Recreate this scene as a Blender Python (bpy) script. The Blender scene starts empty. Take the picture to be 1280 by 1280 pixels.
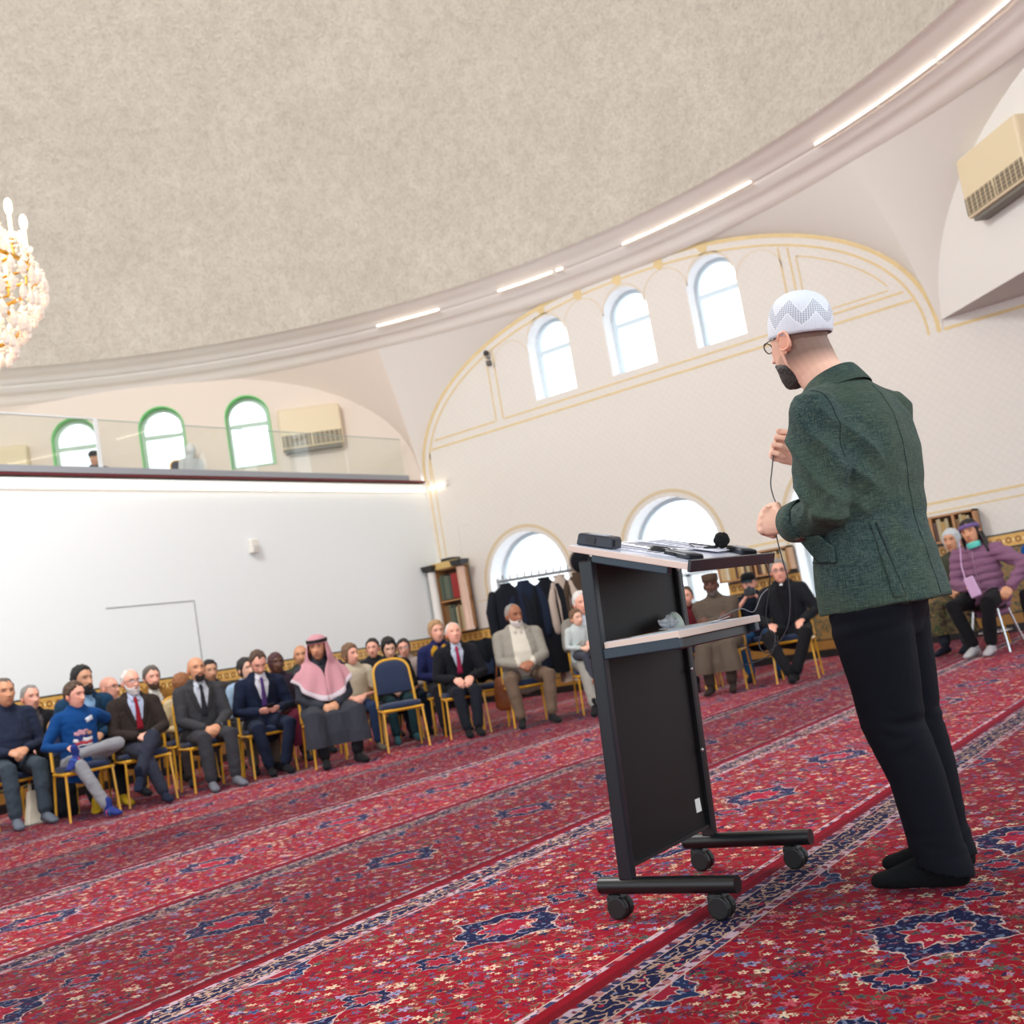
import bpy, bmesh, math, random
import numpy as np
from mathutils import Vector, Matrix, noise
from mathutils.bvhtree import BVHTree
R = math.radians
rnd = random.Random(7)
SC = bpy.context.scene
COL = SC.collection
PI = math.pi

# ---------------------------------------------------------------- materials
MATS = {}
def lin(c):
    return tuple(((x / 12.92) if x <= 0.04045 else ((x + 0.055) / 1.055) ** 2.4) for x in c)
def rgb(r, g, b):
    return lin((r / 255, g / 255, b / 255))
def new_mat(name):
    m = bpy.data.materials.new(name); m.use_nodes = True
    nt = m.node_tree
    return m, nt, nt.nodes['Principled BSDF']
def mat(name, col, rough=0.6, metal=0.0, spec=0.5, bump=0.0, bscale=40, sheen=0.0, var=0.0, emit=None, estr=0.0, stretch=(1, 1, 1), detail=4, trans=0.0, coat=0.0):
    if name in MATS: return MATS[name]
    m, nt, b = new_mat(name)
    b.inputs['Base Color'].default_value = (*col, 1)
    b.inputs['Roughness'].default_value = rough
    b.inputs['Metallic'].default_value = metal
    b.inputs['Specular IOR Level'].default_value = spec
    b.inputs['Sheen Weight'].default_value = sheen
    b.inputs['Transmission Weight'].default_value = trans
    b.inputs['Coat Weight'].default_value = coat
    if emit:
        b.inputs['Emission Color'].default_value = (*emit, 1); b.inputs['Emission Strength'].default_value = estr
    if bump or var:
        tc = nt.nodes.new('ShaderNodeTexCoord'); mp = nt.nodes.new('ShaderNodeMapping')
        mp.inputs['Scale'].default_value = stretch
        nt.links.new(tc.outputs['Object'], mp.inputs['Vector'])
        n = nt.nodes.new('ShaderNodeTexNoise'); n.inputs['Scale'].default_value = bscale; n.inputs['Detail'].default_value = detail
        nt.links.new(mp.outputs['Vector'], n.inputs['Vector'])
        if bump:
            bp = nt.nodes.new('ShaderNodeBump'); bp.inputs['Strength'].default_value = bump; bp.inputs['Distance'].default_value = 0.02
            nt.links.new(n.outputs['Fac'], bp.inputs['Height']); nt.links.new(bp.outputs['Normal'], b.inputs['Normal'])
        if var:
            mx = nt.nodes.new('ShaderNodeMix'); mx.data_type = 'RGBA'
            mx.inputs['A'].default_value = (*[c * (1 - var) for c in col], 1); mx.inputs['B'].default_value = (*[min(1, c * (1 + var)) for c in col], 1)
            nt.links.new(n.outputs['Fac'], mx.inputs['Factor']); nt.links.new(mx.outputs['Result'], b.inputs['Base Color'])
    MATS[name] = m
    return m

class G:
    """tiny node graph helper"""
    def __init__(s, nt): s.nt = nt
    def _in(s, sock, v):
        if v is None: return
        if isinstance(v, bpy.types.NodeSocket): s.nt.links.new(v, sock)
        else: sock.default_value = v
    def m(s, op, a, b=None, c=None, clamp=False):
        n = s.nt.nodes.new('ShaderNodeMath'); n.operation = op; n.use_clamp = clamp
        s._in(n.inputs[0], a); s._in(n.inputs[1], b); s._in(n.inputs[2], c)
        return n.outputs[0]
    def step(s, lo, x): return s.m('GREATER_THAN', x, lo)
    def band(s, lo, hi, x): return s.m('MULTIPLY', s.m('GREATER_THAN', x, lo), s.m('LESS_THAN', x, hi))
    def mix(s, f, a, b, typ='MIX'):
        n = s.nt.nodes.new('ShaderNodeMix'); n.data_type = 'RGBA'; n.blend_type = typ
        s._in(n.inputs['Factor'], f)
        for k, v in (('A', a), ('B', b)):
            s._in(n.inputs[k], (*v, 1) if isinstance(v, tuple) and len(v) == 3 else v)
        return n.outputs['Result']
    def smooth(s, x, lo, hi, a=0.0, b=1.0):
        n = s.nt.nodes.new('ShaderNodeMapRange'); n.interpolation_type = 'SMOOTHSTEP'
        s._in(n.inputs['Value'], x); n.inputs['From Min'].default_value = lo; n.inputs['From Max'].default_value = hi
        n.inputs['To Min'].default_value = a; n.inputs['To Max'].default_value = b
        return n.outputs['Result']
    def noise(s, vec, scale, detail=2, rough=0.5):
        n = s.nt.nodes.new('ShaderNodeTexNoise'); s._in(n.inputs['Vector'], vec); n.inputs['Scale'].default_value = scale
        n.inputs['Detail'].default_value = detail; n.inputs['Roughness'].default_value = rough
        return n
    def voro(s, vec, scale, feat='F1', rand=1.0):
        n = s.nt.nodes.new('ShaderNodeTexVoronoi'); n.feature = feat; s._in(n.inputs['Vector'], vec)
        n.inputs['Scale'].default_value = scale; n.inputs['Randomness'].default_value = rand
        return n
    def ramp(s, f, stops, interp='CONSTANT'):
        n = s.nt.nodes.new('ShaderNodeValToRGB'); cr = n.color_ramp; cr.interpolation = interp
        while len(cr.elements) < len(stops): cr.elements.new(0.5)
        for e, (p, c) in zip(cr.elements, stops): e.position = p; e.color = (*c, 1)
        s._in(n.inputs['Fac'], f); return n.outputs['Color']
    def xyz(s, vec):
        n = s.nt.nodes.new('ShaderNodeSeparateXYZ'); s._in(n.inputs[0], vec); return n.outputs
    def comb(s, x, y, z):
        n = s.nt.nodes.new('ShaderNodeCombineXYZ'); s._in(n.inputs[0], x); s._in(n.inputs[1], y); s._in(n.inputs[2], z); return n.outputs[0]
    def pos(s): return s.nt.nodes.new('ShaderNodeNewGeometry').outputs['Position']
    def bump(s, h, strength, dist=0.01):
        n = s.nt.nodes.new('ShaderNodeBump'); s._in(n.inputs['Height'], h); n.inputs['Strength'].default_value = strength; n.inputs['Distance'].default_value = dist
        return n.outputs['Normal']

def carpet_mat():
    m, nt, b = new_mat('carpet_pattern'); g = G(nt)
    P = g.pos(); o = g.xyz(P); X, Y = o[0], o[1]
    per = 1.38
    yy = g.m('DIVIDE', g.m('SUBTRACT', Y, 1.745), per)
    t = g.m('MULTIPLY', g.m('FRACT', yy), per)          # 0 on the plain red join, grows away from the lectern side
    k = g.m('FLOOR', yy)
    kr = nt.nodes.new('ShaderNodeTexWhiteNoise'); kr.noise_dimensions = '1D'; g._in(kr.inputs['W'], g.m('ADD', k, 3.3))
    # field ground
    n1 = g.noise(P, 2.2, 3).outputs['Fac']
    field = g.mix(n1, rgb(126, 3, 22), rgb(172, 8, 36))
    # small flowers, two sizes, plus vines
    def flowers(scale, rad, base, seed):
        v = g.voro(g.comb(g.m('ADD', X, seed), Y, 0.0), scale)
        n = nt.nodes.new('ShaderNodeVectorMath'); n.operation = 'SUBTRACT'
        g._in(n.inputs[0], g.comb(g.m('ADD', X, seed), Y, 0.0)); g._in(n.inputs[1], v.outputs['Position'])
        d = g.xyz(n.outputs[0])
        ang = g.m('ARCTAN2', d[1], d[0])
        pet = g.m('ADD', 1.0, g.m('MULTIPLY', g.m('SINE', g.m('MULTIPLY', ang, 5.0)), 0.35))
        cr = g.xyz(v.outputs['Color'])
        rr = g.m('MULTIPLY', pet, g.m('ADD', rad * 0.55, g.m('MULTIPLY', cr[1], rad * 0.6)))
        mask = g.m('LESS_THAN', v.outputs['Distance'], rr)
        core = g.m('LESS_THAN', v.outputs['Distance'], g.m('MULTIPLY', rr, 0.45))
        col = g.ramp(cr[0], [(0.0, rgb(228, 202, 172)), (0.18, rgb(84, 96, 136)), (0.36, rgb(190, 84, 96)), (0.45, rgb(84, 90, 74)), (0.63, rgb(96, 30, 44)), (0.76, rgb(26, 30, 66)), (0.88, rgb(160, 150, 180))])
        core_c = g.ramp(cr[2], [(0.0, rgb(190, 20, 45)), (0.35, rgb(235, 215, 190)), (0.7, rgb(40, 44, 84))])
        out = g.mix(mask, base, col)
        return g.mix(core, out, core_c)
    vn = g.noise(P, 13, 1.5).outputs['Fac']
    vine = g.m('LESS_THAN', g.m('ABSOLUTE', g.m('SUBTRACT', vn, 0.5)), 0.007)
    f = g.mix(vine, field, rgb(170, 124, 96))
    vn2 = g.noise(g.comb(g.m('ADD', X, 9.0), Y, 2.0), 17, 1.0).outputs['Fac']
    f = g.mix(g.m('LESS_THAN', g.m('ABSOLUTE', g.m('SUBTRACT', vn2, 0.47)), 0.010), f, rgb(64, 70, 62))
    f = flowers(36, 0.37, f, 5.0)
    f = flowers(18.5, 0.35, f, 0.0)
    # medallions along the middle of each strip
    def lattice(x0, t0, step):
        dx = g.m('SUBTRACT', g.m('MULTIPLY', g.m('FRACT', g.m('ADD', g.m('DIVIDE', g.m('SUBTRACT', X, x0), step), 0.5)), step), step / 2)
        dt = g.m('SUBTRACT', t, t0)
        return dx, dt
    def medallion(base, x0, t0, step, rx, ry, lob, ringc, inner):
        dx, dt = lattice(x0, t0, step)
        ax, ay = g.m('DIVIDE', g.m('ABSOLUTE', dx), rx), g.m('DIVIDE', g.m('ABSOLUTE', dt), ry)
        ang = g.m('ARCTAN2', ay, ax)
        wob = g.m('MULTIPLY', g.m('SINE', g.m('MULTIPLY', ang, lob)), 0.11)
        d = g.m('ADD', g.m('ADD', ax, ay), wob)
        d = g.m('ADD', d, g.m('MULTIPLY', g.m('SUBTRACT', g.noise(P, 38, 1).outputs['Fac'], 0.5), 0.22))
        c = g.mix(g.m('LESS_THAN', d, 1.045), base, rgb(206, 176, 170))
        ringp = g.mix(g.m('GREATER_THAN', g.noise(P, 55, 1).outputs['Fac'], 0.60), ringc, rgb(110, 120, 150))
        keep_ = g.m('MULTIPLY', g.m('LESS_THAN', d, 1.0), g.m('GREATER_THAN', g.noise(P, 30, 2).outputs['Fac'], 0.40)); c = g.mix(g.m('LESS_THAN', d, 1.0), c, g.mix(0.5, ringp, base)); c = g.mix(keep_, c, ringp)
        c = g.mix(g.m('LESS_THAN', d, 0.565), c, rgb(214, 180, 168))
        c = g.mix(g.m('LESS_THAN', d, 0.525), c, inner)
        return c
    flow_in = flowers(28, 0.42, (*rgb(170, 24, 50), 1), 2.0)
    navy = rgb(22, 28, 66)
    f = medallion(f, 0.92, 0.635, 1.0, 0.235, 0.205, 6.0, navy, flow_in)
    f = medallion(f, 0.92 + 0.345, 0.635, 1.0, 0.085, 0.085, 8.0, navy, rgb(160, 30, 54))
    f = medallion(f, 0.92 - 0.345, 0.635, 1.0, 0.085, 0.085, 8.0, navy, rgb(160, 30, 54))
    f = medallion(f, 0.42, 1.175, 1.0, 0.14, 0.12, 6.0, rgb(26, 44, 82), rgb(150, 26, 50))
    # guards and navy band
    gn = g.voro(P, 46)
    guard = g.ramp(g.xyz(gn.outputs['Color'])[0], [(0.0, rgb(196, 168, 180)), (0.36, rgb(110, 50, 70)), (0.55, rgb(50, 56, 90)), (0.75, rgb(180, 120, 120)), (0.9, rgb(140, 20, 42))])
    bn = g.noise(g.comb(g.m('MULTIPLY', X, 0.8), Y, 0.0), 26, 1.6).outputs['Fac']
    navyb = g.mix(g.m('LESS_THAN', g.m('ABSOLUTE', g.m('SUBTRACT', bn, 0.5)), 0.035), navy, rgb(186, 150, 130))
    bv = g.voro(P, 24)
    navyb = g.mix(g.m('LESS_THAN', bv.outputs['Distance'], 0.24), navyb, g.ramp(g.xyz(bv.outputs['Color'])[1], [(0.0, rgb(160, 30, 56)), (0.4, rgb(120, 130, 160)), (0.7, rgb(206, 176, 160))]))
    red = g.mix(g.noise(g.comb(X, g.m('MULTIPLY', Y, 12.0), 0.0), 6, 2).outputs['Fac'], rgb(104, 1, 14), rgb(150, 4, 24))
    c = g.mix(g.m('LESS_THAN', t, 0.056), f, guard)
    c = g.mix(g.band(1.175, 1.21, t), c, guard)
    c = g.mix(g.band(1.21, 1.312, t), c, navyb)
    c = g.mix(g.m('GREATER_THAN', t, 1.312), c, guard)
    for lo, hi in ((0.052, 0.056), (1.173, 1.177), (1.206, 1.210), (1.311, 1.315)):
        c = g.mix(g.band(lo, hi, t), c, rgb(206, 176, 164))
    redm = g.m('ADD', g.m('LESS_THAN', t, 0.034), g.m('GREATER_THAN', t, 1.345))
    c = g.mix(redm, c, red)
    # pile-direction sheen painted in: alternate strips get a darker colour
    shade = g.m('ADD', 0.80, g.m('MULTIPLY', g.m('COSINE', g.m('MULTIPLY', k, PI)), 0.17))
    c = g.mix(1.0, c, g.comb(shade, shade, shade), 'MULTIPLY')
    nt.links.new(c, b.inputs['Base Color'])
    b.inputs['Roughness'].default_value = 0.8
    b.inputs['Specular IOR Level'].default_value = 0.06
    b.inputs['Sheen Weight'].default_value = 0.11
    b.inputs['Sheen Roughness'].default_value = 0.12
    b.inputs['Sheen Tint'].default_value = (*rgb(214, 190, 255), 1)
    pile = g.noise(P, 320, 2).outputs['Fac']
    ridge = g.m('MULTIPLY', redm, 3.0)
    nt.links.new(g.bump(g.m('ADD', pile, ridge), 0.35, 0.006), b.inputs['Normal'])
    return m

def plaster_wall_mat(name, col, col2, axis, period=0.115):
    """white wall with a faint embossed scale pattern"""
    m, nt, b = new_mat(name); g = G(nt)
    P = g.pos(); o = g.xyz(P); U = o[axis]; Z = o[2]
    a = g.m('ABSOLUTE', g.m('SINE', g.m('MULTIPLY', g.m('ADD', U, Z), PI / period)))
    c = g.m('ABSOLUTE', g.m('SINE', g.m('MULTIPLY', g.m('SUBTRACT', U, Z), PI / period)))
    h = g.m('MINIMUM', a, c)
    line = g.smooth(h, 0.0, 0.28, 1.0, 0.0)
    n = g.noise(P, 9, 4).outputs['Fac']
    base = g.mix(n, col, tuple(x * 0.95 for x in col))
    nt.links.new(g.mix(line, base, col2), b.inputs['Base Color'])
    b.inputs['Roughness'].default_value = 0.85
    nt.links.new(g.bump(g.m('ADD', g.m('MULTIPLY', line, -1.0), n), 0.25, 0.006), b.inputs['Normal'])
    return m

def dome_mat():
    m, nt, b = new_mat('rough_dome_plaster'); g = G(nt)
    P = g.pos()
    n1 = g.noise(P, 1.1, 4, 0.6).outputs['Fac']
    n2 = g.noise(P, 6.0, 8, 0.75).outputs['Fac']
    n3 = g.noise(P, 22.0, 4, 0.7).outputs['Fac']
    c = g.ramp(n1, [(0.3, rgb(228, 220, 206)), (0.7, rgb(240, 233, 220))], 'LINEAR')
    c = g.mix(g.smooth(n2, 0.34, 0.62, 0.30, 0.0), c, rgb(186, 174, 158))
    c = g.mix(g.smooth(n3, 0.34, 0.56, 0.26, 0.0), c, rgb(160, 148, 134))
    nt.links.new(c, b.inputs['Base Color'])
    b.inputs['Roughness'].default_value = 0.95
    nt.links.new(g.bump(g.m('ADD', n2, g.m('MULTIPLY', n3, 0.4)), 0.8, 0.14), b.inputs['Normal'])
    return m

def tile_mat(axis, name):
    """dado: gold tile frieze between black fillets over an olive ornamented field"""
    m, nt, b = new_mat(name); g = G(nt)
    P = g.pos(); o = g.xyz(P); U = o[axis]; Z = o[2]
    u = g.m('SUBTRACT', g.m('FRACT', g.m('DIVIDE', U, 0.11)), 0.5)
    u2 = g.m('SUBTRACT', g.m('FRACT', g.m('ADD', g.m('DIVIDE', U, 0.11), 0.5)), 0.5)
    z = g.m('DIVIDE', g.m('SUBTRACT', Z, 1.085), 0.11)
    r = g.m('SQRT', g.m('ADD', g.m('MULTIPLY', u, u), g.m('MULTIPLY', z, z)))
    r2 = g.m('SQRT', g.m('ADD', g.m('MULTIPLY', u2, u2), g.m('MULTIPLY', z, z)))
    nz = g.noise(P, 60, 2).outputs['Fac']
    fr = g.mix(nz, rgb(226, 186, 104), rgb(206, 150, 66))
    fr = g.mix(g.m('LESS_THAN', r, 0.34), fr, rgb(146, 88, 24))
    fr = g.mix(g.m('LESS_THAN', r, 0.17), fr, rgb(222, 176, 90))
    fr = g.mix(g.m('LESS_THAN', r2, 0.14), fr, rgb(240, 214, 150))
    lv = g.voro(P, 9)
    fld = g.ramp(g.xyz(lv.outputs['Color'])[0], [(0, rgb(92, 90, 66)), (0.3, rgb(108, 98, 62)), (0.55, rgb(64, 76, 58)), (0.8, rgb(128, 112, 70))])
    fn = g.noise(P, 22, 2).outputs['Fac']
    fld = g.mix(g.m('LESS_THAN', g.m('ABSOLUTE', g.m('SUBTRACT', fn, 0.5)), 0.05), fld, rgb(150, 110, 60))
    c = g.mix(g.band(1.015, 1.16, Z), fld, fr)
    low = g.mix(nz, rgb(168, 122, 60), rgb(120, 82, 36))
    c = g.mix(g.band(0.10, 0.22, Z), c, low)
    blk = rgb(24, 24, 26)
    for lo, hi in ((1.16, 1.3), (0.995, 1.015), (0.22, 0.235), (-0.1, 0.10)):
        c = g.mix(g.band(lo, hi, Z), c, blk)
    nt.links.new(c, b.inputs['Base Color'])
    b.inputs['Roughness'].default_value = 0.3
    return m

def glass_mat(name, tint, mixf=0.12, rough=0.02):
    m = bpy.data.materials.new(name); m.use_nodes = True; nt = m.node_tree
    nt.nodes.clear()
    out = nt.nodes.new('ShaderNodeOutputMaterial'); mx = nt.nodes.new('ShaderNodeMixShader')
    tr = nt.nodes.new('ShaderNodeBsdfTransparent'); gl = nt.nodes.new('ShaderNodeBsdfGlossy')
    tr.inputs['Color'].default_value = (*tint, 1); gl.inputs['Roughness'].default_value = rough
    mx.inputs[0].default_value = mixf
    nt.links.new(tr.outputs[0], mx.inputs[1]); nt.links.new(gl.outputs[0], mx.inputs[2]); nt.links.new(mx.outputs[0], out.inputs['Surface'])
    MATS[name] = m
    return m

# ---------------------------------------------------------------- mesh helpers
class MB:
    def __init__(s): s.v = []; s.f = []; s.mi = []
    def add(s, vs, fs, mi=0):
        o = len(s.v); s.v.extend([tuple(p) for p in vs]); s.f.extend([tuple(i + o for i in q) for q in fs]); s.mi.extend([mi] * len(fs)); return s
    def merge(s, o, M=None):
        vs = o.v if M is None else [tuple(M @ Vector(p)) for p in o.v]
        k = len(s.v); s.v.extend(vs); s.f.extend([tuple(i + k for i in q) for q in o.f]); s.mi.extend(o.mi); return s
    def box(s, c, size, M=None, mi=0, taper=1.0):
        x, y, z = [d / 2 for d in size]; vs = []
        for k in (-1, 1):
            tp = taper if k > 0 else 1
            for (a, b) in ((-1, -1), (1, -1), (1, 1), (-1, 1)):
                p = Vector((a * x * tp, b * y * tp, k * z))
                if M is not None: p = M @ p
                vs.append((p.x + c[0], p.y + c[1], p.z + c[2]))
        return s.add(vs, [(3, 2, 1, 0), (4, 5, 6, 7), (0, 1, 5, 4), (1, 2, 6, 5), (2, 3, 7, 6), (3, 0, 4, 7)], mi)
    def tube(s, pts, rad, seg=12, hint=None, cap='round', mi=0):
        P = [Vector(p) for p in pts]; n = len(P)
        rd = [(r, r) if not isinstance(r, (tuple, list)) else tuple(r) for r in (rad if isinstance(rad, (list, tuple)) and len(rad) == n and not (n == 2 and not isinstance(rad[0], (tuple, list)) and False) else [rad] * n)]
        T = []
        for i in range(n):
            a = P[max(0, i - 1)]; b = P[min(n - 1, i + 1)]
            t = (b - a); T.append(t.normalized() if t.length > 1e-9 else Vector((0, 0, 1)))
        h = Vector(hint) if hint is not None else (Vector((1, 0, 0)) if abs(T[0].x) < 0.8 else Vector((0, 1, 0)))
        rings = []
        prev = None
        for i in range(n):
            a = (h if (hint is not None or prev is None) else prev)
            a = a - T[i] * a.dot(T[i])
            if a.length < 1e-4: a = prev if prev is not None else T[i].orthogonal(); a = a - T[i] * a.dot(T[i])
            a.normalize(); prev = a; b = T[i].cross(a)
            rings.append((P[i], a, b, rd[i], T[i]))
        full = []
        if cap == 'round':
            p, a, b, r, t = rings[0]; m_ = min(r)
            full.append((p - t * m_ * 0.6, a, b, (r[0] * 0.72, r[1] * 0.72)))
        for p, a, b, r, t in rings: full.append((p, a, b, r))
        if cap == 'round':
            p, a, b, r, t = rings[-1]; m_ = min(r)
            full.append((p + t * m_ * 0.6, a, b, (r[0] * 0.72, r[1] * 0.72)))
        vs = []
        for p, a, b, r in full:
            for k in range(seg):
                w = 2 * PI * k / seg
                vs.append(p + a * (math.cos(w) * r[0]) + b * (math.sin(w) * r[1]))
        fs = []
        N = len(full)
        for i in range(N - 1):
            for k in range(seg):
                k2 = (k + 1) % seg
                fs.append((i * seg + k, i * seg + k2, (i + 1) * seg + k2, (i + 1) * seg + k))
        if cap:
            e0 = rings[0]; e1 = rings[-1]
            off0 = -e0[4] * min(e0[3]) * (0.85 if cap == 'round' else 0); off1 = e1[4] * min(e1[3]) * (0.85 if cap == 'round' else 0)
            i0 = len(vs); vs.append(e0[0] + off0); vs.append(e1[0] + off1)
            for k in range(seg):
                k2 = (k + 1) % seg
                fs.append((i0, k2, k)); fs.append((i0 + 1, (N - 1) * seg + k, (N - 1) * seg + k2))
        return s.add(vs, fs, mi)
    def lathe(s, prof, c=(0, 0, 0), seg=20, mi=0, sx=1, sy=1):
        vs = []; fs = []
        for r, z in prof:
            for k in range(seg):
                w = 2 * PI * k / seg; vs.append((c[0] + r * math.cos(w) * sx, c[1] + r * math.sin(w) * sy, c[2] + z))
        for i in range(len(prof) - 1):
            for k in range(seg):
                k2 = (k + 1) % seg; fs.append((i * seg + k, i * seg + k2, (i + 1) * seg + k2, (i + 1) * seg + k))
        return s.add(vs, fs, mi)
    def sphere(s, c, r, nu=12, nv=8, mi=0):
        r = r if isinstance(r, (tuple, list)) else (r, r, r)
        vs = [(c[0], c[1], c[2] - r[2])]
        for i in range(1, nv):
            ph = -PI / 2 + PI * i / nv
            for k in range(nu):
                w = 2 * PI * k / nu; vs.append((c[0] + r[0] * math.cos(ph) * math.cos(w), c[1] + r[1] * math.cos(ph) * math.sin(w), c[2] + r[2] * math.sin(ph)))
        vs.append((c[0], c[1], c[2] + r[2])); L = len(vs) - 1; fs = []
        for k in range(nu):
            k2 = (k + 1) % nu; fs.append((0, 1 + k2, 1 + k)); fs.append((L, L - nu + k, L - nu + k2))
            for i in range(nv - 2): fs.append((1 + i * nu + k, 1 + i * nu + k2, 1 + (i + 1) * nu + k2, 1 + (i + 1) * nu + k))
        return s.add(vs, fs, mi)
    def grid(s, rows, mi=0, closed=False):
        n = len(rows[0]); vs = [p for r in rows for p in r]; fs = []
        for i in range(len(rows) - 1):
            for k in range(n if closed else n - 1):
                k2 = (k + 1) % n; fs.append((i * n + k, i * n + k2, (i + 1) * n + k2, (i + 1) * n + k))
        return s.add(vs, fs, mi)
    def mesh(s, name):
        me = bpy.data.meshes.new(name); me.from_pydata([tuple(p) for p in s.v], [], s.f); me.update()
        return me
    def build(s, name, mats, parent=None, smooth=True, bevel=0.0, solid=0.0, subsurf=0, fixn=False):
        me = s.mesh(name)
        if fixn:
            bm = bmesh.new(); bm.from_mesh(me); bmesh.ops.recalc_face_normals(bm, faces=bm.faces); bm.to_mesh(me); bm.free()
        mats = mats if isinstance(mats, (list, tuple)) else [mats]
        for m in mats: me.materials.append(m)
        if len(mats) > 1: me.polygons.foreach_set('material_index', s.mi)
        return link(name, me, parent, smooth, bevel, solid, subsurf)

def link(name, me, parent=None, smooth=True, bevel=0.0, solid=0.0, subsurf=0):
    o = bpy.data.objects.new(name, me); COL.objects.link(o)
    if parent is not None: o.parent = parent
    if smooth:
        me.polygons.foreach_set('use_smooth', [True] * len(me.polygons))
        me.set_sharp_from_angle(angle=R(52))
    if solid:
        md = o.modifiers.new('solid', 'SOLIDIFY'); md.thickness = solid; md.offset = 0
    if bevel:
        md = o.modifiers.new('bevel', 'BEVEL'); md.width = bevel; md.segments = 2; md.limit_method = 'ANGLE'; md.angle_limit = R(40)
        me.polygons.foreach_set('use_smooth', [False] * len(me.polygons))
    if subsurf:
        md = o.modifiers.new('sub', 'SUBSURF'); md.levels = subsurf; md.render_levels = subsurf
    return o
def thing(name, label, cat, loc=(0, 0, 0), rz=0.0, group=None):
    o = bpy.data.objects.new(name, None); COL.objects.link(o); o.location = loc; o.rotation_euler = (0, 0, rz)
    o['label'] = label; o['category'] = cat
    if group: o['group'] = group
    return o
def tag(o, label, cat, group=None, kind=None):
    if label: o['label'] = label
    if cat: o['category'] = cat
    if group: o['group'] = group
    if kind: o['kind'] = kind
    return o
def struct(o): o['kind'] = 'structure'; return o
def dup(root, loc=None, rz=None, label=None, group=None, scale=None):
    r = root.copy(); COL.objects.link(r)
    if loc is not None: r.location = loc
    if rz is not None: r.rotation_euler = (0, 0, rz)
    if scale is not None: r.scale = scale
    if label: r['label'] = label
    if group: r['group'] = group
    for ch in list(root.children):
        c = ch.copy(); COL.objects.link(c); c.parent = r
        for gch in list(ch.children):
            d = gch.copy(); COL.objects.link(d); d.parent = c
    return r
def poly_holes(outer, holes):
    """flat polygon with holes -> verts2d, faces"""
    cu = bpy.data.curves.new('tmp', 'CURVE'); cu.dimensions = '2D'; cu.fill_mode = 'BOTH'
    for lp in [outer] + holes:
        sp = cu.splines.new('POLY'); sp.points.add(len(lp) - 1)
        for p, q in zip(sp.points, lp): p.co = (q[0], q[1], 0, 1)
        sp.use_cyclic_u = True
    o = bpy.data.objects.new('tmp', cu); COL.objects.link(o)
    dg = bpy.context.evaluated_depsgraph_get()
    me = bpy.data.meshes.new_from_object(o.evaluated_get(dg))
    vs = [tuple(v.co[:2]) for v in me.vertices]; fs = [tuple(p.vertices) for p in me.polygons]
    bpy.data.objects.remove(o); bpy.data.curves.remove(cu); bpy.data.meshes.remove(me)
    return vs, fs
def arch_loop(cx, w, z0, zt, n=16):
    """outline of a round-headed opening, counter-clockwise"""
    r = w / 2; zs = zt - r
    lp = [(cx - r, z0), (cx + r, z0)]
    for i in range(n + 1):
        a = PI * i / n; lp.append((cx + r * math.cos(a), zs + r * math.sin(a)))
    return lp
# ================================================================ camera, world
def setup_camera():
    roll, pitch, yaw = R(9.72992), R(6.45953), R(54.49323)
    f = Vector((math.sin(yaw) * math.cos(pitch), math.cos(yaw) * math.cos(pitch), math.sin(pitch)))
    r = Vector((math.cos(yaw), -math.sin(yaw), 0)); u = r.cross(f)
    r2 = r * math.cos(roll) - u * math.sin(roll); u2 = u * math.cos(roll) + r * math.sin(roll)
    cd = bpy.data.cameras.new('camera'); cam = bpy.data.objects.new('camera', cd); COL.objects.link(cam)
    M = Matrix((r2, u2, -f)).transposed().to_4x4(); M.translation = Vector((0, 0, 0.9))
    cam.matrix_world = M
    cd.sensor_fit = 'HORIZONTAL'; cd.sensor_width = 36; cd.lens = 36 * 1406.5 / 1280
    cd.clip_start = 0.05; cd.clip_end = 200
    cd.dof.use_dof = True; cd.dof.focus_distance = 3.35; cd.dof.aperture_fstop = 4.6
    SC.camera = cam
setup_camera()
w = bpy.data.worlds.new('sky'); SC.world = w; w.use_nodes = True
bg = w.node_tree.nodes['Background']; bg.inputs['Color'].default_value = (0.87, 0.95, 1.0, 1); bg.inputs['Strength'].default_value = 1.9
SC.view_settings.view_transform = 'Standard'; SC.view_settings.look = 'None'; SC.view_settings.exposure = 0.17
SC.cycles.use_denoising = True
SC.cycles.max_bounces = 8; SC.cycles.diffuse_bounces = 5; SC.cycles.transparent_max_bounces = 12
SC.cycles.sample_clamp_indirect = 6.0

# ================================================================ setting
CX, CY, AP = 4.0, 7.66, 10.4
HS = AP * math.tan(R(22.5))
def FP(phi, s, z, d=0.0):
    a = R(phi); return (CX + math.cos(a) * (AP + d) - math.sin(a) * s, CY + math.sin(a) * (AP + d) + math.cos(a) * s, z)
white = mat('warm_white_plaster', rgb(230, 227, 222), 0.85, bump=0.12, bscale=30)
vaultm = mat('vault_plaster', rgb(229, 224, 217), 0.85, bump=0.15, bscale=14)
partm = mat('partition_paint', rgb(238, 243, 244), 0.8)
revealm = mat('window_reveal', rgb(250, 251, 252), 0.7)
greenm = mat('green_reveal_paint', rgb(120, 206, 120), 0.6)
framem = mat('window_frame_paint', rgb(206, 220, 228), 0.45)
frame_g = mat('greenish_window_frame', rgb(186, 206, 192), 0.5)
goldl = mat('ochre_line_paint', rgb(224, 200, 148), 0.7, var=0.15, bscale=5)
faintl = mat('faint_beige_line', rgb(222, 206, 180), 0.8)
ledm = mat('led_glow', (1, 1, 1), emit=(1.0, 0.88, 0.66), estr=3.2)
pane_m = glass_mat('window_glass', (1, 1, 1), 0.06)
rail_glass = glass_mat('railing_glass', (0.96, 0.98, 0.965), 0.07)
wall_pat = plaster_wall_mat('patterned_wall_plaster', rgb(228, 223, 216), rgb(219, 213, 205), 1)

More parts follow.
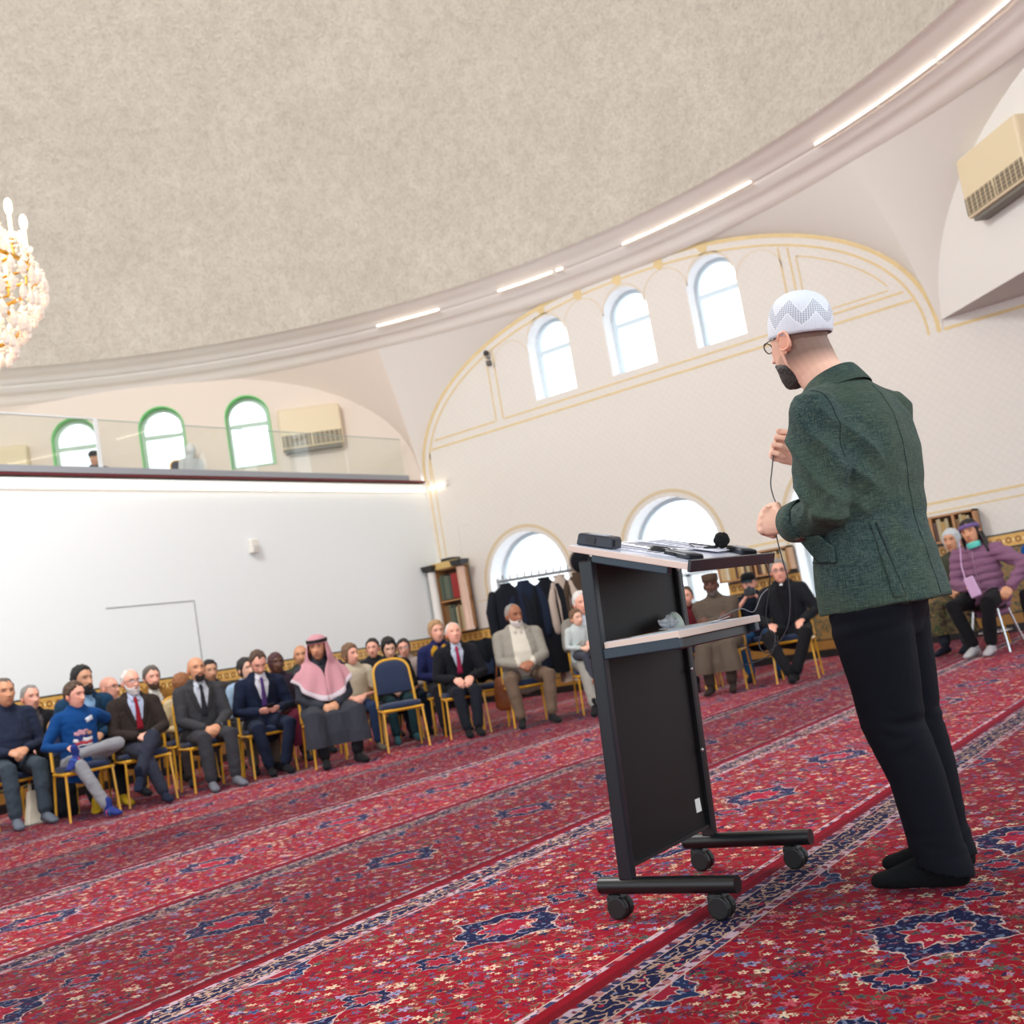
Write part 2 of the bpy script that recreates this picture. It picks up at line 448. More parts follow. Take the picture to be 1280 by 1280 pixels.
# floor
fb = MB(); fb.add([(-9, -6, 0), (15.2, -6, 0), (15.2, 19, 0), (-9, 19, 0)], [(0, 1, 2, 3)])
struct(fb.build('floor', carpet_mat(), smooth=False))

ARCH_Z, ARCH_H, ARCH_W, ARCH_N = 3.76, 2.27, 4.29, 2.2
def arch_z(s, w_=ARCH_W, h_=ARCH_H, z0=ARCH_Z):
    u = min(1.0, abs(s) / w_); return z0 + h_ * (1 - u ** ARCH_N) ** (1 / ARCH_N)
def arch_pts(n, w_=ARCH_W, h_=ARCH_H, z0=ARCH_Z):
    return [((w_ * math.cos(PI * i / n)), arch_z(w_ * math.cos(PI * i / n), w_, h_, z0)) for i in range(n + 1)]   # +s to -s
RC = (3.92, 7.80)
def wall_face(name, phi, outer, holes, m):
    vs, fs = poly_holes(outer, holes)
    mb = MB(); mb.add([FP(phi, s, z) for s, z in vs], fs)
    return struct(mb.build(name, m, smooth=False))
win_n = [0]
def window(phi, cs, wd, z0, zt, depth, trans_z, rev, frm, mull=False, rim=None):
    win_n[0] += 1
    nm = 'window_%d' % win_n[0]
    root = bpy.data.objects.new(nm, None); COL.objects.link(root); root.location = FP(phi, cs, z0); root['kind'] = 'structure'
    off = Vector(root.location)
    P = lambda s, z, d: tuple(Vector(FP(phi, s, z, d)) - off)
    lp = arch_loop(cs, wd, z0, zt, 20)
    mb = MB(); mb.grid([[P(s, z, 0) for s, z in lp], [P(s, z, depth) for s, z in lp]], closed=True)
    o = mb.build('reveal', rev, root, smooth=False)
    fw = 0.055; dp = depth - 0.12
    lin_ = arch_loop(cs, wd - 2 * fw, z0 + fw, zt - fw, 20)
    mb = MB(); mb.grid([[P(s, z, dp + 0.06) for s, z in lp], [P(s, z, dp) for s, z in lp], [P(s, z, dp) for s, z in lin_], [P(s, z, dp + 0.06) for s, z in lin_]], closed=True)
    mb.build('frame', frm, root, smooth=False)
    if rim:
        lo = arch_loop(cs, wd + 0.03, z0, zt + 0.015, 20)
        mb = MB(); mb.grid([[P(s, z, -0.015) for s, z in lo], [P(s, z, -0.015) for s, z in lp], [P(s, z, 0.05) for s, z in lp]], closed=True)
        mb.build('surround', rim, root, smooth=False)
    def bar(s0, s1, za, zb, nm_):
        mb = MB()
        vs = [P(s, z, d) for d in (dp - 0.005, dp + 0.055) for s, z in ((s0, za), (s1, za), (s1, zb), (s0, zb))]
        mb.add(vs, [(0, 1, 2, 3), (7, 6, 5, 4), (0, 4, 5, 1), (1, 5, 6, 2), (2, 6, 7, 3), (3, 7, 4, 0)])
        mb.build(nm_, frm, root, smooth=False)
    bar(cs - wd / 2 + fw / 2, cs + wd / 2 - fw / 2, trans_z - 0.03, trans_z + 0.03, 'transom')
    if mull: bar(cs - 0.04, cs + 0.04, z0 + fw / 2, trans_z, 'mullion')
    mb = MB(); mb.add([P(s, z, dp + 0.03) for s, z in lin_], [tuple(range(len(lin_)))])
    mb.build('pane', pane_m, root, smooth=False)
    return root

# --- wall with the big lunette (right hand wall)
UPW = [(9.07 - CY, 0.765), (7.66 - CY, 0.765), (6.24 - CY, 0.765)]
LOW = [(10.18 - CY, 1.50), (7.60 - CY, 1.50), (5.03 - CY, 1.50)]
outer = [(-10.4, -0.05), (HS, -0.05), (HS, ARCH_Z), (ARCH_W, ARCH_Z)] + arch_pts(64)[1:-1] + [(-ARCH_W, ARCH_Z), (-ARCH_W, 4.15), (-10.4, 4.15)]
wall_face('wall_right', 0, outer, [arch_loop(c, w_, 4.5, 5.74, 20) for c, w_ in UPW] + [arch_loop(c, w_, 0.8, 2.56, 28) for c, w_ in LOW], wall_pat)
for c, w_ in UPW: window(0, c, w_, 4.5, 5.74, 0.38, 5.27, revealm, framem)
for c, w_ in LOW: window(0, c, w_, 0.8, 2.56, 0.45, 1.42, revealm, framem, mull=True)
# --- far left diagonal wall above the gallery
DW = [(-1.60, 0.70), (-0.22, 0.70), (1.14, 0.70)]
outer = [(-HS, 3.4), (HS, 3.4), (HS, ARCH_Z), (ARCH_W, ARCH_Z)] + arch_pts(64)[1:-1] + [(-ARCH_W, ARCH_Z), (-HS, ARCH_Z)]
gal_pat = mat('gallery_wall_paint', rgb(230, 217, 204), 0.85, bump=0.1, bscale=25)
wall_face('wall_gallery', 45, outer, [arch_loop(c, w_, 4.42, 5.62, 20) for c, w_ in DW], gal_pat)
for c, w_ in DW: window(45, c, w_, 4.42, 5.62, 0.26, 5.16, greenm, frame_g, rim=greenm)
# --- right diagonal upper wall with its soffit
outer = [(-HS, 3.9), (HS, 3.9)] + [p for p in arch_pts(64)] + []
outer = [(-HS, 3.9), (HS, 3.9)] + [(s, z) for s, z in arch_pts(64) if z > 3.95]
wall_face('wall_diagonal', -45, outer, [], white)
mb = MB(); a = FP(-45, HS, 3.9); b = FP(-45, -HS, 3.9)
mb.add([a, (14.4, b[1], 3.9), b], [(0, 1, 2)])
struct(mb.build('ceiling_soffit', mat('soffit_grey', rgb(196, 190, 186), 0.9), smooth=False))
# --- vault surfaces between the wall arches and the dome ring
for nm, phi in (('wall_vault_right', 0), ('wall_vault_gallery', 45), ('wall_vault_diagonal', -45)):
    rows = []
    N = 56; K = 10
    for i in range(N + 1):
        c = math.cos(PI * i / N); s = ARCH_W * c
        if i in (0, N): s = HS * c
        p0 = Vector(FP(phi, s, arch_z(s)))
        th = R(phi) + R(22.5) * (0.65 * (math.asin(c) / (PI / 2)) + 0.35 * c)
        p1 = Vector((RC[0] + 10.42 * math.cos(th), RC[1] + 10.42 * math.sin(th), 6.02))
        hgt = p1.z - p0.z
        row = []
        for k in range(K + 1):
            v = k / K
            p = p0.lerp(p1, v)
            out = Vector((math.cos(th), math.sin(th), 0)); p = p + out * (0.14 * hgt * v * (1 - v) * 1.2)
            row.append(p)
        rows.append(row)
    mb = MB(); mb.grid(rows); struct(mb.build(nm, vaultm if phi != 45 else gal_pat, smooth=True))
# --- cornice ring
corn = mat('cornice_plaster', rgb(246, 241, 234), 0.75)
prof = [(10.50, 5.93), (10.42, 5.95), (10.36, 5.99), (10.30, 6.05), (10.24, 6.07), (10.16, 6.08), (10.13, 6.12), (10.08, 6.13), (10.06, 6.165), (10.00, 6.17), (9.97, 6.21), (9.86, 6.24), (9.72, 6.275), (9.68, 6.30), (9.60, 6.31)]
rows = []
for i in range(145):
    a = R(-85 + 230 * i / 144); rows.append([(RC[0] + r_ * math.cos(a), RC[1] + r_ * math.sin(a), z) for r_, z in prof])
mb = MB(); mb.grid(rows); struct(mb.build('trim_1', corn, smooth=True))
# --- dome
rows = []
for i in range(97):
    a = 2 * PI * i / 96; rows.append([(RC[0] + 9.62 * math.cos(q) * math.cos(a), RC[1] + 9.62 * math.cos(q) * math.sin(a), 6.30 + 8.2 * math.sin(q)) for q in [PI / 2 * k / 24 for k in range(25)]])
mb = MB(); mb.grid(rows); struct(mb.build('ceiling', dome_mat(), smooth=True))
# --- light strips round the cornice
def led_arc(a0, a1, label, rr=10.0):
    n = max(2, int(abs(a1 - a0) / 1.0)); root = thing('light_strip', label, 'light', (RC[0] + rr * math.cos(R(a0)), RC[1] + rr * math.sin(R(a0)), 6.17), group='lit strips along the dome cornice')
    L = Vector(root.location)
    pts = [Vector((RC[0] + rr * math.cos(R(a0 + (a1 - a0) * i / n)), RC[1] + rr * math.sin(R(a0 + (a1 - a0) * i / n)), 6.172)) - L for i in range(n + 1)]
    mb = MB(); mb.tube(pts, 0.0095, 8, hint=(0, 0, 1), cap='flat'); mb.build('tube', ledm, root)
    mb = MB(); mb.tube([p + Vector((0.012, 0, -0.027)) for p in pts], (0.012, 0.03), 6, hint=(0, 0, 1), cap='flat'); mb.build('channel', corn, root)
off = math.degrees(math.atan2(0, 1))
for (a0, a1, lb) in ((21.3, 15.1, 'short warm light strip on the cornice, furthest to the left in the photo'), (9.2, 3.7, 'warm light strip on the cornice above the leftmost upper arched window'), (3.35, 2.7, 'tiny lit stub just right of the strip above the leftmost upper window'), (-3.3, -15.9, 'long warm light strip on the cornice above the middle and right upper windows'), (-22.0, -27.7, 'lower light strip of the bright run at top right of the photo'), (-27.85, -33.0, 'middle light strip of the bright run at top right'), (-33.2, -42.0, 'uppermost light strip running out of the top right corner of the photo')):
    led_arc(a0, a1, lb)
# --- partition wall under the gallery
WY = 11.96
mb = MB(); mb.box((6.2, WY + 0.06, 1.86), (16.4, 0.12, 3.72)); struct(mb.build('wall_left', partm, smooth=False))
mb = MB(); mb.box((6.2, WY + 0.06, 3.765), (16.4, 0.17, 0.03)); struct(mb.build('trim_2', mat('dark_red_fillet', rgb(110, 40, 48), 0.5), smooth=False))
mb = MB(); mb.box((6.0, WY + 0.06, 3.82), (16.0, 0.20, 0.08)); struct(mb.build('trim_3', mat('grey_slab_edge', rgb(150, 154, 160), 0.5), smooth=False))
mb = MB(); mb.add([(14.4, WY, 3.74), (8.25, 18.1, 3.74), (-2, 18.1, 3.74), (-2, WY, 3.74)], [(0, 1, 2, 3)]); struct(mb.build('floor_gallery', mat('gallery_floor', rgb(150, 140, 132), 0.7), smooth=False))
t = thing('light_strip', 'long warm light strip running under the gallery edge', 'light', (14.3, WY - 0.03, 3.615))
mb = MB(); mb.box((-6.2, 0, 0), (12.5, 0.03, 0.045)); mb.build('tube', ledm, t, smooth=False)
mb = MB(); mb.box((-6.2, 0.022, 0), (12.5, 0.014, 0.07)); mb.build('channel', corn, t, smooth=False)
t = thing('light_strip', 'short warm light strip turning the corner onto the patterned wall', 'light', (14.37, 11.7, 3.625))
mb = MB(); mb.box((0, -0.02, 0), (0.03, 0.30, 0.045)); mb.build('tube', ledm, t, smooth=False)
mb = MB(); mb.box((-0.005, -0.24, 0.02), (0.06, 0.06, 0.10)); mb.build('end_box', corn, t, smooth=False, bevel=0.008)
# flush access panel in the partition: two thin joints
dm = mat('panel_joint', rgb(170, 172, 172), 0.8)
t = bpy.data.objects.new('door_1', None); COL.objects.link(t); t.location = (8.7, WY, 1.2); t['kind'] = 'structure'
mb = MB(); mb.box((0.05, -0.004, 0.915), (1.3, 0.008, 0.012)); mb.build('joint', dm, t, smooth=False)
mb = MB(); mb.box((0.70, -0.004, 0.45), (0.014, 0.008, 0.93)); mb.build('joint', dm, t, smooth=False)
# dado tiles
tl = tile_mat(0, 'dado_tiles_left'); tr_ = tile_mat(1, 'dado_tiles_right')
mb = MB(); mb.box((6.2, WY - 0.015, 0.59), (16.4, 0.03, 1.18)); struct(mb.build('baseboard_left', tl, smooth=False))
for i, (y0, y1) in enumerate(((10.95, 11.95), (8.36, 9.42), (5.79, 6.84), (-2.7, 4.27))):
    mb = MB(); mb.box((14.385, (y0 + y1) / 2, 0.59), (0.03, y1 - y0, 1.18)); struct(mb.build('baseboard_right' if i == 0 else 'baseboard_right_%d' % i, tr_, smooth=False))
for i, (c, w_) in enumerate(LOW):
    mb = MB(); mb.box((14.385, c + CY, 0.40), (0.03, w_ + 0.04, 0.80)); struct(mb.build('baseboard_right_%d' % (i + 4), tr_, smooth=False))

# --- painted ochre lines on the lunette wall
def strip_line(name, pts, wd, m, phi=0, d=-0.004):
    """flat painted line following pts (s,z) on a wall face"""
    mb = MB(); rows = []
    for i, (s, z) in enumerate(pts):
        a = pts[max(0, i - 1)]; b = pts[min(len(pts) - 1, i + 1)]
        dx, dz = b[0] - a[0], b[1] - a[1]; L = math.hypot(dx, dz) or 1
        nx, nz = -dz / L * wd / 2, dx / L * wd / 2
        rows.append([FP(phi, s + nx, z + nz, d), FP(phi, s - nx, z - nz, d)])
    mb.grid(rows); return struct(mb.build(name, m, smooth=False))
tn = 10
def T(pts, wd, m):
    global tn; tn += 1
    strip_line('trim_%d' % tn, pts, wd, m)
S = lambda y: y - CY
T(arch_pts(80, ARCH_W - 0.03, ARCH_H - 0.03), 0.055, goldl)
T([p for p in arch_pts(80, ARCH_W - 0.16, ARCH_H - 0.16)], 0.03, goldl)
T([(S(3.63), 4.25), (S(11.68), 4.25)], 0.03, goldl)
T([(S(3.72), 4.385), (S(5.045), 4.385)], 0.026, goldl); T([(S(5.225), 4.385), (S(10.105), 4.385)], 0.026, goldl); T([(S(10.295), 4.385), (S(11.58), 4.385)], 0.026, goldl)
for y in (10.13, 10.27, 5.20, 5.07): T([(S(y), 4.385), (S(y), arch_z(S(y)) - 0.20)], 0.024, goldl)
T([(S(11.86), 1.2), (S(11.86), 3.76)], 0.03, goldl); T([(S(11.74), 1.2), (S(11.74), 4.2)], 0.02, goldl)
T([(S(3.34), 3.78), (S(-2.7), 3.78)], 0.04, goldl)
T([(S(4.3), 1.70), (S(-2.7), 1.70)], 0.03, goldl); T([(S(4.3), 1.585), (S(-2.7), 1.585)], 0.02, goldl)
T([(S(6.83), 1.62), (S(5.8), 1.62)], 0.03, goldl); T([(S(9.4), 1.62), (S(8.38), 1.62)], 0.03, goldl)
T([(S(11.25), 1.62), (S(10.98), 1.62)], 0.02, faintl)
for c, w_ in LOW: T([(c - w_ / 2 - 0.09 + 0.0, 1.2)] + [(c + (w_ / 2 + 0.09) * math.cos(PI - PI * i / 30), 1.81 + (w_ / 2 + 0.09) * math.sin(PI * i / 30)) for i in range(31)] + [(c + w_ / 2 + 0.09, 1.2)], 0.05, mat('pale_ochre_line', rgb(214, 196, 162), 0.8))
for k in range(-3, 4):
    c = S(7.66) + k * 0.71
    if abs(k) == 3:
        T([(c + 0.34 * math.cos(PI - PI * i / 16), 5.22 + 0.34 * math.sin(PI * i / 16)) for i in range(17)], 0.014, faintl)
    else:
        T([(c + 0.355 * math.cos(PI - PI * i / 16), 5.42 + 0.37 * math.sin(PI * i / 16)) for i in range(17)], 0.016, faintl)
for y in (9.08, 8.38, 7.68, 6.97, 6.26):
    mb = MB(); n = 14
    vs = [FP(0, S(y) + 0.075 * (1 + 0.18 * math.cos(6 * 2 * PI * i / n * 0.5)) * math.cos(2 * PI * i / n), 5.885 + 0.095 * math.sin(2 * PI * i / n), -0.006) for i in range(n)]
    mb.add(vs, [tuple(range(n))]); tn += 1; struct(mb.build('trim_%d' % tn, goldl, smooth=False))
# side panels of the lunette
def inset_panel(y0, y1, zb):
    pts = [(S(y0), zb + 0.02)] + [(S(y0 + (y1 - y0) * i / 24), max(zb, arch_z(S(y0 + (y1 - y0) * i / 24), ARCH_W - 0.30, ARCH_H - 0.30))) for i in range(25)]
    T(pts, 0.018, goldl)
inset_panel(4.98, 3.90, 4.46); T([(S(4.96), 4.46), (S(3.90), 4.46)], 0.018, goldl)
T([(S(11.40), 2.1), (S(11.40), 2.88), (S(11.18), 2.88)], 0.008, mat('thin_grey_cable', rgb(200, 196, 190), 0.7))

# --- gallery glass railing
t = thing('glass_railing', 'frameless glass balustrade with a thin pale top rail on the gallery edge', 'railing', (8.3, WY + 0.03, 3.85))
railm = mat('pale_rail', rgb(222, 226, 228), 0.4, metal=0.2)
for x0, x1 in ((-2.0, 3.9), (3.92, 8.28), (8.32, 10.48), (10.5, 12.66), (12.69, 13.99)):
    mb = MB(); mb.box(((x0 + x1) / 2 - 8.3, 0, 0.315), (x1 - x0, 0.014, 0.63)); mb.build('glass_panel', rail_glass, t, smooth=False)
mb = MB(); mb.box((3.0 - 8.3, 0, 0.64), (10.6, 0.03, 0.02)); mb.build('top_rail', railm, t, smooth=False)
mb = MB(); mb.box((11.14 - 8.3, 0, 0.634), (5.7, 0.016, 0.008)); mb.build('edge_cap', mat('edge_green', rgb(170, 190, 184), 0.3), t, smooth=False)
mb = MB(); mb.box((0, -0.01, 0.32), (0.05, 0.02, 0.64)); mb.build('post', railm, t, smooth=False)
# wall-mounted sensor on the partition
t = thing('motion_sensor', 'small white box sensor mounted on the blank white partition', 'sensor', (10.5, WY, 2.79))
mb = MB(); mb.box((0, -0.045, 0), (0.15, 0.09, 0.19), taper=0.86); mb.build('housing', mat('off_white_plastic', rgb(226, 222, 214), 0.5), t, bevel=0.015)
mb = MB(); mb.box((0.0, -0.093, -0.03), (0.09, 0.01, 0.07)); mb.build('lens', mat('grey_lens', rgb(205, 203, 200), 0.3), t, bevel=0.004)

# --- air conditioners
acm = mat('cream_plastic', rgb(226, 210, 176), 0.45); acg = mat('brown_grille', rgb(150, 136, 112), 0.6, var=0.2, bscale=60)
acd = mat('grille_slot', rgb(98, 92, 82), 0.6)
def aircon(phi, cs, zc, wd, ht, label, grey=False):
    x, y, z = FP(phi, cs, zc); t = thing('air_conditioner', label, 'air conditioner', (x, y, z), R(phi) - PI / 2)
    # local: +Y is into the wall, X along it
    mb = MB(); mb.box((0, -0.115, 0.07), (wd, 0.22, ht - 0.14)); mb.build('casing', acm, t, bevel=0.035)
    mb = MB(); mb.box((0, -0.11, -ht / 2 + 0.10), (wd - 0.01, 0.215, 0.19)); mb.build('lower_body', acm, t, bevel=0.02)
    for sx in (-1, 1):
        mb = MB(); mb.box((sx * wd * 0.245, -0.222, -ht / 2 + 0.135), (wd * 0.46, 0.012, 0.20)); gr = mb.build('grille', acg, t, smooth=False)
        for k in range(6):
            mb = MB(); mb.box((sx * wd * 0.245 + wd * 0.46 * (k - 2.5) / 6, -0.230, -ht / 2 + 0.135), (0.010, 0.008, 0.20)); mb.build('slat', acm, gr, smooth=False)
        for k in range(4):
            mb = MB(); mb.box((sx * wd * 0.245, -0.229, -ht / 2 + 0.070 + k * 0.043), (wd * 0.45, 0.006, 0.012)); mb.build('slot', acd, gr, smooth=False)
    mb = MB(); mb.box((0, -0.10, -ht / 2 - 0.02), (wd * 0.9, 0.16, 0.04)); mb.build('outlet', mat('dark_outlet', rgb(120, 116, 108), 0.6), t, smooth=False)
    return t
aircon(45, -2.6, 4.92, 1.02, 0.68, 'cream air conditioner beside the rightmost green-edged gallery window')
aircon(45, 2.35, 4.92, 1.02, 0.68, 'cream air conditioner cut by the left edge of the photo, behind the glass railing')
aircon(-45, 2.44, 5.04, 1.15, 0.70, 'cream air conditioner high on the bare sloping wall at right edge of the photo')
# --- small spotlight bracket on the lunette
t = thing('wall_speaker', 'small dark and silver camera bracket at the left end of the lunette', 'camera', FP(0, S(10.20), 5.41, 0))
mb = MB(); mb.sphere((-0.07, 0, 0.07), (0.05, 0.045, 0.05)); mb.build('head', mat('dark_plastic', rgb(60, 56, 54), 0.5), t)
mb = MB(); mb.tube([(0, 0, 0), (-0.06, 0, 0), (-0.07, 0, 0.05)], 0.025, 8); mb.build('bracket', mat('dull_silver', rgb(150, 146, 142), 0.4, metal=0.6), t)
mb = MB(); mb.box((-0.04, 0, -0.09), (0.07, 0.07, 0.08)); mb.build('base_box', mat('mid_grey_plastic', rgb(96, 92, 90), 0.5), t, bevel=0.01)

# ================================================================ chandelier
t = thing('chandelier', 'lit crystal chandelier with candle lamps cut by the left edge of the photo', 'chandelier', (CX, CY, 3.6))
brass = mat('chandelier_brass', rgb(216, 166, 70), 0.25, metal=0.9)
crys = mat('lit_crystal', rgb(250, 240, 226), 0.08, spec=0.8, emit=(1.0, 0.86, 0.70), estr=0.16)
candle_m = mat('candle_sleeve', rgb(255, 244, 214), 0.5, emit=(1.0, 0.9, 0.66), estr=0.9)
flame_m = mat('candle_bulb', (1, 1, 1), emit=(1.0, 0.88, 0.6), estr=8)
mb = MB(); mb.tube([(0, 0, 0.3), (0, 0, 10.7)], 0.02, 8); mb.build('stem', brass, t)
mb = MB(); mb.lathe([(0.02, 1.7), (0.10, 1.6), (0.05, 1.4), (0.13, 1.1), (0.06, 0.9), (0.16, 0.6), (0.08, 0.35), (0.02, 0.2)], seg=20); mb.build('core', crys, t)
for rr, zz in ((0.80, 0.52), (0.58, 0.85), (0.66, 0.16), (0.34, 1.15)):
    mb = MB(); pts = [(rr * math.cos(2 * PI * i / 40), rr * math.sin(2 * PI * i / 40), zz) for i in range(41)]; mb.tube(pts, 0.016, 8, hint=(0, 0, 1), cap=None); mb.build('hoop', brass, t)
cb = MB(); cb.lathe([(0.001, -0.02), (0.04, 0.0), (0.045, 0.02), (0.014, 0.03), (0.014, 0.16), (0.001, 0.16)], seg=10); candle_me = cb.mesh('candle')
candle_me.materials.append(candle_m)
fb_ = MB(); fb_.sphere((0, 0, 0.22), (0.027, 0.027, 0.062), 10, 8); flame_me = fb_.mesh('bulb'); flame_me.materials.append(flame_m)
for rr, zz, n in ((0.76, 0.70, 16), (0.56, 0.98, 12), (0.34, 1.22, 8)):
    for i in range(n):
        a = 2 * PI * (i + 0.3) / n; px, py = rr * math.cos(a), rr * math.sin(a)
        mb = MB(); mb.tube([(0.08 * math.cos(a), 0.08 * math.sin(a), zz - 0.05), (0.6 * px, 0.6 * py, zz - 0.22), (px, py, zz - 0.14), (px, py, zz - 0.02)], 0.012, 6); mb.build('arm', brass, t)
        o = bpy.data.objects.new('candle', candle_me); COL.objects.link(o); o.parent = t; o.location = (px, py, zz)
        o2 = bpy.data.objects.new('bulb', flame_me); COL.objects.link(o2); o2.parent = o
db = MB(); db.lathe([(0.001, 0.0), (0.014, -0.02), (0.024, -0.055), (0.018, -0.085), (0.001, -0.10)], seg=6); db.sphere((0, 0, 0.012), 0.011, 6, 4); drop_me = db.mesh('crystal_drop'); drop_me.materials.append(crys)
fr = MB(); cnt = 0
camdir = math.atan2(-0.81, 0.58)
for rr, zz, n in ((0.85, 0.50, 46), (0.80, 0.36, 44), (0.70, 0.20, 40), (0.60, 0.06, 36), (0.46, -0.04, 28), (0.62, 0.83, 36), (0.50, 0.70, 30), (0.38, 1.12, 24)):
    for i in range(n):
        a = 2 * PI * i / n + zz; jz = zz + rnd.uniform(-0.03, 0.03)
        right = math.cos(a - camdir)
        if right > 0.55 and cnt < 99 and rr > 0.42:
            cnt += 1; o = bpy.data.objects.new('crystal_drop', drop_me); COL.objects.link(o); o.parent = t; o.location = (rr * math.cos(a), rr * math.sin(a), jz); o.scale = (1.3, 1.3, rnd.uniform(1.1, 1.6))
        else:
            k = MB(); k.merge(db); M_ = Matrix.Translation((rr * math.cos(a), rr * math.sin(a), jz)) @ Matrix.Diagonal((1.3, 1.3, 1.3, 1)); fr.merge(k, M_)
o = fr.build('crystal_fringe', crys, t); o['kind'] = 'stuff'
bm_ = MB()
for rr0, z0, rr1, z1, n in ((0.85, 0.52, 0.60, 0.06, 60), (0.40, 1.14, 0.62, 0.84, 36), (0.60, 0.84, 0.82, 0.56, 44)):
    for i in range(n):
        a = 2 * PI * i / n
        for k in range(9):
            u = k / 8; rr = rr0 + (rr1 - rr0) * u + 0.05 * math.sin(PI * u); zz = z0 + (z1 - z0) * u
            bm_.sphere((rr * math.cos(a), rr * math.sin(a), zz), 0.013, 5, 3)
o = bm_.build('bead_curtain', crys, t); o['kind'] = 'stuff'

# ================================================================ bookcases on the dado
woodm = mat('bookcase_wood', rgb(176, 128, 84), 0.5, bump=0.1, bscale=12, stretch=(1, 1, 8), var=0.15)
wood_in = mat('bookcase_inner', rgb(96, 62, 44), 0.6)
marb = mat('pink_marble', rgb(206, 170, 150), 0.3, var=0.12, bscale=8)
goldt = mat('gilt_tile', rgb(206, 176, 110), 0.35, var=0.3, bscale=50)
blackm = mat('black_moulding', rgb(40, 40, 40), 0.4)
book_cols = [rgb(150, 36, 34), rgb(60, 74, 62), rgb(196, 170, 128), rgb(120, 84, 50), rgb(206, 196, 176), rgb(50, 60, 84), rgb(176, 140, 80), rgb(80, 50, 42), rgb(172, 156, 120), rgb(92, 100, 84)]
for i, c in enumerate(book_cols): mat('book_cover_%d' % i, c, 0.5)
pagem = mat('page_edges', rgb(228, 218, 196), 0.8)
cname = ['red', 'dark green', 'tan', 'brown', 'cream', 'navy', 'ochre', 'dark brown', 'khaki', 'grey green']
def book(x, y, z, d, th, h, ci, label, group, lean=0.0):
    t = thing('book', label, 'book', (x, y, z), 0, group); t.rotation_euler = (lean, 0, 0)
    mb = MB(); mb.box((d / 2, 0, h / 2), (d, th, h)); mb.build('cover', MATS['book_cover_%d' % ci], t, bevel=0.004)
    mb = MB(); mb.box((d / 2 + 0.005, 0, h + 0.0005), (d - 0.012, th - 0.008, 0.002)); mb.build('pages', pagem, t, smooth=False)
def bookcase(label, y0, y1, z0, z1, dep, shelves, dividers, gold_top=False, column=None):
    t = thing('bookcase', label, 'bookcase', (14.37 - dep, (y0 + y1) / 2, z0)); W = y1 - y0; H = z1 - z0
    mb = MB(); mb.box((dep - 0.01, 0, H / 2), (0.02, W, H)); mb.build('back_panel', wood_in, t, smooth=False)
    for s_ in (-1, 1):
        mb = MB(); mb.box((dep / 2, s_ * (W / 2 - 0.015), H / 2), (dep, 0.03, H)); mb.build('side_panel', woodm, t, smooth=False)
    for z in [0.012] + shelves + [H - 0.012]:
        mb = MB(); mb.box((dep / 2, 0, z), (dep, W, 0.024)); mb.build('shelf', woodm, t, smooth=False)
    for d in dividers:
        mb = MB(); mb.box((dep / 2, d - (y0 + y1) / 2, H / 2), (dep + 0.004, 0.03, H)); mb.build('divider', woodm, t, smooth=False)
    if gold_top:
        mb = MB(); mb.box((dep / 2 - 0.03, 0, H + 0.05), (dep + 0.06, W + 0.06, 0.11)); mb.build('gilt_cornice', goldt, t, bevel=0.01)
        mb = MB(); mb.box((dep / 2 - 0.05, -0.06, H + 0.13), (dep, 0.2, 0.05)); mb.build('black_cap', blackm, t, smooth=False)
    if column is not None:
        for cy_, mm in column:
            mb = MB(); mb.lathe([(0.085, 0), (0.085, 0.03), (0.07, 0.05), (0.066, H - 0.05), (0.07, H - 0.03), (0.001, H)], (-0.05, cy_ - (y0 + y1) / 2, 0), 16); mb.build('column', mm, t)
            mb = MB(); mb.box((-0.05, cy_ - (y0 + y1) / 2, H + 0.04), (0.2, 0.2, 0.09), taper=1.2); mb.build('capital', blackm, t, bevel=0.01)
    return t
bookcase('tall bookcase with gilt cornice and pink marble column in the room corner', 11.30, 11.80, 1.19, 2.24, 0.26, [0.52], [], True, [(11.22, marb), (11.83, white)])
bookcase('low wooden bookcase on the dado between two windows, behind the man in clerical collar', 5.80, 6.86, 1.19, 1.53, 0.2, [], [6.3])
bookcase('low wooden bookcase on the dado behind the woman in the purple jacket', 3.40, 4.24, 1.19, 1.53, 0.2, [], [3.66, 3.93])
y = 11.74; k = 0
for row, (zz, n) in enumerate(((1.735, 8), (1.215, 8))):
    y = 11.75
    for i in range(n):
        th = rnd.uniform(0.042, 0.056); y -= th / 2 + 0.001
        ci = (0 if (i in (5, 6, 7) and row == 0) else rnd.choice([1, 9, 1, 4, 5, 3])) if row == 0 else rnd.choice([1, 9, 8, 3])
        book(14.13, y, zz, 0.2, th, rnd.uniform(0.36, 0.44) if row == 0 else rnd.uniform(0.34, 0.42), ci, '%s %s book from the left on the %s shelf of the corner bookcase' % (['first', 'second', 'third', 'fourth', 'fifth', 'sixth', 'seventh', 'eighth'][i], cname[ci], ('upper', 'lower')[row]), 'books in the corner bookcase')
        y -= th / 2
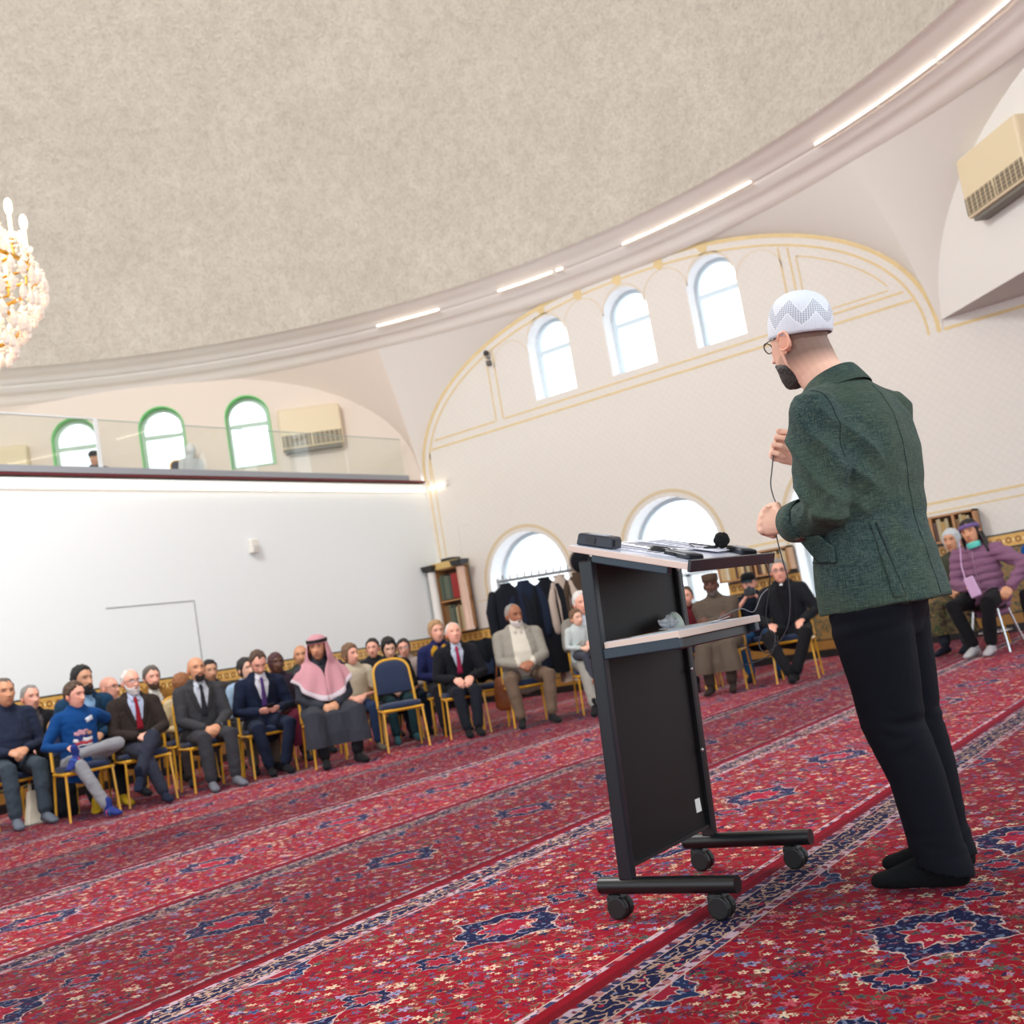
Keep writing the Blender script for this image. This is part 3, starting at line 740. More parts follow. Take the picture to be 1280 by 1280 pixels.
for (ya, yb, lab, grp) in ((6.83, 6.33, 'in left bay behind the clergyman', 'books behind the clergyman'), (6.27, 5.83, 'in right bay behind the clergyman', 'books behind the clergyman'), (4.21, 3.95, 'in left bay behind the purple jacket', 'books behind the woman in purple'), (3.91, 3.69, 'in middle bay behind the purple jacket', 'books behind the woman in purple'), (3.64, 3.44, 'in right bay behind the purple jacket', 'books behind the woman in purple')):
    y = ya; seq = 0; ords = ['first', 'second', 'third', 'fourth', 'fifth', 'sixth', 'seventh', 'eighth', 'ninth', 'tenth', 'eleventh', 'twelfth', 'thirteenth']
    while True:
        th = rnd.uniform(0.036, 0.052)
        if y - th < yb: break
        y -= th / 2 + 0.001; ci = rnd.choice([2, 2, 3, 6, 8, 4, 7, 2])
        book(14.18, y, 1.215, 0.16, th, rnd.uniform(0.22, 0.28), ci, '%s %s book from the left %s' % (ords[seq], cname[ci], lab), grp)
        y -= th / 2; seq += 1
# ================================================================ lectern and what lies on it
blk = mat('black_powder_coat', rgb(15, 16, 19), 0.38, bump=0.05, bscale=300)
blkpanel = mat('black_panel', rgb(12, 10, 11), 0.5, spec=0.3, bump=0.06, bscale=260)
steel = mat('blue_black_steel', rgb(40, 56, 68), 0.36, metal=0.1)
steel_u = mat('upright_steel', rgb(20, 27, 34), 0.34, metal=0.1)
lam = mat('pale_laminate', rgb(226, 204, 190), 0.4)
lam_top = mat('white_laminate', rgb(206, 210, 226), 0.22)
rubber = mat('caster_rubber', rgb(14, 14, 16), 0.5)
LX0, LX1 = 2.985, 3.60
lec = thing('lectern', 'black metal rolling lectern with pale sloped top standing on the carpet', 'lectern', (3.29, 1.82, 0))
O = Vector((3.29, 1.82, 0))
def lb(name, pts_or_c, size=None, m=blk, bevel=0.0, M=None, parent=lec):
    mb = MB(); mb.box(Vector(pts_or_c) - O, size, M); return mb.build(name, m, parent, smooth=False, bevel=bevel)
for x in (3.0, 3.565):
    mb = MB(); mb.tube([Vector((x, 1.575, 0.105)) - O, Vector((x, 2.045, 0.105)) - O], (0.026, 0.026), 16, hint=(0, 0, 1), cap='flat'); f_ = mb.build('foot_bar', blk, lec)
    lb('upright', (x, 1.915, 0.615), (0.034, 0.048, 0.99), steel_u if x < 3.2 else blk, 0.006, Matrix.Rotation(R(3.3), 3, 'X'))
    for y in (1.65, 2.0):
        c = Vector((x + 0.02, y, 0)) - O
        mb = MB()
        for sx in (-0.016, 0.016):
            mb.tube([c + Vector((sx - 0.011, 0, 0.036)), c + Vector((sx + 0.011, 0, 0.036))], 0.036, 16, hint=(0, 0, 1), cap='flat')
        w_ = mb.build('caster', rubber, lec, bevel=0.006)
        mb = MB(); mb.box(c + Vector((0, 0.008, 0.056)), (0.05, 0.055, 0.045)); mb.build('caster_hood', rubber, w_, bevel=0.012)
        mb = MB(); mb.tube([c + Vector((-0.01, 0.01, 0.06)), c + Vector((-0.01, 0.01, 0.085))], 0.010, 8); mb.build('caster_stem', blk, w_)
# modesty panels between the uprights
TL = Matrix.Rotation(R(3.3), 3, 'X')
lb('panel', (3.285, 1.925, 0.485), (0.53, 0.014, 0.65), blkpanel, 0, TL)
lb('panel', (3.285, 1.896, 0.985), (0.53, 0.014, 0.27), blkpanel, 0, TL)
lb('panel_edge', (3.285, 1.942, 0.160), (0.53, 0.03, 0.012), blk)
lb('barcode_sticker', (3.50, 1.9312, 0.24), (0.035, 0.002, 0.045), mat('white_sticker', rgb(226, 226, 220), 0.5))
for z in (0.42, 0.70, 1.05):
    mb = MB(); mb.sphere(Vector((3.545, 1.890 + (0.615 - z) * 0.058, z)) - O, 0.007, 8, 6); mb.build('bolt', mat('bolt_steel', rgb(190, 190, 190), 0.3, metal=0.9), lec)
# sloped top: y 1.535 (low, reader side) -> 1.937 (high)
ang = math.atan2(1.158 - 1.028, 1.937 - 1.535)
RX = Matrix.Rotation(ang, 3, 'X')
tc = Vector(((LX0 + LX1) / 2, (1.535 + 1.937) / 2, (1.028 + 1.158) / 2))
Lr = math.hypot(0.13, 0.402)
lb('top_board', tc, (LX1 - LX0, Lr, 0.02), lam, 0.002, RX)
nrm = RX @ Vector((0, 0, 1)); tdir = RX @ Vector((0, 1, 0))
lb('top_surface', tc + nrm * 0.0108, (LX1 - LX0 - 0.006, Lr - 0.006, 0.0016), lam_top, 0, RX)
lb('ledge', tc - tdir * (Lr / 2 + 0.004) + nrm * 0.002, (LX1 - LX0 + 0.002, 0.012, 0.036), mat('black_ledge', rgb(38, 36, 42), 0.35), 0.002, RX)
for x in (3.005, 3.56):
    lb('top_bracket', Vector((x, 1.735, 1.073)), (0.03, 0.27, 0.032), steel, 0.004, RX)
    lb('shelf_bracket', Vector((x, 1.75, 0.812)), (0.03, 0.27, 0.034), steel, 0.004)
lb('shelf', (3.292, 1.745, 0.836), (0.59, 0.265, 0.022), lam, 0.002)
lb('shelf_surface', (3.292, 1.745, 0.8478), (0.584, 0.26, 0.0016), lam_top)
lb('shelf_rail', (3.30, 1.655, 0.808), (0.50, 0.03, 0.034), blk, 0.004)
def on_top(x, y, h=0.0):   # point on the sloped surface
    v = (y - tc.y) / math.cos(ang); return Vector((x, tc.y, tc.z)) + tdir * v + nrm * (0.0117 + h)
RT = Matrix.Rotation(ang, 4, 'X')
paper = mat('paper_sheet', rgb(226, 228, 244), 0.6); paper2 = mat('white_paper', rgb(240, 240, 246), 0.6)
ink = mat('printed_lines', rgb(120, 120, 136), 0.7)
def sheet(x, y, wx, wy, rz, lab, h, m=paper, flat=None, curl=0.0, lines=True):
    loc = on_top(x, y, h) if flat is None else Vector((x, y, flat + h))
    t = thing('paper', lab, 'paper', loc); t.rotation_euler = ((Matrix.Rotation(ang, 4, 'X') if flat is None else Matrix()) @ Matrix.Rotation(rz, 4, 'Z')).to_euler()
    rows = []
    for i in range(9):
        u = i / 8 - 0.5; rows.append([(wx * (k / 6 - 0.5), wy * u, 0.0012 + curl * max(0, abs(k / 6 - 0.5) * 2 - 0.4) ** 2 + curl * 0.4 * max(0, u) ** 2) for k in range(7)])
    mb = MB(); mb.grid(rows); mb.build('sheet', m, t, solid=0.0012)
    if lines:
        mb = MB()
        for k in range(9): mb.box((-0.01 + 0.004 * (k % 3), wy * (0.34 - 0.08 * k), 0.0028 + 0.0), (wx * (0.72 - 0.05 * (k % 3)), 0.004, 0.0006))
        mb.build('text_lines', ink, t, smooth=False)
    return t
sheet(3.17, 1.77, 0.21, 0.297, R(4), 'printed sheet left of centre on the lectern top', 0.0)
sheet(3.33, 1.80, 0.297, 0.21, R(-8), 'printed sheet lying across the middle of the lectern top', 0.003, paper2)
sheet(3.45, 1.77, 0.21, 0.297, R(6), 'printed sheet on the right half of the lectern top', 0.006)
dev = mat('charcoal_device', rgb(38, 42, 52), 0.42); devb = mat('device_panel', rgb(24, 26, 30), 0.35); lcd = mat('grey_label', rgb(160, 166, 176), 0.4)
def pack(x, y, rz, L, W, H, lab, name='transmitter'):
    t = thing(name, lab, 'radio pack', on_top(x, y, 0.0)); t.rotation_euler = (RT @ Matrix.Rotation(rz, 4, 'Z')).to_euler()
    mb = MB(); mb.box((0, 0, H / 2), (W, L, H), taper=0.94); mb.build('body', dev, t, bevel=0.006)
    mb = MB(); mb.box((0, 0.0, H + 0.0005), (W * 0.7, L * 0.5, 0.002)); mb.build('label_plate', lcd, t, smooth=False)
    mb = MB(); mb.box((0, -L / 2 - 0.001, H / 2), (W * 0.6, 0.004, H * 0.5)); mb.build('end_panel', devb, t, smooth=False)
    mb = MB(); mb.tube([(W * 0.3, L / 2, H * 0.6), (W * 0.3, L / 2 + 0.018, H * 0.6)], 0.007, 8); mb.build('knob', devb, t)
    mb = MB(); mb.box((-W / 2 - 0.001, L * 0.1, H / 2), (0.003, L * 0.25, H * 0.5)); mb.build('switch', devb, t, smooth=False)
    return t
pack(3.055, 1.872, R(4), 0.13, 0.07, 0.038, 'dark grey recorder box at the high left corner of the lectern top')
pack(3.115, 1.615, R(-24), 0.12, 0.07, 0.018, 'flat black radio pack at the near low corner of the lectern top')
pack(3.50, 1.60, R(-40), 0.12, 0.065, 0.02, 'black radio pack by the foam microphone on the lectern top')
t = thing('microphone', 'small black microphone with fuzzy windscreen on the right of the lectern top', 'microphone', on_top(3.485, 1.665, 0.0)); t.rotation_euler = (ang, 0, 0)
fz = MB()
fz.sphere((0, 0, 0.036), 0.027, 18, 12)
fz.v = [tuple(Vector(p) + (Vector(p) - Vector((0, 0, 0.036))).normalized() * noise.noise(Vector(p) * 120) * 0.006) for p in fz.v]
fz.build('windscreen', mat('black_foam', rgb(14, 14, 16), 0.95, bump=1.0, bscale=200), t)
mb = MB(); mb.tube([(0, 0, 0.02), (-0.03, 0.01, 0.012), (-0.08, 0.02, 0.008)], 0.006, 8); mb.build('stem', devb, t)
wire_m = mat('black_wire', rgb(26, 26, 30), 0.5); wire_g = mat('grey_wire', rgb(150, 154, 160), 0.45)
def wire(lab, pts, r=0.0022, m=wire_m, name='cable', sub=6):
    P = [Vector(p) for p in pts]; out = []
    for i in range(len(P) - 1):
        p0 = P[max(0, i - 1)]; p1 = P[i]; p2 = P[i + 1]; p3 = P[min(len(P) - 1, i + 2)]
        for k in range(sub):
            u = k / sub; out.append(0.5 * ((2 * p1) + (p2 - p0) * u + (2 * p0 - 5 * p1 + 4 * p2 - p3) * u * u + (3 * p1 - p0 - 3 * p2 + p3) * u ** 3))
    out.append(P[-1]); L = out[0].copy()
    mb = MB(); mb.tube([p - L for p in out], r, 6); o = mb.build(name, m); o.location = L
    return tag(o, lab, 'cable')
coil = []
for i in range(20):
    a = i * 0.9; rr = 0.03 - 0.0006 * i; coil.append(on_top(3.13 + rr * 1.2 * math.cos(a), 1.70 + rr * math.sin(a) * 1.3, 0.006 + 0.0008 * i))
wire('thin black cable coiled on the papers of the lectern top', coil, 0.0018)
wire('black cable running along the right rear of the lectern top', [on_top(3.36, 1.70, 0.012), on_top(3.41, 1.74, 0.016), on_top(3.46, 1.71, 0.014), on_top(3.485, 1.66, 0.012)], 0.002)
# on the shelf
SH = 0.8487
sheet(3.38, 1.75, 0.21, 0.24, R(-70), 'curling white sheet on the right of the lectern shelf', 0.0005, paper2, flat=SH, curl=0.02, lines=False)
sheet(3.16, 1.72, 0.25, 0.18, R(8), 'pale sheet on the left of the lectern shelf', 0.0, mat('pale_green_paper', rgb(206, 222, 224), 0.5), flat=SH, lines=False)
t = thing('plastic_cup_lid', 'pale green translucent plastic dish standing on edge on the lectern shelf', 'dish', (3.43, 1.83, SH + 0.002))
mb = MB(); rows = []
for i in range(9):
    q = PI * i / 16
    rows.append([(0.05 * math.sin(q) * math.cos(a), 0.022 * (1 - math.cos(q)) * 1.2, 0.055 * math.sin(q) * abs(math.sin(a)) + 0.0) for a in [PI * k / 20 for k in range(21)]])
mb.grid(rows); mb.build('dish', mat('pale_green_plastic', rgb(176, 196, 186), 0.3), t, solid=0.003)
t = thing('crumpled_wrapper', 'crumpled clear plastic wrapper on the lectern shelf against the black panel', 'wrapper', (3.36, 1.835, SH))
mb = MB(); mb.sphere((0, 0, 0.018), (0.045, 0.024, 0.019), 20, 14)
mb.v = [tuple(Vector(p) * (1 + 0.5 * noise.noise(Vector(p) * 60)) + Vector((0, 0, 0.004))) for p in mb.v]
mb.build('wrapper', mat('clear_crinkle', rgb(186, 192, 198), 0.15, spec=0.8), t, smooth=False)
wire('thin grey earphone cable looping off the lectern shelf', [(3.45, 1.70, SH + 0.01), (3.50, 1.64, SH + 0.03), (3.56, 1.62, SH + 0.012), (3.60, 1.60, SH + 0.06), (3.62, 1.58, SH + 0.08)], 0.0018, wire_g)
wire('black cable hanging from the lectern top edge past the shelf', [(3.50, 1.52, 1.02), (3.505, 1.515, 0.96), (3.47, 1.52, 0.90), (3.45, 1.53, 0.84), (3.46, 1.53, 0.78), (3.50, 1.53, 0.75), (3.53, 1.54, 0.77)], 0.0018)
# thin seam cable lying across the carpet
def floor_cable():
    pts = [(3.98, 6.02, 0.004), (5.2, 5.6, 0.004), (6.6, 4.55, 0.004), (7.4, 2.9, 0.004), (7.9, 1.9, 0.004)]
    return pts
wire('thin dark red cable lying across the carpet in front of the audience', [(4.6, 7.1, 0.004), (5.35, 6.0, 0.004), (6.38, 4.60, 0.004), (6.75, 3.65, 0.004), (6.95, 2.6, 0.004), (7.2, 1.7, 0.004)], 0.0032, mat('dark_red_cable', rgb(120, 30, 44), 0.5))
# ================================================================ people
def V(*a): return Vector(a)
def remesh(mb, voxel, smooth=4, wr=0.0, ws=9.0, seed=0.0, stretch=(1, 1, 1)):
    me = mb.mesh('tmp'); o = bpy.data.objects.new('tmp', me); COL.objects.link(o)
    md = o.modifiers.new('r', 'REMESH'); md.mode = 'VOXEL'; md.voxel_size = voxel
    if smooth:
        sm = o.modifiers.new('s', 'SMOOTH'); sm.factor = 0.5; sm.iterations = smooth
    dg = bpy.context.evaluated_depsgraph_get()
    out = bpy.data.meshes.new_from_object(o.evaluated_get(dg))
    bpy.data.objects.remove(o); bpy.data.meshes.remove(me)
    if wr:
        nrm_ = [v.normal.copy() for v in out.vertices]
        for v, n in zip(out.vertices, nrm_):
            p = Vector((v.co.x * stretch[0], v.co.y * stretch[1], v.co.z * stretch[2])) * ws + Vector((seed, 0, 0))
            q = noise.noise(p); q2 = 1 - abs(noise.noise(p * 1.7 + Vector((7, 3, 1)))) * 2
            v.co += n * (wr * (0.6 * q + 0.5 * q2))
    return out
def mesh_np(me):
    n = len(me.vertices); co = np.empty(n * 3); me.vertices.foreach_get('co', co); return co.reshape(-1, 3), [tuple(p.vertices) for p in me.polygons]
def submesh(name, co, faces, keep):
    used = {}; vs = []; fs = []
    for f, k in zip(faces, keep):
        if not k: continue
        q = []
        for i in f:
            if i not in used: used[i] = len(vs); vs.append(tuple(co[i]))
            q.append(used[i])
        fs.append(tuple(q))
    me = bpy.data.meshes.new(name); me.from_pydata(vs, [], fs); me.update(); return me

# ---- head ----------------------------------------------------------------
def head_dirs(nu, nv):
    az = []
    for i in range(nu):
        u = i / nu * 2 - 1                                   # -1..1, 0 = front
        az.append(PI * (0.55 * u + 0.45 * u ** 3))
    el = [-PI / 2 + PI * (j + 0.5) / nv for j in range(nv)]
    A, E = np.meshgrid(np.array(az), np.array(el))
    return A, E
def ell_hit(d, c, r):
    c = np.array(c); r = np.array(r)
    a = ((d / r) ** 2).sum(-1); b = -2 * (d * c / r ** 2).sum(-1); cc = (c ** 2 / r ** 2).sum() - 1
    disc = np.maximum(b * b - 4 * a * cc, 0); return (-b + np.sqrt(disc)) / (2 * a)
def head_surface(nu, nv, jaw=1.0, fat=0.0, nose=1.0, child=False):
    A, E = head_dirs(nu, nv)
    d = np.stack([np.sin(A) * np.cos(E), np.cos(A) * np.cos(E), np.sin(E)], -1)
    r1 = ell_hit(d, (0, -0.012, 0.026), (0.077 + fat * 0.3, 0.098, 0.092))
    r2 = ell_hit(d, (0, 0.018, -0.040), ((0.057 + fat) * jaw, 0.070 + fat * 0.5, 0.082 + (0.0 if not child else -0.012)))
    k = 90.0; r = np.log(np.exp(k * r1) + np.exp(k * r2)) / k
    p = d * r[..., None]
    X, Y, Z = p[..., 0], p[..., 1], p[..., 2]
    front = np.clip((Y - 0.02) / 0.05, 0, 1)
    gz = lambda a, c, s: np.exp(-((a - c) / s) ** 2)
    dy = np.zeros_like(X)
    # nose ridge growing towards the tip
    nz = np.clip((0.022 - Z) / 0.055, 0, 1) * (Z > -0.040) * np.clip((Z + 0.044) / 0.008, 0, 1)
    dy += 0.026 * nose * nz * gz(X, 0, 0.0075 + 0.006 * np.clip((0.0 - Z) / 0.03, 0, 1))
    dy += 0.007 * gz(np.abs(X), 0.013, 0.007) * gz(Z, -0.031, 0.008)
    dy -= 0.013 * gz(np.abs(X), 0.032, 0.016) * gz(Z, 0.010, 0.013)
    dy += 0.005 * gz(np.abs(X), 0.033, 0.010) * gz(Z, 0.008, 0.008)
    dy += 0.006 * gz(np.abs(X), 0.028, 0.024) * gz(Z, 0.034, 0.010)
    dy += 0.005 * gz(np.abs(X), 0.044, 0.018) * gz(Z, -0.020, 0.018)
    dy += 0.006 * gz(X, 0, 0.022) * (gz(Z, -0.055, 0.006) + gz(Z, -0.068, 0.007)) - 0.004 * gz(X, 0, 0.022) * gz(Z, -0.0615, 0.003)
    dy -= 0.004 * gz(X, 0, 0.02) * gz(Z, -0.082, 0.008)
    dy += 0.008 * gz(X, 0, 0.022) * gz(Z, -0.104, 0.013)
    Y = Y + dy * front
    return A, E, np.stack([X, Y, Z], -1), front
def rows_to_mesh(mb, P, mi=0):
    nv, nu = P.shape[:2]
    vs = [tuple(p) for p in P.reshape(-1, 3)]
    b = len(vs); vs.append(tuple(P[0].mean(0))); vs.append(tuple(P[-1].mean(0))); fs = []
    for j in range(nv - 1):
        for i in range(nu):
            i2 = (i + 1) % nu; fs.append((j * nu + i2, j * nu + i, (j + 1) * nu + i, (j + 1) * nu + i2))
    for i in range(nu):
        i2 = (i + 1) % nu; fs.append((b, i, i2)); fs.append((b + 1, (nv - 1) * nu + i2, (nv - 1) * nu + i))
    mb.add(vs, fs, mi)
def smoothstep(x, a, b):
    t = np.clip((x - a) / (b - a), 0, 1); return t * t * (3 - 2 * t)
HAIRLINE = {'full': [(0, .078), (25, .081), (45, .068), (62, .042), (75, .020), (86, -.022), (96, -.018), (104, .0), (120, -.030), (150, -.062), (180, -.068)],
            'receding': [(0, .082), (18, .086), (38, .092), (52, .076), (66, .040), (76, .018), (86, -.020), (96, -.016), (104, .0), (120, -.030), (150, -.062), (180, -.068)],
            'horseshoe': [(0, .14), (50, .14), (68, .060), (80, .030), (88, -.018), (96, -.014), (104, .005), (120, -.028), (150, -.060), (180, -.066)],
            'long': [(0, .070), (22, .074), (40, .058), (58, .024), (68, -.030), (74, -.085), (90, -.11), (110, -.13), (180, -.14)],
            'bob': [(0, .070), (25, .072), (45, .056), (60, .026), (70, -.010), (79, -.065), (100, -.085), (130, -.09), (180, -.095)],
            'scarf': [(0, .058), (25, .056), (42, .034), (52, .0), (56, -.04), (50, -.085), (60, -.12), (120, -.14), (180, -.15)]}
def hair_shell(style, th, nu, nv, args, wave=0.0, seed=0.0, top=None):
    A, E, P, fr = head_surface(nu, nv, **args)
    a = np.degrees(np.abs(A)); hl = HAIRLINE[style]
    if style == 'scarf':
        zl = np.interp(a, [0, 25, 42, 52, 60, 75, 120, 180], [.058, .055, .034, .0, -.06, -.13, -.15, -.15])
    else:
        zl = np.interp(a, [q[0] for q in hl], [q[1] for q in hl])
    jag = np.array([noise.noise(Vector((q[0] * 60, q[1] * 60, q[2] * 25 + seed))) for q in P.reshape(-1, 3)]).reshape(zl.shape)
    if style not in ('scarf',): zl = zl + 0.017 * jag
    m = smoothstep(P[..., 2] - zl, -0.004, 0.020)
    n = P / np.linalg.norm(P, axis=-1, keepdims=True)
    t_ = th * (0.75 + 0.55 * smoothstep(P[..., 2], 0.03, 0.11)) if style not in ('scarf',) else th * np.ones_like(m)
    disp = -0.010 + m * (t_ + 0.010)
    if wave:
        w_ = np.array([noise.noise(Vector(tuple(q)) * 45 + Vector((seed, 0, 0))) for q in P.reshape(-1, 3)]).reshape(m.shape)
        disp = disp + m * w_ * wave
    mb = MB(); rows_to_mesh(mb, P + n * disp[..., None]); return mb
def beard_shell(th, nu, nv, args, seed=0.0, goatee=False, low=0.0, side=True):
    A, E, P, fr = head_surface(nu, nv, **args)
    a = np.degrees(np.abs(A)); X, Y, Z = P[..., 0], P[..., 1], P[..., 2]
    ztop = np.interp(a, [0, 14, 22, 34, 50, 70, 84, 100], [-.040, -.040, -.046, -.052, -.045, -.030, .0, .0] if side else [-.040, -.040, -.046, -.054, -.058, -.068, -.085, -.10])
    m = smoothstep(ztop - Z, 0.0, 0.010) * smoothstep(92 - a, 0, 8)
    if goatee: m = m * smoothstep(46 - a, 0, 10)
    lips = np.exp(-((X / 0.022) ** 2 + ((Z + 0.0615) / 0.009) ** 2) ** 2); m = m * (1 - lips * 0.95)
    m = m * smoothstep(Z, -0.125, -0.11)
    n = P / np.linalg.norm(P, axis=-1, keepdims=True)
    w_ = np.array([noise.noise(Vector(tuple(q)) * 60 + Vector((seed, 0, 0))) for q in P.reshape(-1, 3)]).reshape(m.shape)
    grow = th * (0.6 + 0.9 * smoothstep(-Z, 0.06, 0.11) * smoothstep(60 - a, 0, 40)) + w_ * th * 0.25
    disp = -0.010 + m * (grow + 0.010)
    Q = P + n * disp[..., None]; Q[..., 2] -= m * low * smoothstep(-Z, 0.06, 0.11)
    mb = MB(); rows_to_mesh(mb, Q); return mb

def skin_mat(name, c):
    if name in MATS: return MATS[name]
    m, nt, b = new_mat(name); g = G(nt)
    at = nt.nodes.new('ShaderNodeAttribute'); at.attribute_name = 'tint'
    nt.links.new(g.mix(1.0, (*c, 1), at.outputs['Color'], 'MULTIPLY'), b.inputs['Base Color'])
    b.inputs['Roughness'].default_value = 0.5; b.inputs['Specular IOR Level'].default_value = 0.4
    b.inputs['Subsurface Weight'].default_value = 0.0
    n = g.noise(g.nt.nodes.new('ShaderNodeTexCoord').outputs['Object'], 140, 2).outputs['Fac']
    nt.links.new(g.bump(n, 0.12, 0.004), b.inputs['Normal'])
    MATS[name] = m; return m
SKIN = {'light': rgb(232, 182, 158), 'pink': rgb(236, 172, 150), 'tan': rgb(208, 150, 116), 'brown': rgb(160, 104, 76), 'dark': rgb(96, 60, 46), 'olive': rgb(200, 148, 118)}
def tube_arm(mb, a, b, c, r, hint=None): mb.tube([a, a.lerp(b, .5), b, b.lerp(c, .5), c], r, 12)
def ik(S, W, l1, l2, pole):
    d = W - S; L = min(d.length, (l1 + l2) * 0.999); dn = d.normalized()
    x = (l1 * l1 - l2 * l2 + L * L) / (2 * L); h = math.sqrt(max(0, l1 * l1 - x * x))
    pv = Vector(pole); pv = pv - dn * pv.dot(dn); pv.normalize()
    return S + dn * x + pv * h
def hand(mb, W, d, n, side, curl=0.5, sc=1.0, spread=0.0, seg=8, thumb=0.5, index=None):
    d = Vector(d).normalized(); n = Vector(n); n = (n - d * n.dot(d)).normalized()
    t = d.cross(n) * side
    L = 0.085 * sc
    mb.tube([W - d * 0.03, W + d * 0.01, W + d * L * 0.55, W + d * L], [(0.027 * sc, 0.019 * sc), (0.029 * sc, 0.019 * sc), (0.040 * sc, 0.017 * sc), (0.041 * sc, 0.013 * sc)], 12, hint=t)
    offs = (0.030, 0.010, -0.010, -0.029); lens = (0.95, 1.05, 0.98, 0.78)
    for i, (o_, l_) in enumerate(zip(offs, lens)):
        c_ = curl if not (index is not None and i == 0) else index
        p = W + d * (L - 0.004 - 0.004 * abs(i - 1.3)) + t * o_ * sc; dirv = (d + t * spread * (1.5 - i) * 0.2).normalized(); pts = [p]
        if seg > 10: mb.sphere(tuple(p - n * 0.004 - d * 0.004), 0.0125 * sc, 10, 8)
        for k, sl in enumerate((0.044, 0.028, 0.022)):
            a = c_ * (1.35, 1.5, 0.9)[k]
            M_ = Matrix.Rotation(a, 3, d.cross(n).normalized())
            dirv = (M_ @ dirv).normalized(); p = p + dirv * sl * l_ * sc; pts.append(p)
        mb.tube(pts, [0.0098 * sc, 0.0092 * sc, 0.0085 * sc, 0.0072 * sc], seg)
    b0 = W + d * 0.022 * sc + t * 0.024 * sc
    d1 = (t * 0.75 + d * 0.75 + n * 0.35 * thumb).normalized(); d2 = (d * 1.0 + t * (0.25 - 0.5 * thumb) + n * 0.7 * thumb).normalized(); d3 = (d * 0.9 - t * 0.55 * thumb + n * 0.5 * thumb).normalized()
    p1 = b0 + d1 * 0.040 * sc; p2 = p1 + d2 * 0.034 * sc; p3 = p2 + d3 * 0.026 * sc
    mb.tube([b0, p1, p2, p3], [0.0135 * sc, 0.0115 * sc, 0.0105 * sc, 0.0085 * sc], seg)
def foot(mb, A, d, ln=0.25, h=0.0):
    """sock or shoe: ankle A, toe direction d (horizontal)"""
    d = Vector(d).normalized(); up = Vector((0, 0, 1)); side = d.cross(up)
    if side.length < 0.1: side = Vector((1, 0, 0))
    side.normalize(); up = side.cross(d).normalized()
    base = A - up * 0.075
    pts = [base - d * 0.045 + up * 0.036, base + d * 0.0 + up * 0.046, base + d * ln * 0.22 + up * 0.048, base + d * ln * 0.40 + up * 0.038, base + d * ln * 0.58 + up * 0.029, base + d * ln * 0.74 + up * 0.024]
    rad = [(0.031, 0.034), (0.036, 0.046), (0.038, 0.047), (0.043, 0.037), (0.047, 0.028), (0.036, 0.021)]
    mb.tube(pts, rad, 12, hint=side)
    mb.tube([A + up * 0.075, A, A - up * 0.03], [0.040, 0.041, 0.040], 12)
def surface_line(bvh, pts, dr, wd, off, name, m, parent, side=None, both=True):
    """ribbon laid on a surface: pts start points, dr ray direction"""
    hit = []
    for p in pts:
        h = bvh.ray_cast(Vector(p), Vector(dr))
        if h[0] is not None: hit.append((h[0] + h[1] * off, h[1]))
    if len(hit) < 2: return None
    rows = []
    for i, (p, n) in enumerate(hit):
        a = hit[max(0, i - 1)][0]; b = hit[min(len(hit) - 1, i + 1)][0]; tng = (b - a)
        n2 = -Vector(dr)
        s_ = tng.cross(n2)
        if s_.length < 1e-6: continue
        s_.normalize(); w_ = wd[min(i, len(wd) - 1)] if isinstance(wd, (list, tuple)) else wd
        row = []
        for q in (-0.5, -0.17, 0.17, 0.5):
            pp = p + s_ * w_ * q
            h = bvh.ray_cast(pp - Vector(dr) * 0.2, Vector(dr))
            if h[0] is not None and (h[0] - p).length < w_ + 0.05: pp = h[0] + h[1] * off
            row.append(pp)
        rows.append(row)
    if len(rows) < 2: return None
    mb = MB(); mb.grid(rows); return mb.build(name, m, parent, solid=0.002)

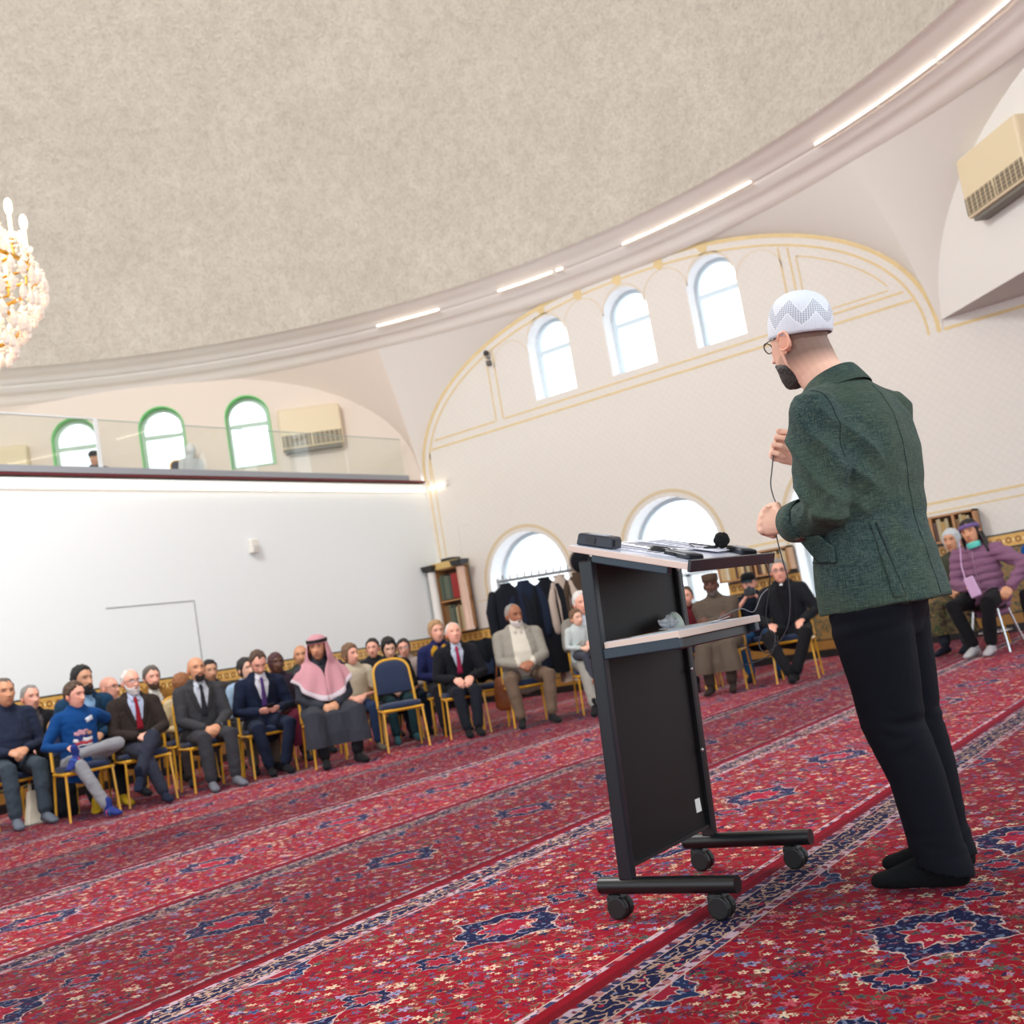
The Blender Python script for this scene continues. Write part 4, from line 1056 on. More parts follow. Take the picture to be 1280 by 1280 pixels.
def add_head(root, body_mb_parts, H, yaw, pitch, roll, o, fine=1.0, s=1.0):
    """head geometry appended to the body; hair, beard, glasses as parts. returns head matrix"""
    args = dict(jaw=o.get('jaw', 1.0), fat=o.get('fat', 0.0), nose=o.get('nose', 1.0), child=o.get('child', False))
    M = Matrix.Translation(H) @ Matrix.Rotation(yaw, 4, 'Z') @ Matrix.Rotation(pitch, 4, 'X') @ Matrix.Rotation(roll, 4, 'Y') @ Matrix.Diagonal((s, s, s, 1))
    nu, nv = int(64 * fine), int(52 * fine)
    A, E, P, front = head_surface(nu, nv, **args)
    X, Y, Z = P[..., 0], P[..., 1], P[..., 2]
    gz = lambda a, c, w_: np.exp(-((a - c) / w_) ** 2)
    tint = np.ones(P.shape)
    lips = front * gz(X, 0, 0.021) * gz(Z, -0.0615, 0.0095); lipc = np.array(o.get('lip', (0.80, 0.48, 0.46)))
    tint = tint * (1 - lips[..., None] * (1 - lipc))
    ck = front * gz(np.abs(X), 0.042, 0.02) * gz(Z, -0.02, 0.022); tint = tint * (1 - 0.35 * ck[..., None] * np.array([0.0, 0.30, 0.28]))
    so = front * gz(np.abs(X), 0.032, 0.017) * gz(Z, 0.012, 0.012); tint = tint * (1 - 0.30 * so[..., None])
    eye = front * (np.exp(-(((np.abs(X) - 0.032) / 0.0125) ** 2 + ((Z - 0.008) / 0.0052) ** 2) ** 2)); tint = tint * (1 - eye[..., None] * 0.80)
    br = front * np.exp(-(((np.abs(X) - 0.031) / 0.019) ** 4 + ((Z - 0.029 - 0.10 * (0.031 - np.abs(X)) * 0) / 0.0055) ** 2)); bc = np.array(o.get('brow', (0.22, 0.18, 0.16)))
    tint = tint * (1 - br[..., None] * (1 - bc) * o.get('browk', 0.85))
    mo = front * gz(X, 0, 0.019) * gz(Z, -0.0615, 0.0026); tint = tint * (1 - 0.55 * mo[..., None])
    ns = front * gz(np.abs(X), 0.009, 0.005) * gz(Z, -0.041, 0.004); tint = tint * (1 - 0.4 * ns[..., None])
    if o.get('stubble'):
        a = np.degrees(np.abs(A)); zt = np.interp(a, [0, 20, 40, 70, 88, 100], [-.042, -.046, -.05, -.03, .0, .02])
        sb = smoothstep(zt - Z, 0, 0.012) * smoothstep(94 - a, 0, 8) * (1 - lips); tint = tint * (1 - o['stubble'] * sb[..., None])
    if o.get('crop'):   # cropped hair painted on the scalp
        a = np.degrees(np.abs(A)); hl = HAIRLINE[o.get('cropline', 'receding')]; zl = np.interp(a, [q[0] for q in hl], [q[1] for q in hl])
        cr = smoothstep(Z - zl, -0.006, 0.012); tint = tint * (1 - o['crop'] * cr[..., None])
    hm = MB(); rows_to_mesh(hm, P)
    tl_ = [tuple(q) for q in tint.reshape(-1, 3)] + [(1, 1, 1)] * 2
    n0 = len(hm.v)
    for sx in (-1, 1):   # ears
        em = MB(); em.sphere((0, 0, 0), (0.010, 0.020, 0.031), 12, 10)
        em.v = [(q[0] + (0.008 if q[1] < -0.006 else 0.0), q[1], q[2]) for q in em.v]
        Me = Matrix.Translation((sx * 0.0755, -0.014, -0.012)) @ Matrix.Rotation(sx * R(-24), 4, 'Z') @ Matrix.Rotation(R(-10), 4, 'X')
        if sx < 0: Me = Me @ Matrix.Diagonal((-1, 1, 1, 1))
        hm.merge(em, Me)
        if fine > 1.2:
            em = MB(); a_ = [(sx * 0.087, -0.012 + 0.017 * math.cos(q), -0.010 + 0.027 * math.sin(q)) for q in [PI * (1.75 - 1.6 * k / 14) for k in range(15)]]
            hm.tube([Vector(p) + Vector((sx * 0.004, -0.012, 0)) * (1 if p[1] < -0.012 else 0) for p in a_], 0.0042, 8)
            hm.sphere((sx * 0.080, -0.006, -0.040), (0.008, 0.008, 0.010), 10, 8)
    tl_ += [(1.0, 0.86, 0.82)] * (len(hm.v) - n0)
    hm.v = [tuple(M @ Vector(p)) for p in hm.v]
    body_mb_parts.append((hm, tl_))
    hn = dict(nu=nu, nv=nv)
    def part(name, mb, m):
        mb.v = [tuple(M @ Vector(p)) for p in mb.v]; return mb.build(name, m, root)
    hairm = mat('hair_' + o.get('hc', 'dark'), HAIRC[o.get('hc', 'dark')], 0.55, bump=0.6, bscale=70, var=0.35, stretch=(1, 1, 0.3))
    if o.get('hair'):
        part('hair', hair_shell(o['hair'], o.get('hth', 0.014), nu, nv, args, o.get('wave', 0.008), rnd.uniform(0, 50)), hairm)
        if o['hair'] == 'long':
            mb = MB(); rows = []
            ln = o.get('hlen', 0.24)
            for k in range(9):
                u = k / 8; row = []
                for i in range(17):
                    a = R(62 + 236 * i / 16); rr = 0.088 + 0.018 * u + 0.006 * math.sin(i * 2.3 + k)
                    row.append((math.sin(a) * rr * (1.05), math.cos(a) * rr - 0.012, -0.02 - ln * u))
                rows.append(row)
            mb.grid(rows); mb.v = [tuple(M @ Vector(p)) for p in mb.v]; mb.build('hair_lengths', hairm, root, solid=0.014)
    if o.get('beard'):
        bm_ = mat('hair_' + o.get('bc', o.get('hc', 'dark')), HAIRC[o.get('bc', o.get('hc', 'dark'))], 0.6, bump=0.6, bscale=80, var=0.35)
        part('beard', beard_shell(o['beard'], nu, nv, args, 3.0, o.get('goatee', False), o.get('blow', 0.0), o.get('side', True)), bm_)
    if o.get('glasses'):
        gm = mat('spectacle_frame', rgb(40, 38, 40), 0.35); mb = MB()
        for sx in (-1, 1):
            mb.tube([(sx * 0.033 + 0.023 * math.cos(q), 0.094 - 0.006 * abs(math.cos(q)) * (1 if math.cos(q) * sx > 0 else 0), 0.008 + 0.017 * math.sin(q)) for q in [2 * PI * k / 20 for k in range(21)]], 0.0019, 6, cap=None)
            mb.tube([(sx * 0.056, 0.087, 0.012), (sx * 0.074, 0.055, 0.014), (sx * 0.079, -0.008, 0.014), (sx * 0.078, -0.026, 0.002)], 0.0018, 6)
        mb.tube([(-0.010, 0.096, 0.012), (0.010, 0.096, 0.012)], 0.0018, 6)
        g_ = part('glasses', mb, gm)
        mb = MB()
        for sx in (-1, 1):
            k0 = [(sx * 0.033 + 0.022 * math.cos(q), 0.0935, 0.008 + 0.016 * math.sin(q)) for q in [2 * PI * k / 20 for k in range(20)]]
            mb.add(k0, [tuple(range(20))])
        mb.v = [tuple(M @ Vector(p)) for p in mb.v]; mb.build('lens', MATS['spectacle_lens'], g_, smooth=False)
    return M
glass_mat('spectacle_lens', (0.95, 0.97, 0.98), 0.12)
HAIRC = {'dark': rgb(34, 28, 26), 'black': rgb(20, 18, 20), 'brown': rgb(78, 56, 42), 'lightbrown': rgb(120, 90, 66), 'auburn': rgb(146, 92, 54), 'blonde': rgb(176, 138, 98), 'grey': rgb(140, 136, 132), 'white': rgb(222, 218, 214), 'salt': rgb(96, 88, 82)}
def skull_cap(root, M, prof, m, name='cap', seg=40, sy=1.24):
    mb = MB(); mb.lathe(prof, seg=seg, sy=sy); mb.v = [tuple(M @ Vector(p)) for p in mb.v]; return mb.build(name, m, root, solid=0.003)

def finish_body(root, core_mb, voxel, head_parts, sm, name='body', smooth=3, nape=None):
    me = remesh(core_mb, voxel, smooth)
    co, fs = mesh_np(me); bpy.data.meshes.remove(me)
    allmb = MB(); allmb.add([tuple(c) for c in co], fs); tint = [(1, 1, 1)] * len(co)
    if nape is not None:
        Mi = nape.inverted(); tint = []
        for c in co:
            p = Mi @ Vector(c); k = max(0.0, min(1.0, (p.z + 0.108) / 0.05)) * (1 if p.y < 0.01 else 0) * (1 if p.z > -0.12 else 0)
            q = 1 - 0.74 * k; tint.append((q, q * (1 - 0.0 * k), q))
    for hm, tl_ in head_parts: allmb.merge(hm); tint += tl_
    o = allmb.build(name, sm, root)
    at = o.data.color_attributes.new('tint', 'FLOAT_COLOR', 'POINT')
    at.data.foreach_set('color', np.array([(*t_, 1) for t_ in tint], dtype=np.float32).ravel())
    return o
def fab(name, c, bump=0.35, bs=120, sheen=0.12, rough=0.85, var=0.06):
    return mat('cloth_' + name, tuple(x * 0.76 for x in c), rough, bump=bump, bscale=bs, sheen=sheen * 0.25, var=var, spec=0.2)
CL = {}
def cloth(c):
    k = '%d_%d_%d' % c
    return fab(k, rgb(*c))

def torso_rings(P, N, fwd, rt, o, grow=0.0, low=-0.10, top=0.53):
    up = (N - P).normalized(); L = (N - P).length
    b = o.get('belly', 0.0); w = o.get('wide', 1.0)
    prof = [(-0.10, .180, .135, 0), (0.0, .182, .132, 0), (0.12, .172, .122 + b, b * .8), (0.22, .172, .120 + b * .8, b * .7), (0.32, .180, .116 + b * .3, b * .3), (0.40, .186, .106, 0), (0.455, .168, .090, -.004), (0.49, .115, .072, -.004), (0.53, .066, .060, .004)]
    pts = []; rad = []
    for t_, hw, hd, off in prof:
        if t_ < low - 1e-6 or t_ > top + 1e-6: continue
        pts.append(P + up * (t_ / 0.50 * L) + fwd * off); rad.append((hw * w + grow, hd + grow))
    return pts, rad

def seated(label, hx, hy, hz, face, outfit, hyaw=0, hpitch=0, hroll=0, lean=8, arms='lap', legs='flat', group=None, vox=1.0, twist=0, **o):
    """a seated person; (hx,hy,hz) is the middle of the head, face the heading in degrees (0 = +Y, counter-clockwise)"""
    s = max(0.86, min(1.05, hz / 1.185)); s = o.get('size', s)
    ps = R(face); ln = R(lean)
    Pp = V(0, 0, 0.545); upd = V(0, math.sin(ln), math.cos(ln)); Nn = Pp + upd * 0.50
    Hc = Nn + V(0, 0.035 + 0.4 * math.sin(ln) * 0.1, 0.135)
    # shift the figure so that its head lands where the photo has it
    hxy = Matrix.Rotation(ps, 2) @ Vector((Hc.x * s, Hc.y * s))
    root = thing('person', label, 'person', (hx - hxy.x, hy - hxy.y, 0), ps, group)
    root.scale = (s, s, s)
    Q = Matrix.Rotation(R(twist), 3, 'Z')
    rt = Q @ V(1, 0, 0); fwd = Q @ V(0, 1, 0)
    w = o.get('wide', 1.0)
    shp = Pp + upd * 0.425
    SR = shp + rt * 0.185 * w; SL = shp - rt * 0.185 * w
    # --- legs: hip, knee, ankle, toe direction for R (+x) and L (-x)
    kz = 0.50 / s * 1.0
    kz = 0.505
    fz = 0.088
    LG = {'flat': ((0.10, 0.13, 0.445, kz, 0.12, 0.47, 0.12), (0.10, 0.13, 0.445, kz, 0.12, 0.47, 0.12)),
          'wide': ((0.10, 0.21, 0.43, kz, 0.16, 0.46, 0.2), (0.10, 0.21, 0.43, kz, 0.16, 0.46, 0.2)),
          'close': ((0.09, 0.10, 0.445, kz, 0.06, 0.50, 0.05), (0.09, 0.10, 0.445, kz, 0.06, 0.50, 0.05)),
          'tucked': ((0.09, 0.17, 0.44, kz, 0.08, 0.36, 0.1), (0.09, 0.17, 0.44, kz, 0.08, 0.36, 0.1)),
          'ext': ((0.10, 0.15, 0.46, kz, 0.14, 0.62, 0.3), (0.10, 0.14, 0.45, kz, 0.12, 0.50, 0.1))}
    j = {}
    if legs in LG:
        for sd, q in ((1, LG[legs][0]), (-1, LG[legs][1])):
            j[sd] = (V(sd * q[0], 0.0, 0.535), V(sd * q[1], q[2], q[3]), V(sd * q[4], q[5], fz), V(sd * q[6], 1, -0.05))
    elif legs == 'cross_knee':       # left over right
        j[1] = (V(0.10, 0, 0.535), V(0.08, 0.44, 0.50), V(-0.04, 0.52, fz), V(0.0, 1, 0))
        j[-1] = (V(-0.10, 0.0, 0.545), V(-0.02, 0.43, 0.635), V(0.16, 0.50, 0.30), V(0.45, 0.9, -0.45))
    elif legs == 'cross_knee_r':
        j[-1] = (V(-0.10, 0, 0.535), V(-0.08, 0.44, 0.50), V(0.04, 0.52, fz), V(0.0, 1, 0))
        j[1] = (V(0.10, 0.0, 0.545), V(0.02, 0.43, 0.635), V(-0.16, 0.50, 0.30), V(-0.45, 0.9, -0.45))
    elif legs == 'ankle_on_knee':    # left ankle on right thigh
        j[1] = (V(0.10, 0, 0.535), V(0.13, 0.44, 0.505), V(-0.03, 0.60, fz), V(-0.25, 1, 0))
        j[-1] = (V(-0.10, 0, 0.545), V(-0.27, 0.36, 0.66), V(0.13, 0.36, 0.62), V(0.6, 0.55, -0.35))
    elif legs == 'ankles_crossed':
        j[1] = (V(0.10, 0, 0.535), V(0.20, 0.43, kz), V(0.03, 0.53, fz), V(-0.15, 1, 0))
        j[-1] = (V(-0.10, 0, 0.535), V(-0.20, 0.43, kz), V(-0.01, 0.46, fz), V(0.2, 1, 0))
    # --- arms
    HD = {}
    b_ = o.get('belly', 0.0)
    if arms == 'lap':     # hands clasped in the lap
        HD[1] = (V(0.075, 0.255 + b_, 0.655), V(-0.75, 0.55, -0.35), V(-0.3, -0.6, -0.7), .55); HD[-1] = (V(-0.075, 0.265 + b_, 0.665), V(0.75, 0.55, -0.40), V(0.3, -0.6, -0.7), .55)
    elif arms == 'lowlap':
        HD[1] = (V(0.07, 0.30 + b_, 0.60), V(-0.55, 0.6, -0.6), V(-0.5, -0.6, -0.5), .5); HD[-1] = (V(-0.07, 0.31 + b_, 0.61), V(0.55, 0.6, -0.6), V(0.5, -0.6, -0.5), .5)
    elif arms == 'thighs':
        HD[1] = (V(0.17, 0.27, 0.632), V(-0.25, 1, -0.2), V(0, -0.2, -1), .25); HD[-1] = (V(-0.17, 0.27, 0.632), V(0.25, 1, -0.2), V(0, -0.2, -1), .25)
    elif arms == 'knees':
        HD[1] = (V(0.10, 0.34, 0.66), V(-0.45, 0.8, -0.5), V(-0.4, -0.5, -0.8), .4); HD[-1] = (V(-0.10, 0.34, 0.66), V(0.45, 0.8, -0.5), V(0.4, -0.5, -0.8), .4)
    elif arms == 'phone':
        HD[1] = (V(0.10, 0.30, 0.67), V(-0.6, 0.6, -0.1), V(-0.5, -0.2, 0.8), .5); HD[-1] = (V(-0.10, 0.30, 0.67), V(0.6, 0.6, -0.1), V(0.5, -0.2, 0.8), .5)
    elif arms == 'camera':
        HD[1] = (V(0.09, 0.30, 0.98), V(-0.6, 0.35, 0.7), V(-0.6, -0.2, -0.4), .55); HD[-1] = (V(-0.09, 0.30, 0.98), V(0.6, 0.35, 0.7), V(0.6, -0.2, -0.4), .55)
    elif arms == 'over':   # right hand on the crossed ankle, left arm out along the next chair back
        HD[1] = (V(0.17, 0.27, 0.70), V(-0.3, 0.8, -0.35), V(-0.2, -0.3, -0.9), .45); HD[-1] = (V(-0.53, -0.36, 0.96), V(-1, 0.0, -0.15), V(0, 0.1, -1), .3)
    elif arms == 'crossed':
        HD[1] = (V(-0.05, 0.20, 0.80), V(-0.95, 0.12, 0.15), V(0, -1, 0), .3); HD[-1] = (V(0.05, 0.225, 0.78), V(0.95, 0.1, 0.1), V(0, -1, 0), .3)
    elif arms == 'hug':    # arms around a child on the lap
        HD[1] = (V(0.09, 0.36, 0.74), V(-0.85, 0.35, -0.25), V(-0.3, -0.9, -0.2), .45); HD[-1] = (V(-0.09, 0.38, 0.74), V(0.85, 0.35, -0.3), V(0.3, -0.9, -0.2), .45)
    elif arms == 'akimbo':  # right hand in lap, left hand on the hip
        HD[1] = (V(0.06, 0.27, 0.67), V(-0.6, 0.6, -0.2), V(-0.4, -0.5, -0.7), .5); HD[-1] = (V(-0.30, 0.16, 0.60), V(0.3, 0.7, -0.6), V(0.7, -0.4, -0.4), .4)
    dz = s - s
    Tp = V(0, math.sin(ln) * 0.0, 0)
    el = {}
    for sd, S_ in ((1, SR), (-1, SL)):
        pole = Q @ V(sd * 0.8, -0.6, -0.5)
        if arms == 'over' and sd < 0: pole = V(-0.4, -0.1, -0.9)
        if arms == 'camera': pole = V(sd * 0.8, 0, -0.8)
        if arms == 'akimbo' and sd < 0: pole = V(-1, -0.25, 0.1)
        Wp = HD[sd][0]
        if (Wp - S_).length > 0.548: Wp = S_ + (Wp - S_).normalized() * 0.548; HD[sd] = (Wp, *HD[sd][1:])
        el[sd] = ik(S_, Wp, 0.29, 0.262, pole)
    # --- body: slim core inside the clothes + hands + neck
    core = MB()
    core.tube([Pp, Pp + upd * 0.25, Pp + upd * 0.42], [(0.07, 0.05), (0.07, 0.05), (0.06, 0.045)], 10)
    core.tube([SL, shp, SR], 0.032, 8)
    core.tube([Nn - upd * 0.10, Nn, Nn.lerp(Hc, 0.55), Hc + V(0, -0.01, -0.02)], [0.058, 0.054, 0.053, 0.055], 14)
    for sd, S_ in ((1, SR), (-1, SL)):
        W_ = HD[sd][0]
        core.tube([S_, el[sd], W_], [0.033, 0.030, 0.026], 8)
        hand(core, W_, HD[sd][1], HD[sd][2], sd, HD[sd][3])
        hp, kn, an, td = j[sd]
        core.tube([Pp, hp, kn, an], [0.05, 0.05, 0.04, 0.032], 8)
    hparts = []
    yaw = R(hyaw); HM = add_head(root, hparts, Hc, yaw, R(hpitch), R(hroll), o, fine=1.0 if vox < 1.2 else 0.8, s=o.get('hs', 1.06))
    sk = o.get('skin', 'light')
    finish_body(root, core, 0.0075 * vox, hparts, skin_mat('skin_' + sk, SKIN[sk]))
    # --- top garment
    of = outfit; kind = of['kind']; tm = cloth(of['top'])
    pts, rad = torso_rings(Pp, Nn, fwd, rt, o, 0.012 if kind != 'shirt' else 0.004, top=0.53 if kind in ('robe', 'puffer', 'coat') or of.get('collar') else 0.505)
    tb = MB(); tb.tube(pts, rad, 28, hint=rt, cap='round')
    sr = of.get('sleeve', 1.0) * (0.86 if kind in ('sweater', 'shirt') else 1.0)
    tb.tube([SL + (SL - SR) * 0.02, shp + upd * 0.03, SR + (SR - SL) * 0.02], [(0.062, 0.066), (0.07, 0.075), (0.062, 0.066)], 12)
    cuffs = {}
    for sd, S_ in ((1, SR), (-1, SL)):
        W_ = HD[sd][0]; E_ = el[sd]; Wc = E_.lerp(W_, of.get('cuff', 0.95))
        if of.get('short'):
            tb.tube([S_, S_.lerp(E_, 0.75)], [0.078 * sr, 0.068 * sr], 14)
        else:
            tb.tube([S_, S_.lerp(E_, .5), E_, E_.lerp(Wc, .5), Wc], [0.076 * sr, 0.068 * sr, 0.060 * sr, 0.052 * sr, 0.045 * sr], 14)
    if kind in ('suit', 'open', 'robe', 'puffer', 'coat'):   # skirts of the jacket over the hips and upper thighs
        for sd in (1, -1):
            hp, kn = j[sd][0], j[sd][1]; k_ = of.get('skirt', 0.30)
            tb.tube([hp + V(sd * 0.01, -0.03, 0.0), hp.lerp(kn, k_)], [(0.115, 0.10), (0.102, 0.088)], 14)
    tme = remesh(tb, 0.0105 * vox, 3, 0.0085 if kind != 'puffer' else 0.006, 10 if kind != 'puffer' else 16, rnd.uniform(0, 99), (1, 1, 1.0) if kind != 'puffer' else (0.4, 0.4, 2.2))
    if kind == 'puffer':
        tme.update(); nn_ = [v.normal.copy() for v in tme.vertices]
        for v_, n_ in zip(tme.vertices, nn_):
            dt_ = (v_.co - Pp).dot(upd); v_.co += n_ * (0.014 * abs(math.sin(dt_ * PI / 0.075 + 0.8 * noise.noise(v_.co * 5))) - 0.007)
    co, fs = mesh_np(tme); bpy.data.meshes.remove(tme)
    nm = {'suit': 'suit_jacket', 'sweater': 'sweater', 'open': 'cardigan', 'robe': 'robe_top', 'puffer': 'padded_jacket', 'shirt': 'shirt', 'coat': 'coat'}[kind]
    bvh = BVHTree.FromPolygons([Vector(c) for c in co], fs)
    Minv = Matrix((rt, fwd, upd)); 
    def tl3(x, t_, y=0.6): return Pp + rt * x + upd * t_ + fwd * y
    if of.get('shirt'):
        t0 = of.get('vlow', 0.20); vw = of.get('vw', 0.085)
        cen = np.array([co[list(f)].mean(0) for f in fs]); rel = cen - np.array(Pp)
        x_ = rel @ np.array(rt); t_ = rel @ np.array(upd); y_ = rel @ np.array((fwd - upd * fwd.dot(upd)).normalized())
        bel = np.interp(t_, [0, .12, .22, .32, .42], [.15 + b_ * 1.0, .15 + b_ * 1.7, .15 + b_ * 1.5, .16, .15])
        lim = np.where(t_ < 0.42, vw * np.clip((t_ - t0) / (0.42 - t0), 0, 1) ** 0.6, np.interp(t_, [0.42, 0.48, 0.53], [vw, vw * 0.72, vw * 0.62])) if not of.get('openall') else np.interp(t_, [-0.1, 0.1, 0.3, 0.5], [0.0, vw, vw * 0.9, vw * 0.75])
        if of.get('openall'): bel = bel + 0.12
        inv = (np.abs(x_) < lim) & (y_ > 0.02) & (t_ > (t0 if not of.get('openall') else -0.02)) & (y_ < bel + 0.03) & (t_ < 0.56)
        link('shirt', submesh('shirt', co, fs, inv), root).data.materials.append(cloth(of['shirt']))
        link(nm, submesh(nm, co, fs, ~inv), root).data.materials.append(tm)
        if kind == 'suit':
            for sd in (1, -1):
                n_ = 9; pl = [tl3(sd * (vw * min(1, (k / n_) * 1.15) ** 0.6 + 0.012), t0 + (0.46 - t0) * k / n_) for k in range(n_ + 1)]
                surface_line(bvh, pl, -fwd, [0.02] + [0.034 + 0.014 * min(1, k / 4) for k in range(n_)], 0.005, 'lapel', cloth(tuple(int(c * 0.88) for c in of['top'])), root)
            bt = surface_line(bvh, [tl3(0.006, t0 - 0.02), tl3(0.006, t0 - 0.035)], -fwd, 0.015, 0.006, 'button', mat('dark_button', rgb(24, 22, 22), 0.4), root)
        # collar wings
        cm = cloth(of['shirt'])
        for sd in (1, -1):
            surface_line(bvh, [tl3(sd * 0.042, 0.495), tl3(sd * 0.028, 0.465), tl3(sd * 0.034, 0.435)], -fwd, [0.034, 0.030, 0.012], 0.008, 'shirt_collar', cm, root)
        if of.get('tie'):
            tb_ = max(0.06, t0 - 0.03); n_ = 10
            surface_line(bvh, [tl3(0.0, 0.475 - (0.475 - tb_) * k / n_) for k in range(n_ + 1)], -fwd, [0.030, 0.034, 0.030] + [0.034 + 0.030 * k / 7 for k in range(8)], 0.009, 'necktie', cloth(of['tie']), root)
        if of.get('clerical'):
            surface_line(bvh, [tl3(0, 0.495), tl3(0, 0.468)], -fwd, 0.034, 0.012, 'clerical_collar', mat('white_collar', rgb(240, 240, 240), 0.5), root)
    else:
        me = bpy.data.meshes.new(nm); me.from_pydata([tuple(c) for c in co], [], fs); me.update(); me.materials.append(tm); link(nm, me, root)
        if of.get('collar'):
            mb = MB(); up2 = upd; rows = []
            for i in range(21):
                a = 2 * PI * i / 20; dr = rt * math.sin(a) + fwd * math.cos(a); c0 = Nn - upd * 0.02
                rows.append([c0 + dr * 0.066 + upd * 0.0, c0 + dr * 0.062 + upd * 0.045, c0 + dr * 0.072 + upd * 0.02, c0 + dr * 0.088 - upd * 0.025])
            mb.grid(rows); mb.build('collar', cloth(of['collar']), root, solid=0.004)
        if of.get('badge'):
            surface_line(bvh, [tl3(-0.05, 0.375), tl3(-0.12, 0.40)], -fwd, 0.045, 0.004, 'name_sticker', mat('white_sticker_b', rgb(206, 214, 226), 0.6), root)
        if of.get('print'):
            pm = [mat('print_red', rgb(190, 60, 74), 0.8), mat('print_white', rgb(226, 222, 226), 0.8), mat('print_pink', rgb(214, 160, 170), 0.8), mat('print_navy', rgb(30, 44, 110), 0.8), mat('print_tan', rgb(190, 140, 110), 0.8)]
            for k, (x0, t_a, x1, wd_, mi) in enumerate(((-0.09, 0.17, 0.07, 0.03, 0), (-0.095, 0.20, 0.08, 0.032, 1), (-0.08, 0.235, 0.06, 0.034, 3), (-0.03, 0.262, 0.07, 0.03, 2), (-0.09, 0.255, -0.045, 0.032, 4), (-0.06, 0.285, 0.04, 0.016, 2), (0.0, 0.205, 0.04, 0.028, 3), (-0.09, 0.148, 0.075, 0.010, 1))):
                surface_line(bvh, [tl3(x0 + (x1 - x0) * q / 6, t_a + 0.006 * math.sin(q * 2 + k)) for q in range(7)], -fwd, wd_, 0.003 + 0.0006 * k, 'chest_print', pm[mi], root)
        if of.get('yoke'):
            for sd in (1, -1):
                surface_line(bvh, [tl3(sd * 0.04, 0.47), tl3(sd * 0.075, 0.42), tl3(sd * 0.09, 0.36)], -fwd, [0.05, 0.06, 0.04], 0.005, 'shoulder_panel', cloth(of['yoke']), root)
        if of.get('zip'):
            surface_line(bvh, [tl3(0, 0.45 - 0.4 * k / 8) for k in range(9)], -fwd, 0.012, 0.004, 'zip', cloth(of['zip']), root)
    # shirt cuffs showing at the wrists
    if of.get('shirtcuff'):
        mb = MB()
        for sd in (1, -1):
            W_ = HD[sd][0]; E_ = el[sd]
            mb.tube([E_.lerp(W_, 0.90), E_.lerp(W_, 1.02)], [0.040, 0.038], 12, cap='flat')
        mb.build('shirt_cuffs', cloth(of['shirtcuff']), root)
    # --- trousers / robe skirt
    if kind == 'robe' or of.get('skirtcol'):
        rb = MB()
        cl_ = of.get('skirtcol', of['top']); bot = of.get('hem', 0.20)
        k1, k2 = j[1][1], j[-1][1]; a1, a2 = j[1][2], j[-1][2]
        for sd in (1, -1):
            hp, kn, an, td = j[sd]
            low = kn.lerp(an, (kn.z - bot + 0.12) / (kn.z - an.z)) + V(0, -0.02, 0)
            rb.tube([hp + V(0, -0.05, 0), hp.lerp(kn, .6), kn + V(0, 0.0, 0), kn.lerp(low, .5) + V(sd * 0.03, 0.015, 0), low + V(sd * 0.05, 0.0, 0)], [(0.13, 0.10), (0.11, 0.095), (0.095, 0.085), (0.105, 0.10), (0.125, 0.125)], 16, hint=(1, 0, 0))
        mid = (k1 + k2) / 2
        rb.tube([V(0, 0.0, 0.53), mid + V(0, -0.03, -0.03), (a1 + a2) / 2 * 0.4 + mid * 0.6 + V(0, -0.02, 0), V(((a1 + a2) / 2).x, ((a1 + a2) / 2).y - 0.05, bot - 0.10)], [(0.13, 0.07), (0.15, 0.06), (0.16, 0.05), (0.18, 0.06)], 14, hint=(1, 0, 0))
        me = remesh(rb, 0.011 * vox, 5, 0.014, 6, rnd.uniform(0, 99), (2.0, 2.0, 0.35))
        co2, fs2 = mesh_np(me); bpy.data.meshes.remove(me)
        me = submesh('skirt', co2, fs2, np.array([co2[list(f)].mean(0)[2] for f in fs2]) > bot + 0.02 * 0)
        me.materials.append(cloth(cl_) if not of.get('skirtmat') else MATS[of['skirtmat']]); link('robe_skirt' if kind == 'robe' else 'skirt', me, root)
    if kind != 'robe' or of.get('leg'):
        tr = MB()
        tr.tube([V(0, -0.06, 0.56), V(0, 0.04, 0.535)], [(0.18, 0.12), (0.17, 0.105)], 16, hint=(1, 0, 0))
        for sd in (1, -1):
            hp, kn, an, td = j[sd]; up_ = kn.lerp(an, 0.90)
            q = of.get('slim', 1.0)
            tr.tube([hp, hp.lerp(kn, .5), kn, kn.lerp(up_, .4), up_], [0.098, 0.085 * q, 0.070 * q, 0.064 * q, 0.056 * q], 16)
        me = remesh(tr, 0.0105 * vox, 3, 0.009, 10, rnd.uniform(0, 99)); me.materials.append(cloth(of.get('leg', (40, 44, 56)))); link('trousers', me, root)
    for sd in (1, -1):
        hp, kn, an, td = j[sd]; fb2 = MB(); foot(fb2, an, td)
        ft = fb2.build(of.get('footname', 'sock'), cloth(of.get('sock', (30, 32, 40))), root, subsurf=1)
        if of.get('sockstripe'):
            mb = MB(); d_ = Vector(td).normalized()
            for k, cc in enumerate(of['sockstripe']):
                c0 = an - V(0, 0, 0.04) + d_ * (0.03 + 0.045 * k)
                mb = MB(); mb.tube([c0 - d_ * 0.01, c0 + d_ * 0.01], [(0.047, 0.043), (0.047, 0.041)], 14, hint=(1, 0, 0), cap=None); mb.build('stripe', cloth(cc), ft)
    root['_s'] = s
    return root, HM, dict(P=Pp, N=Nn, H=Hc, rt=rt, fwd=fwd, upd=upd, HD=HD, j=j, SR=SR, SL=SL)

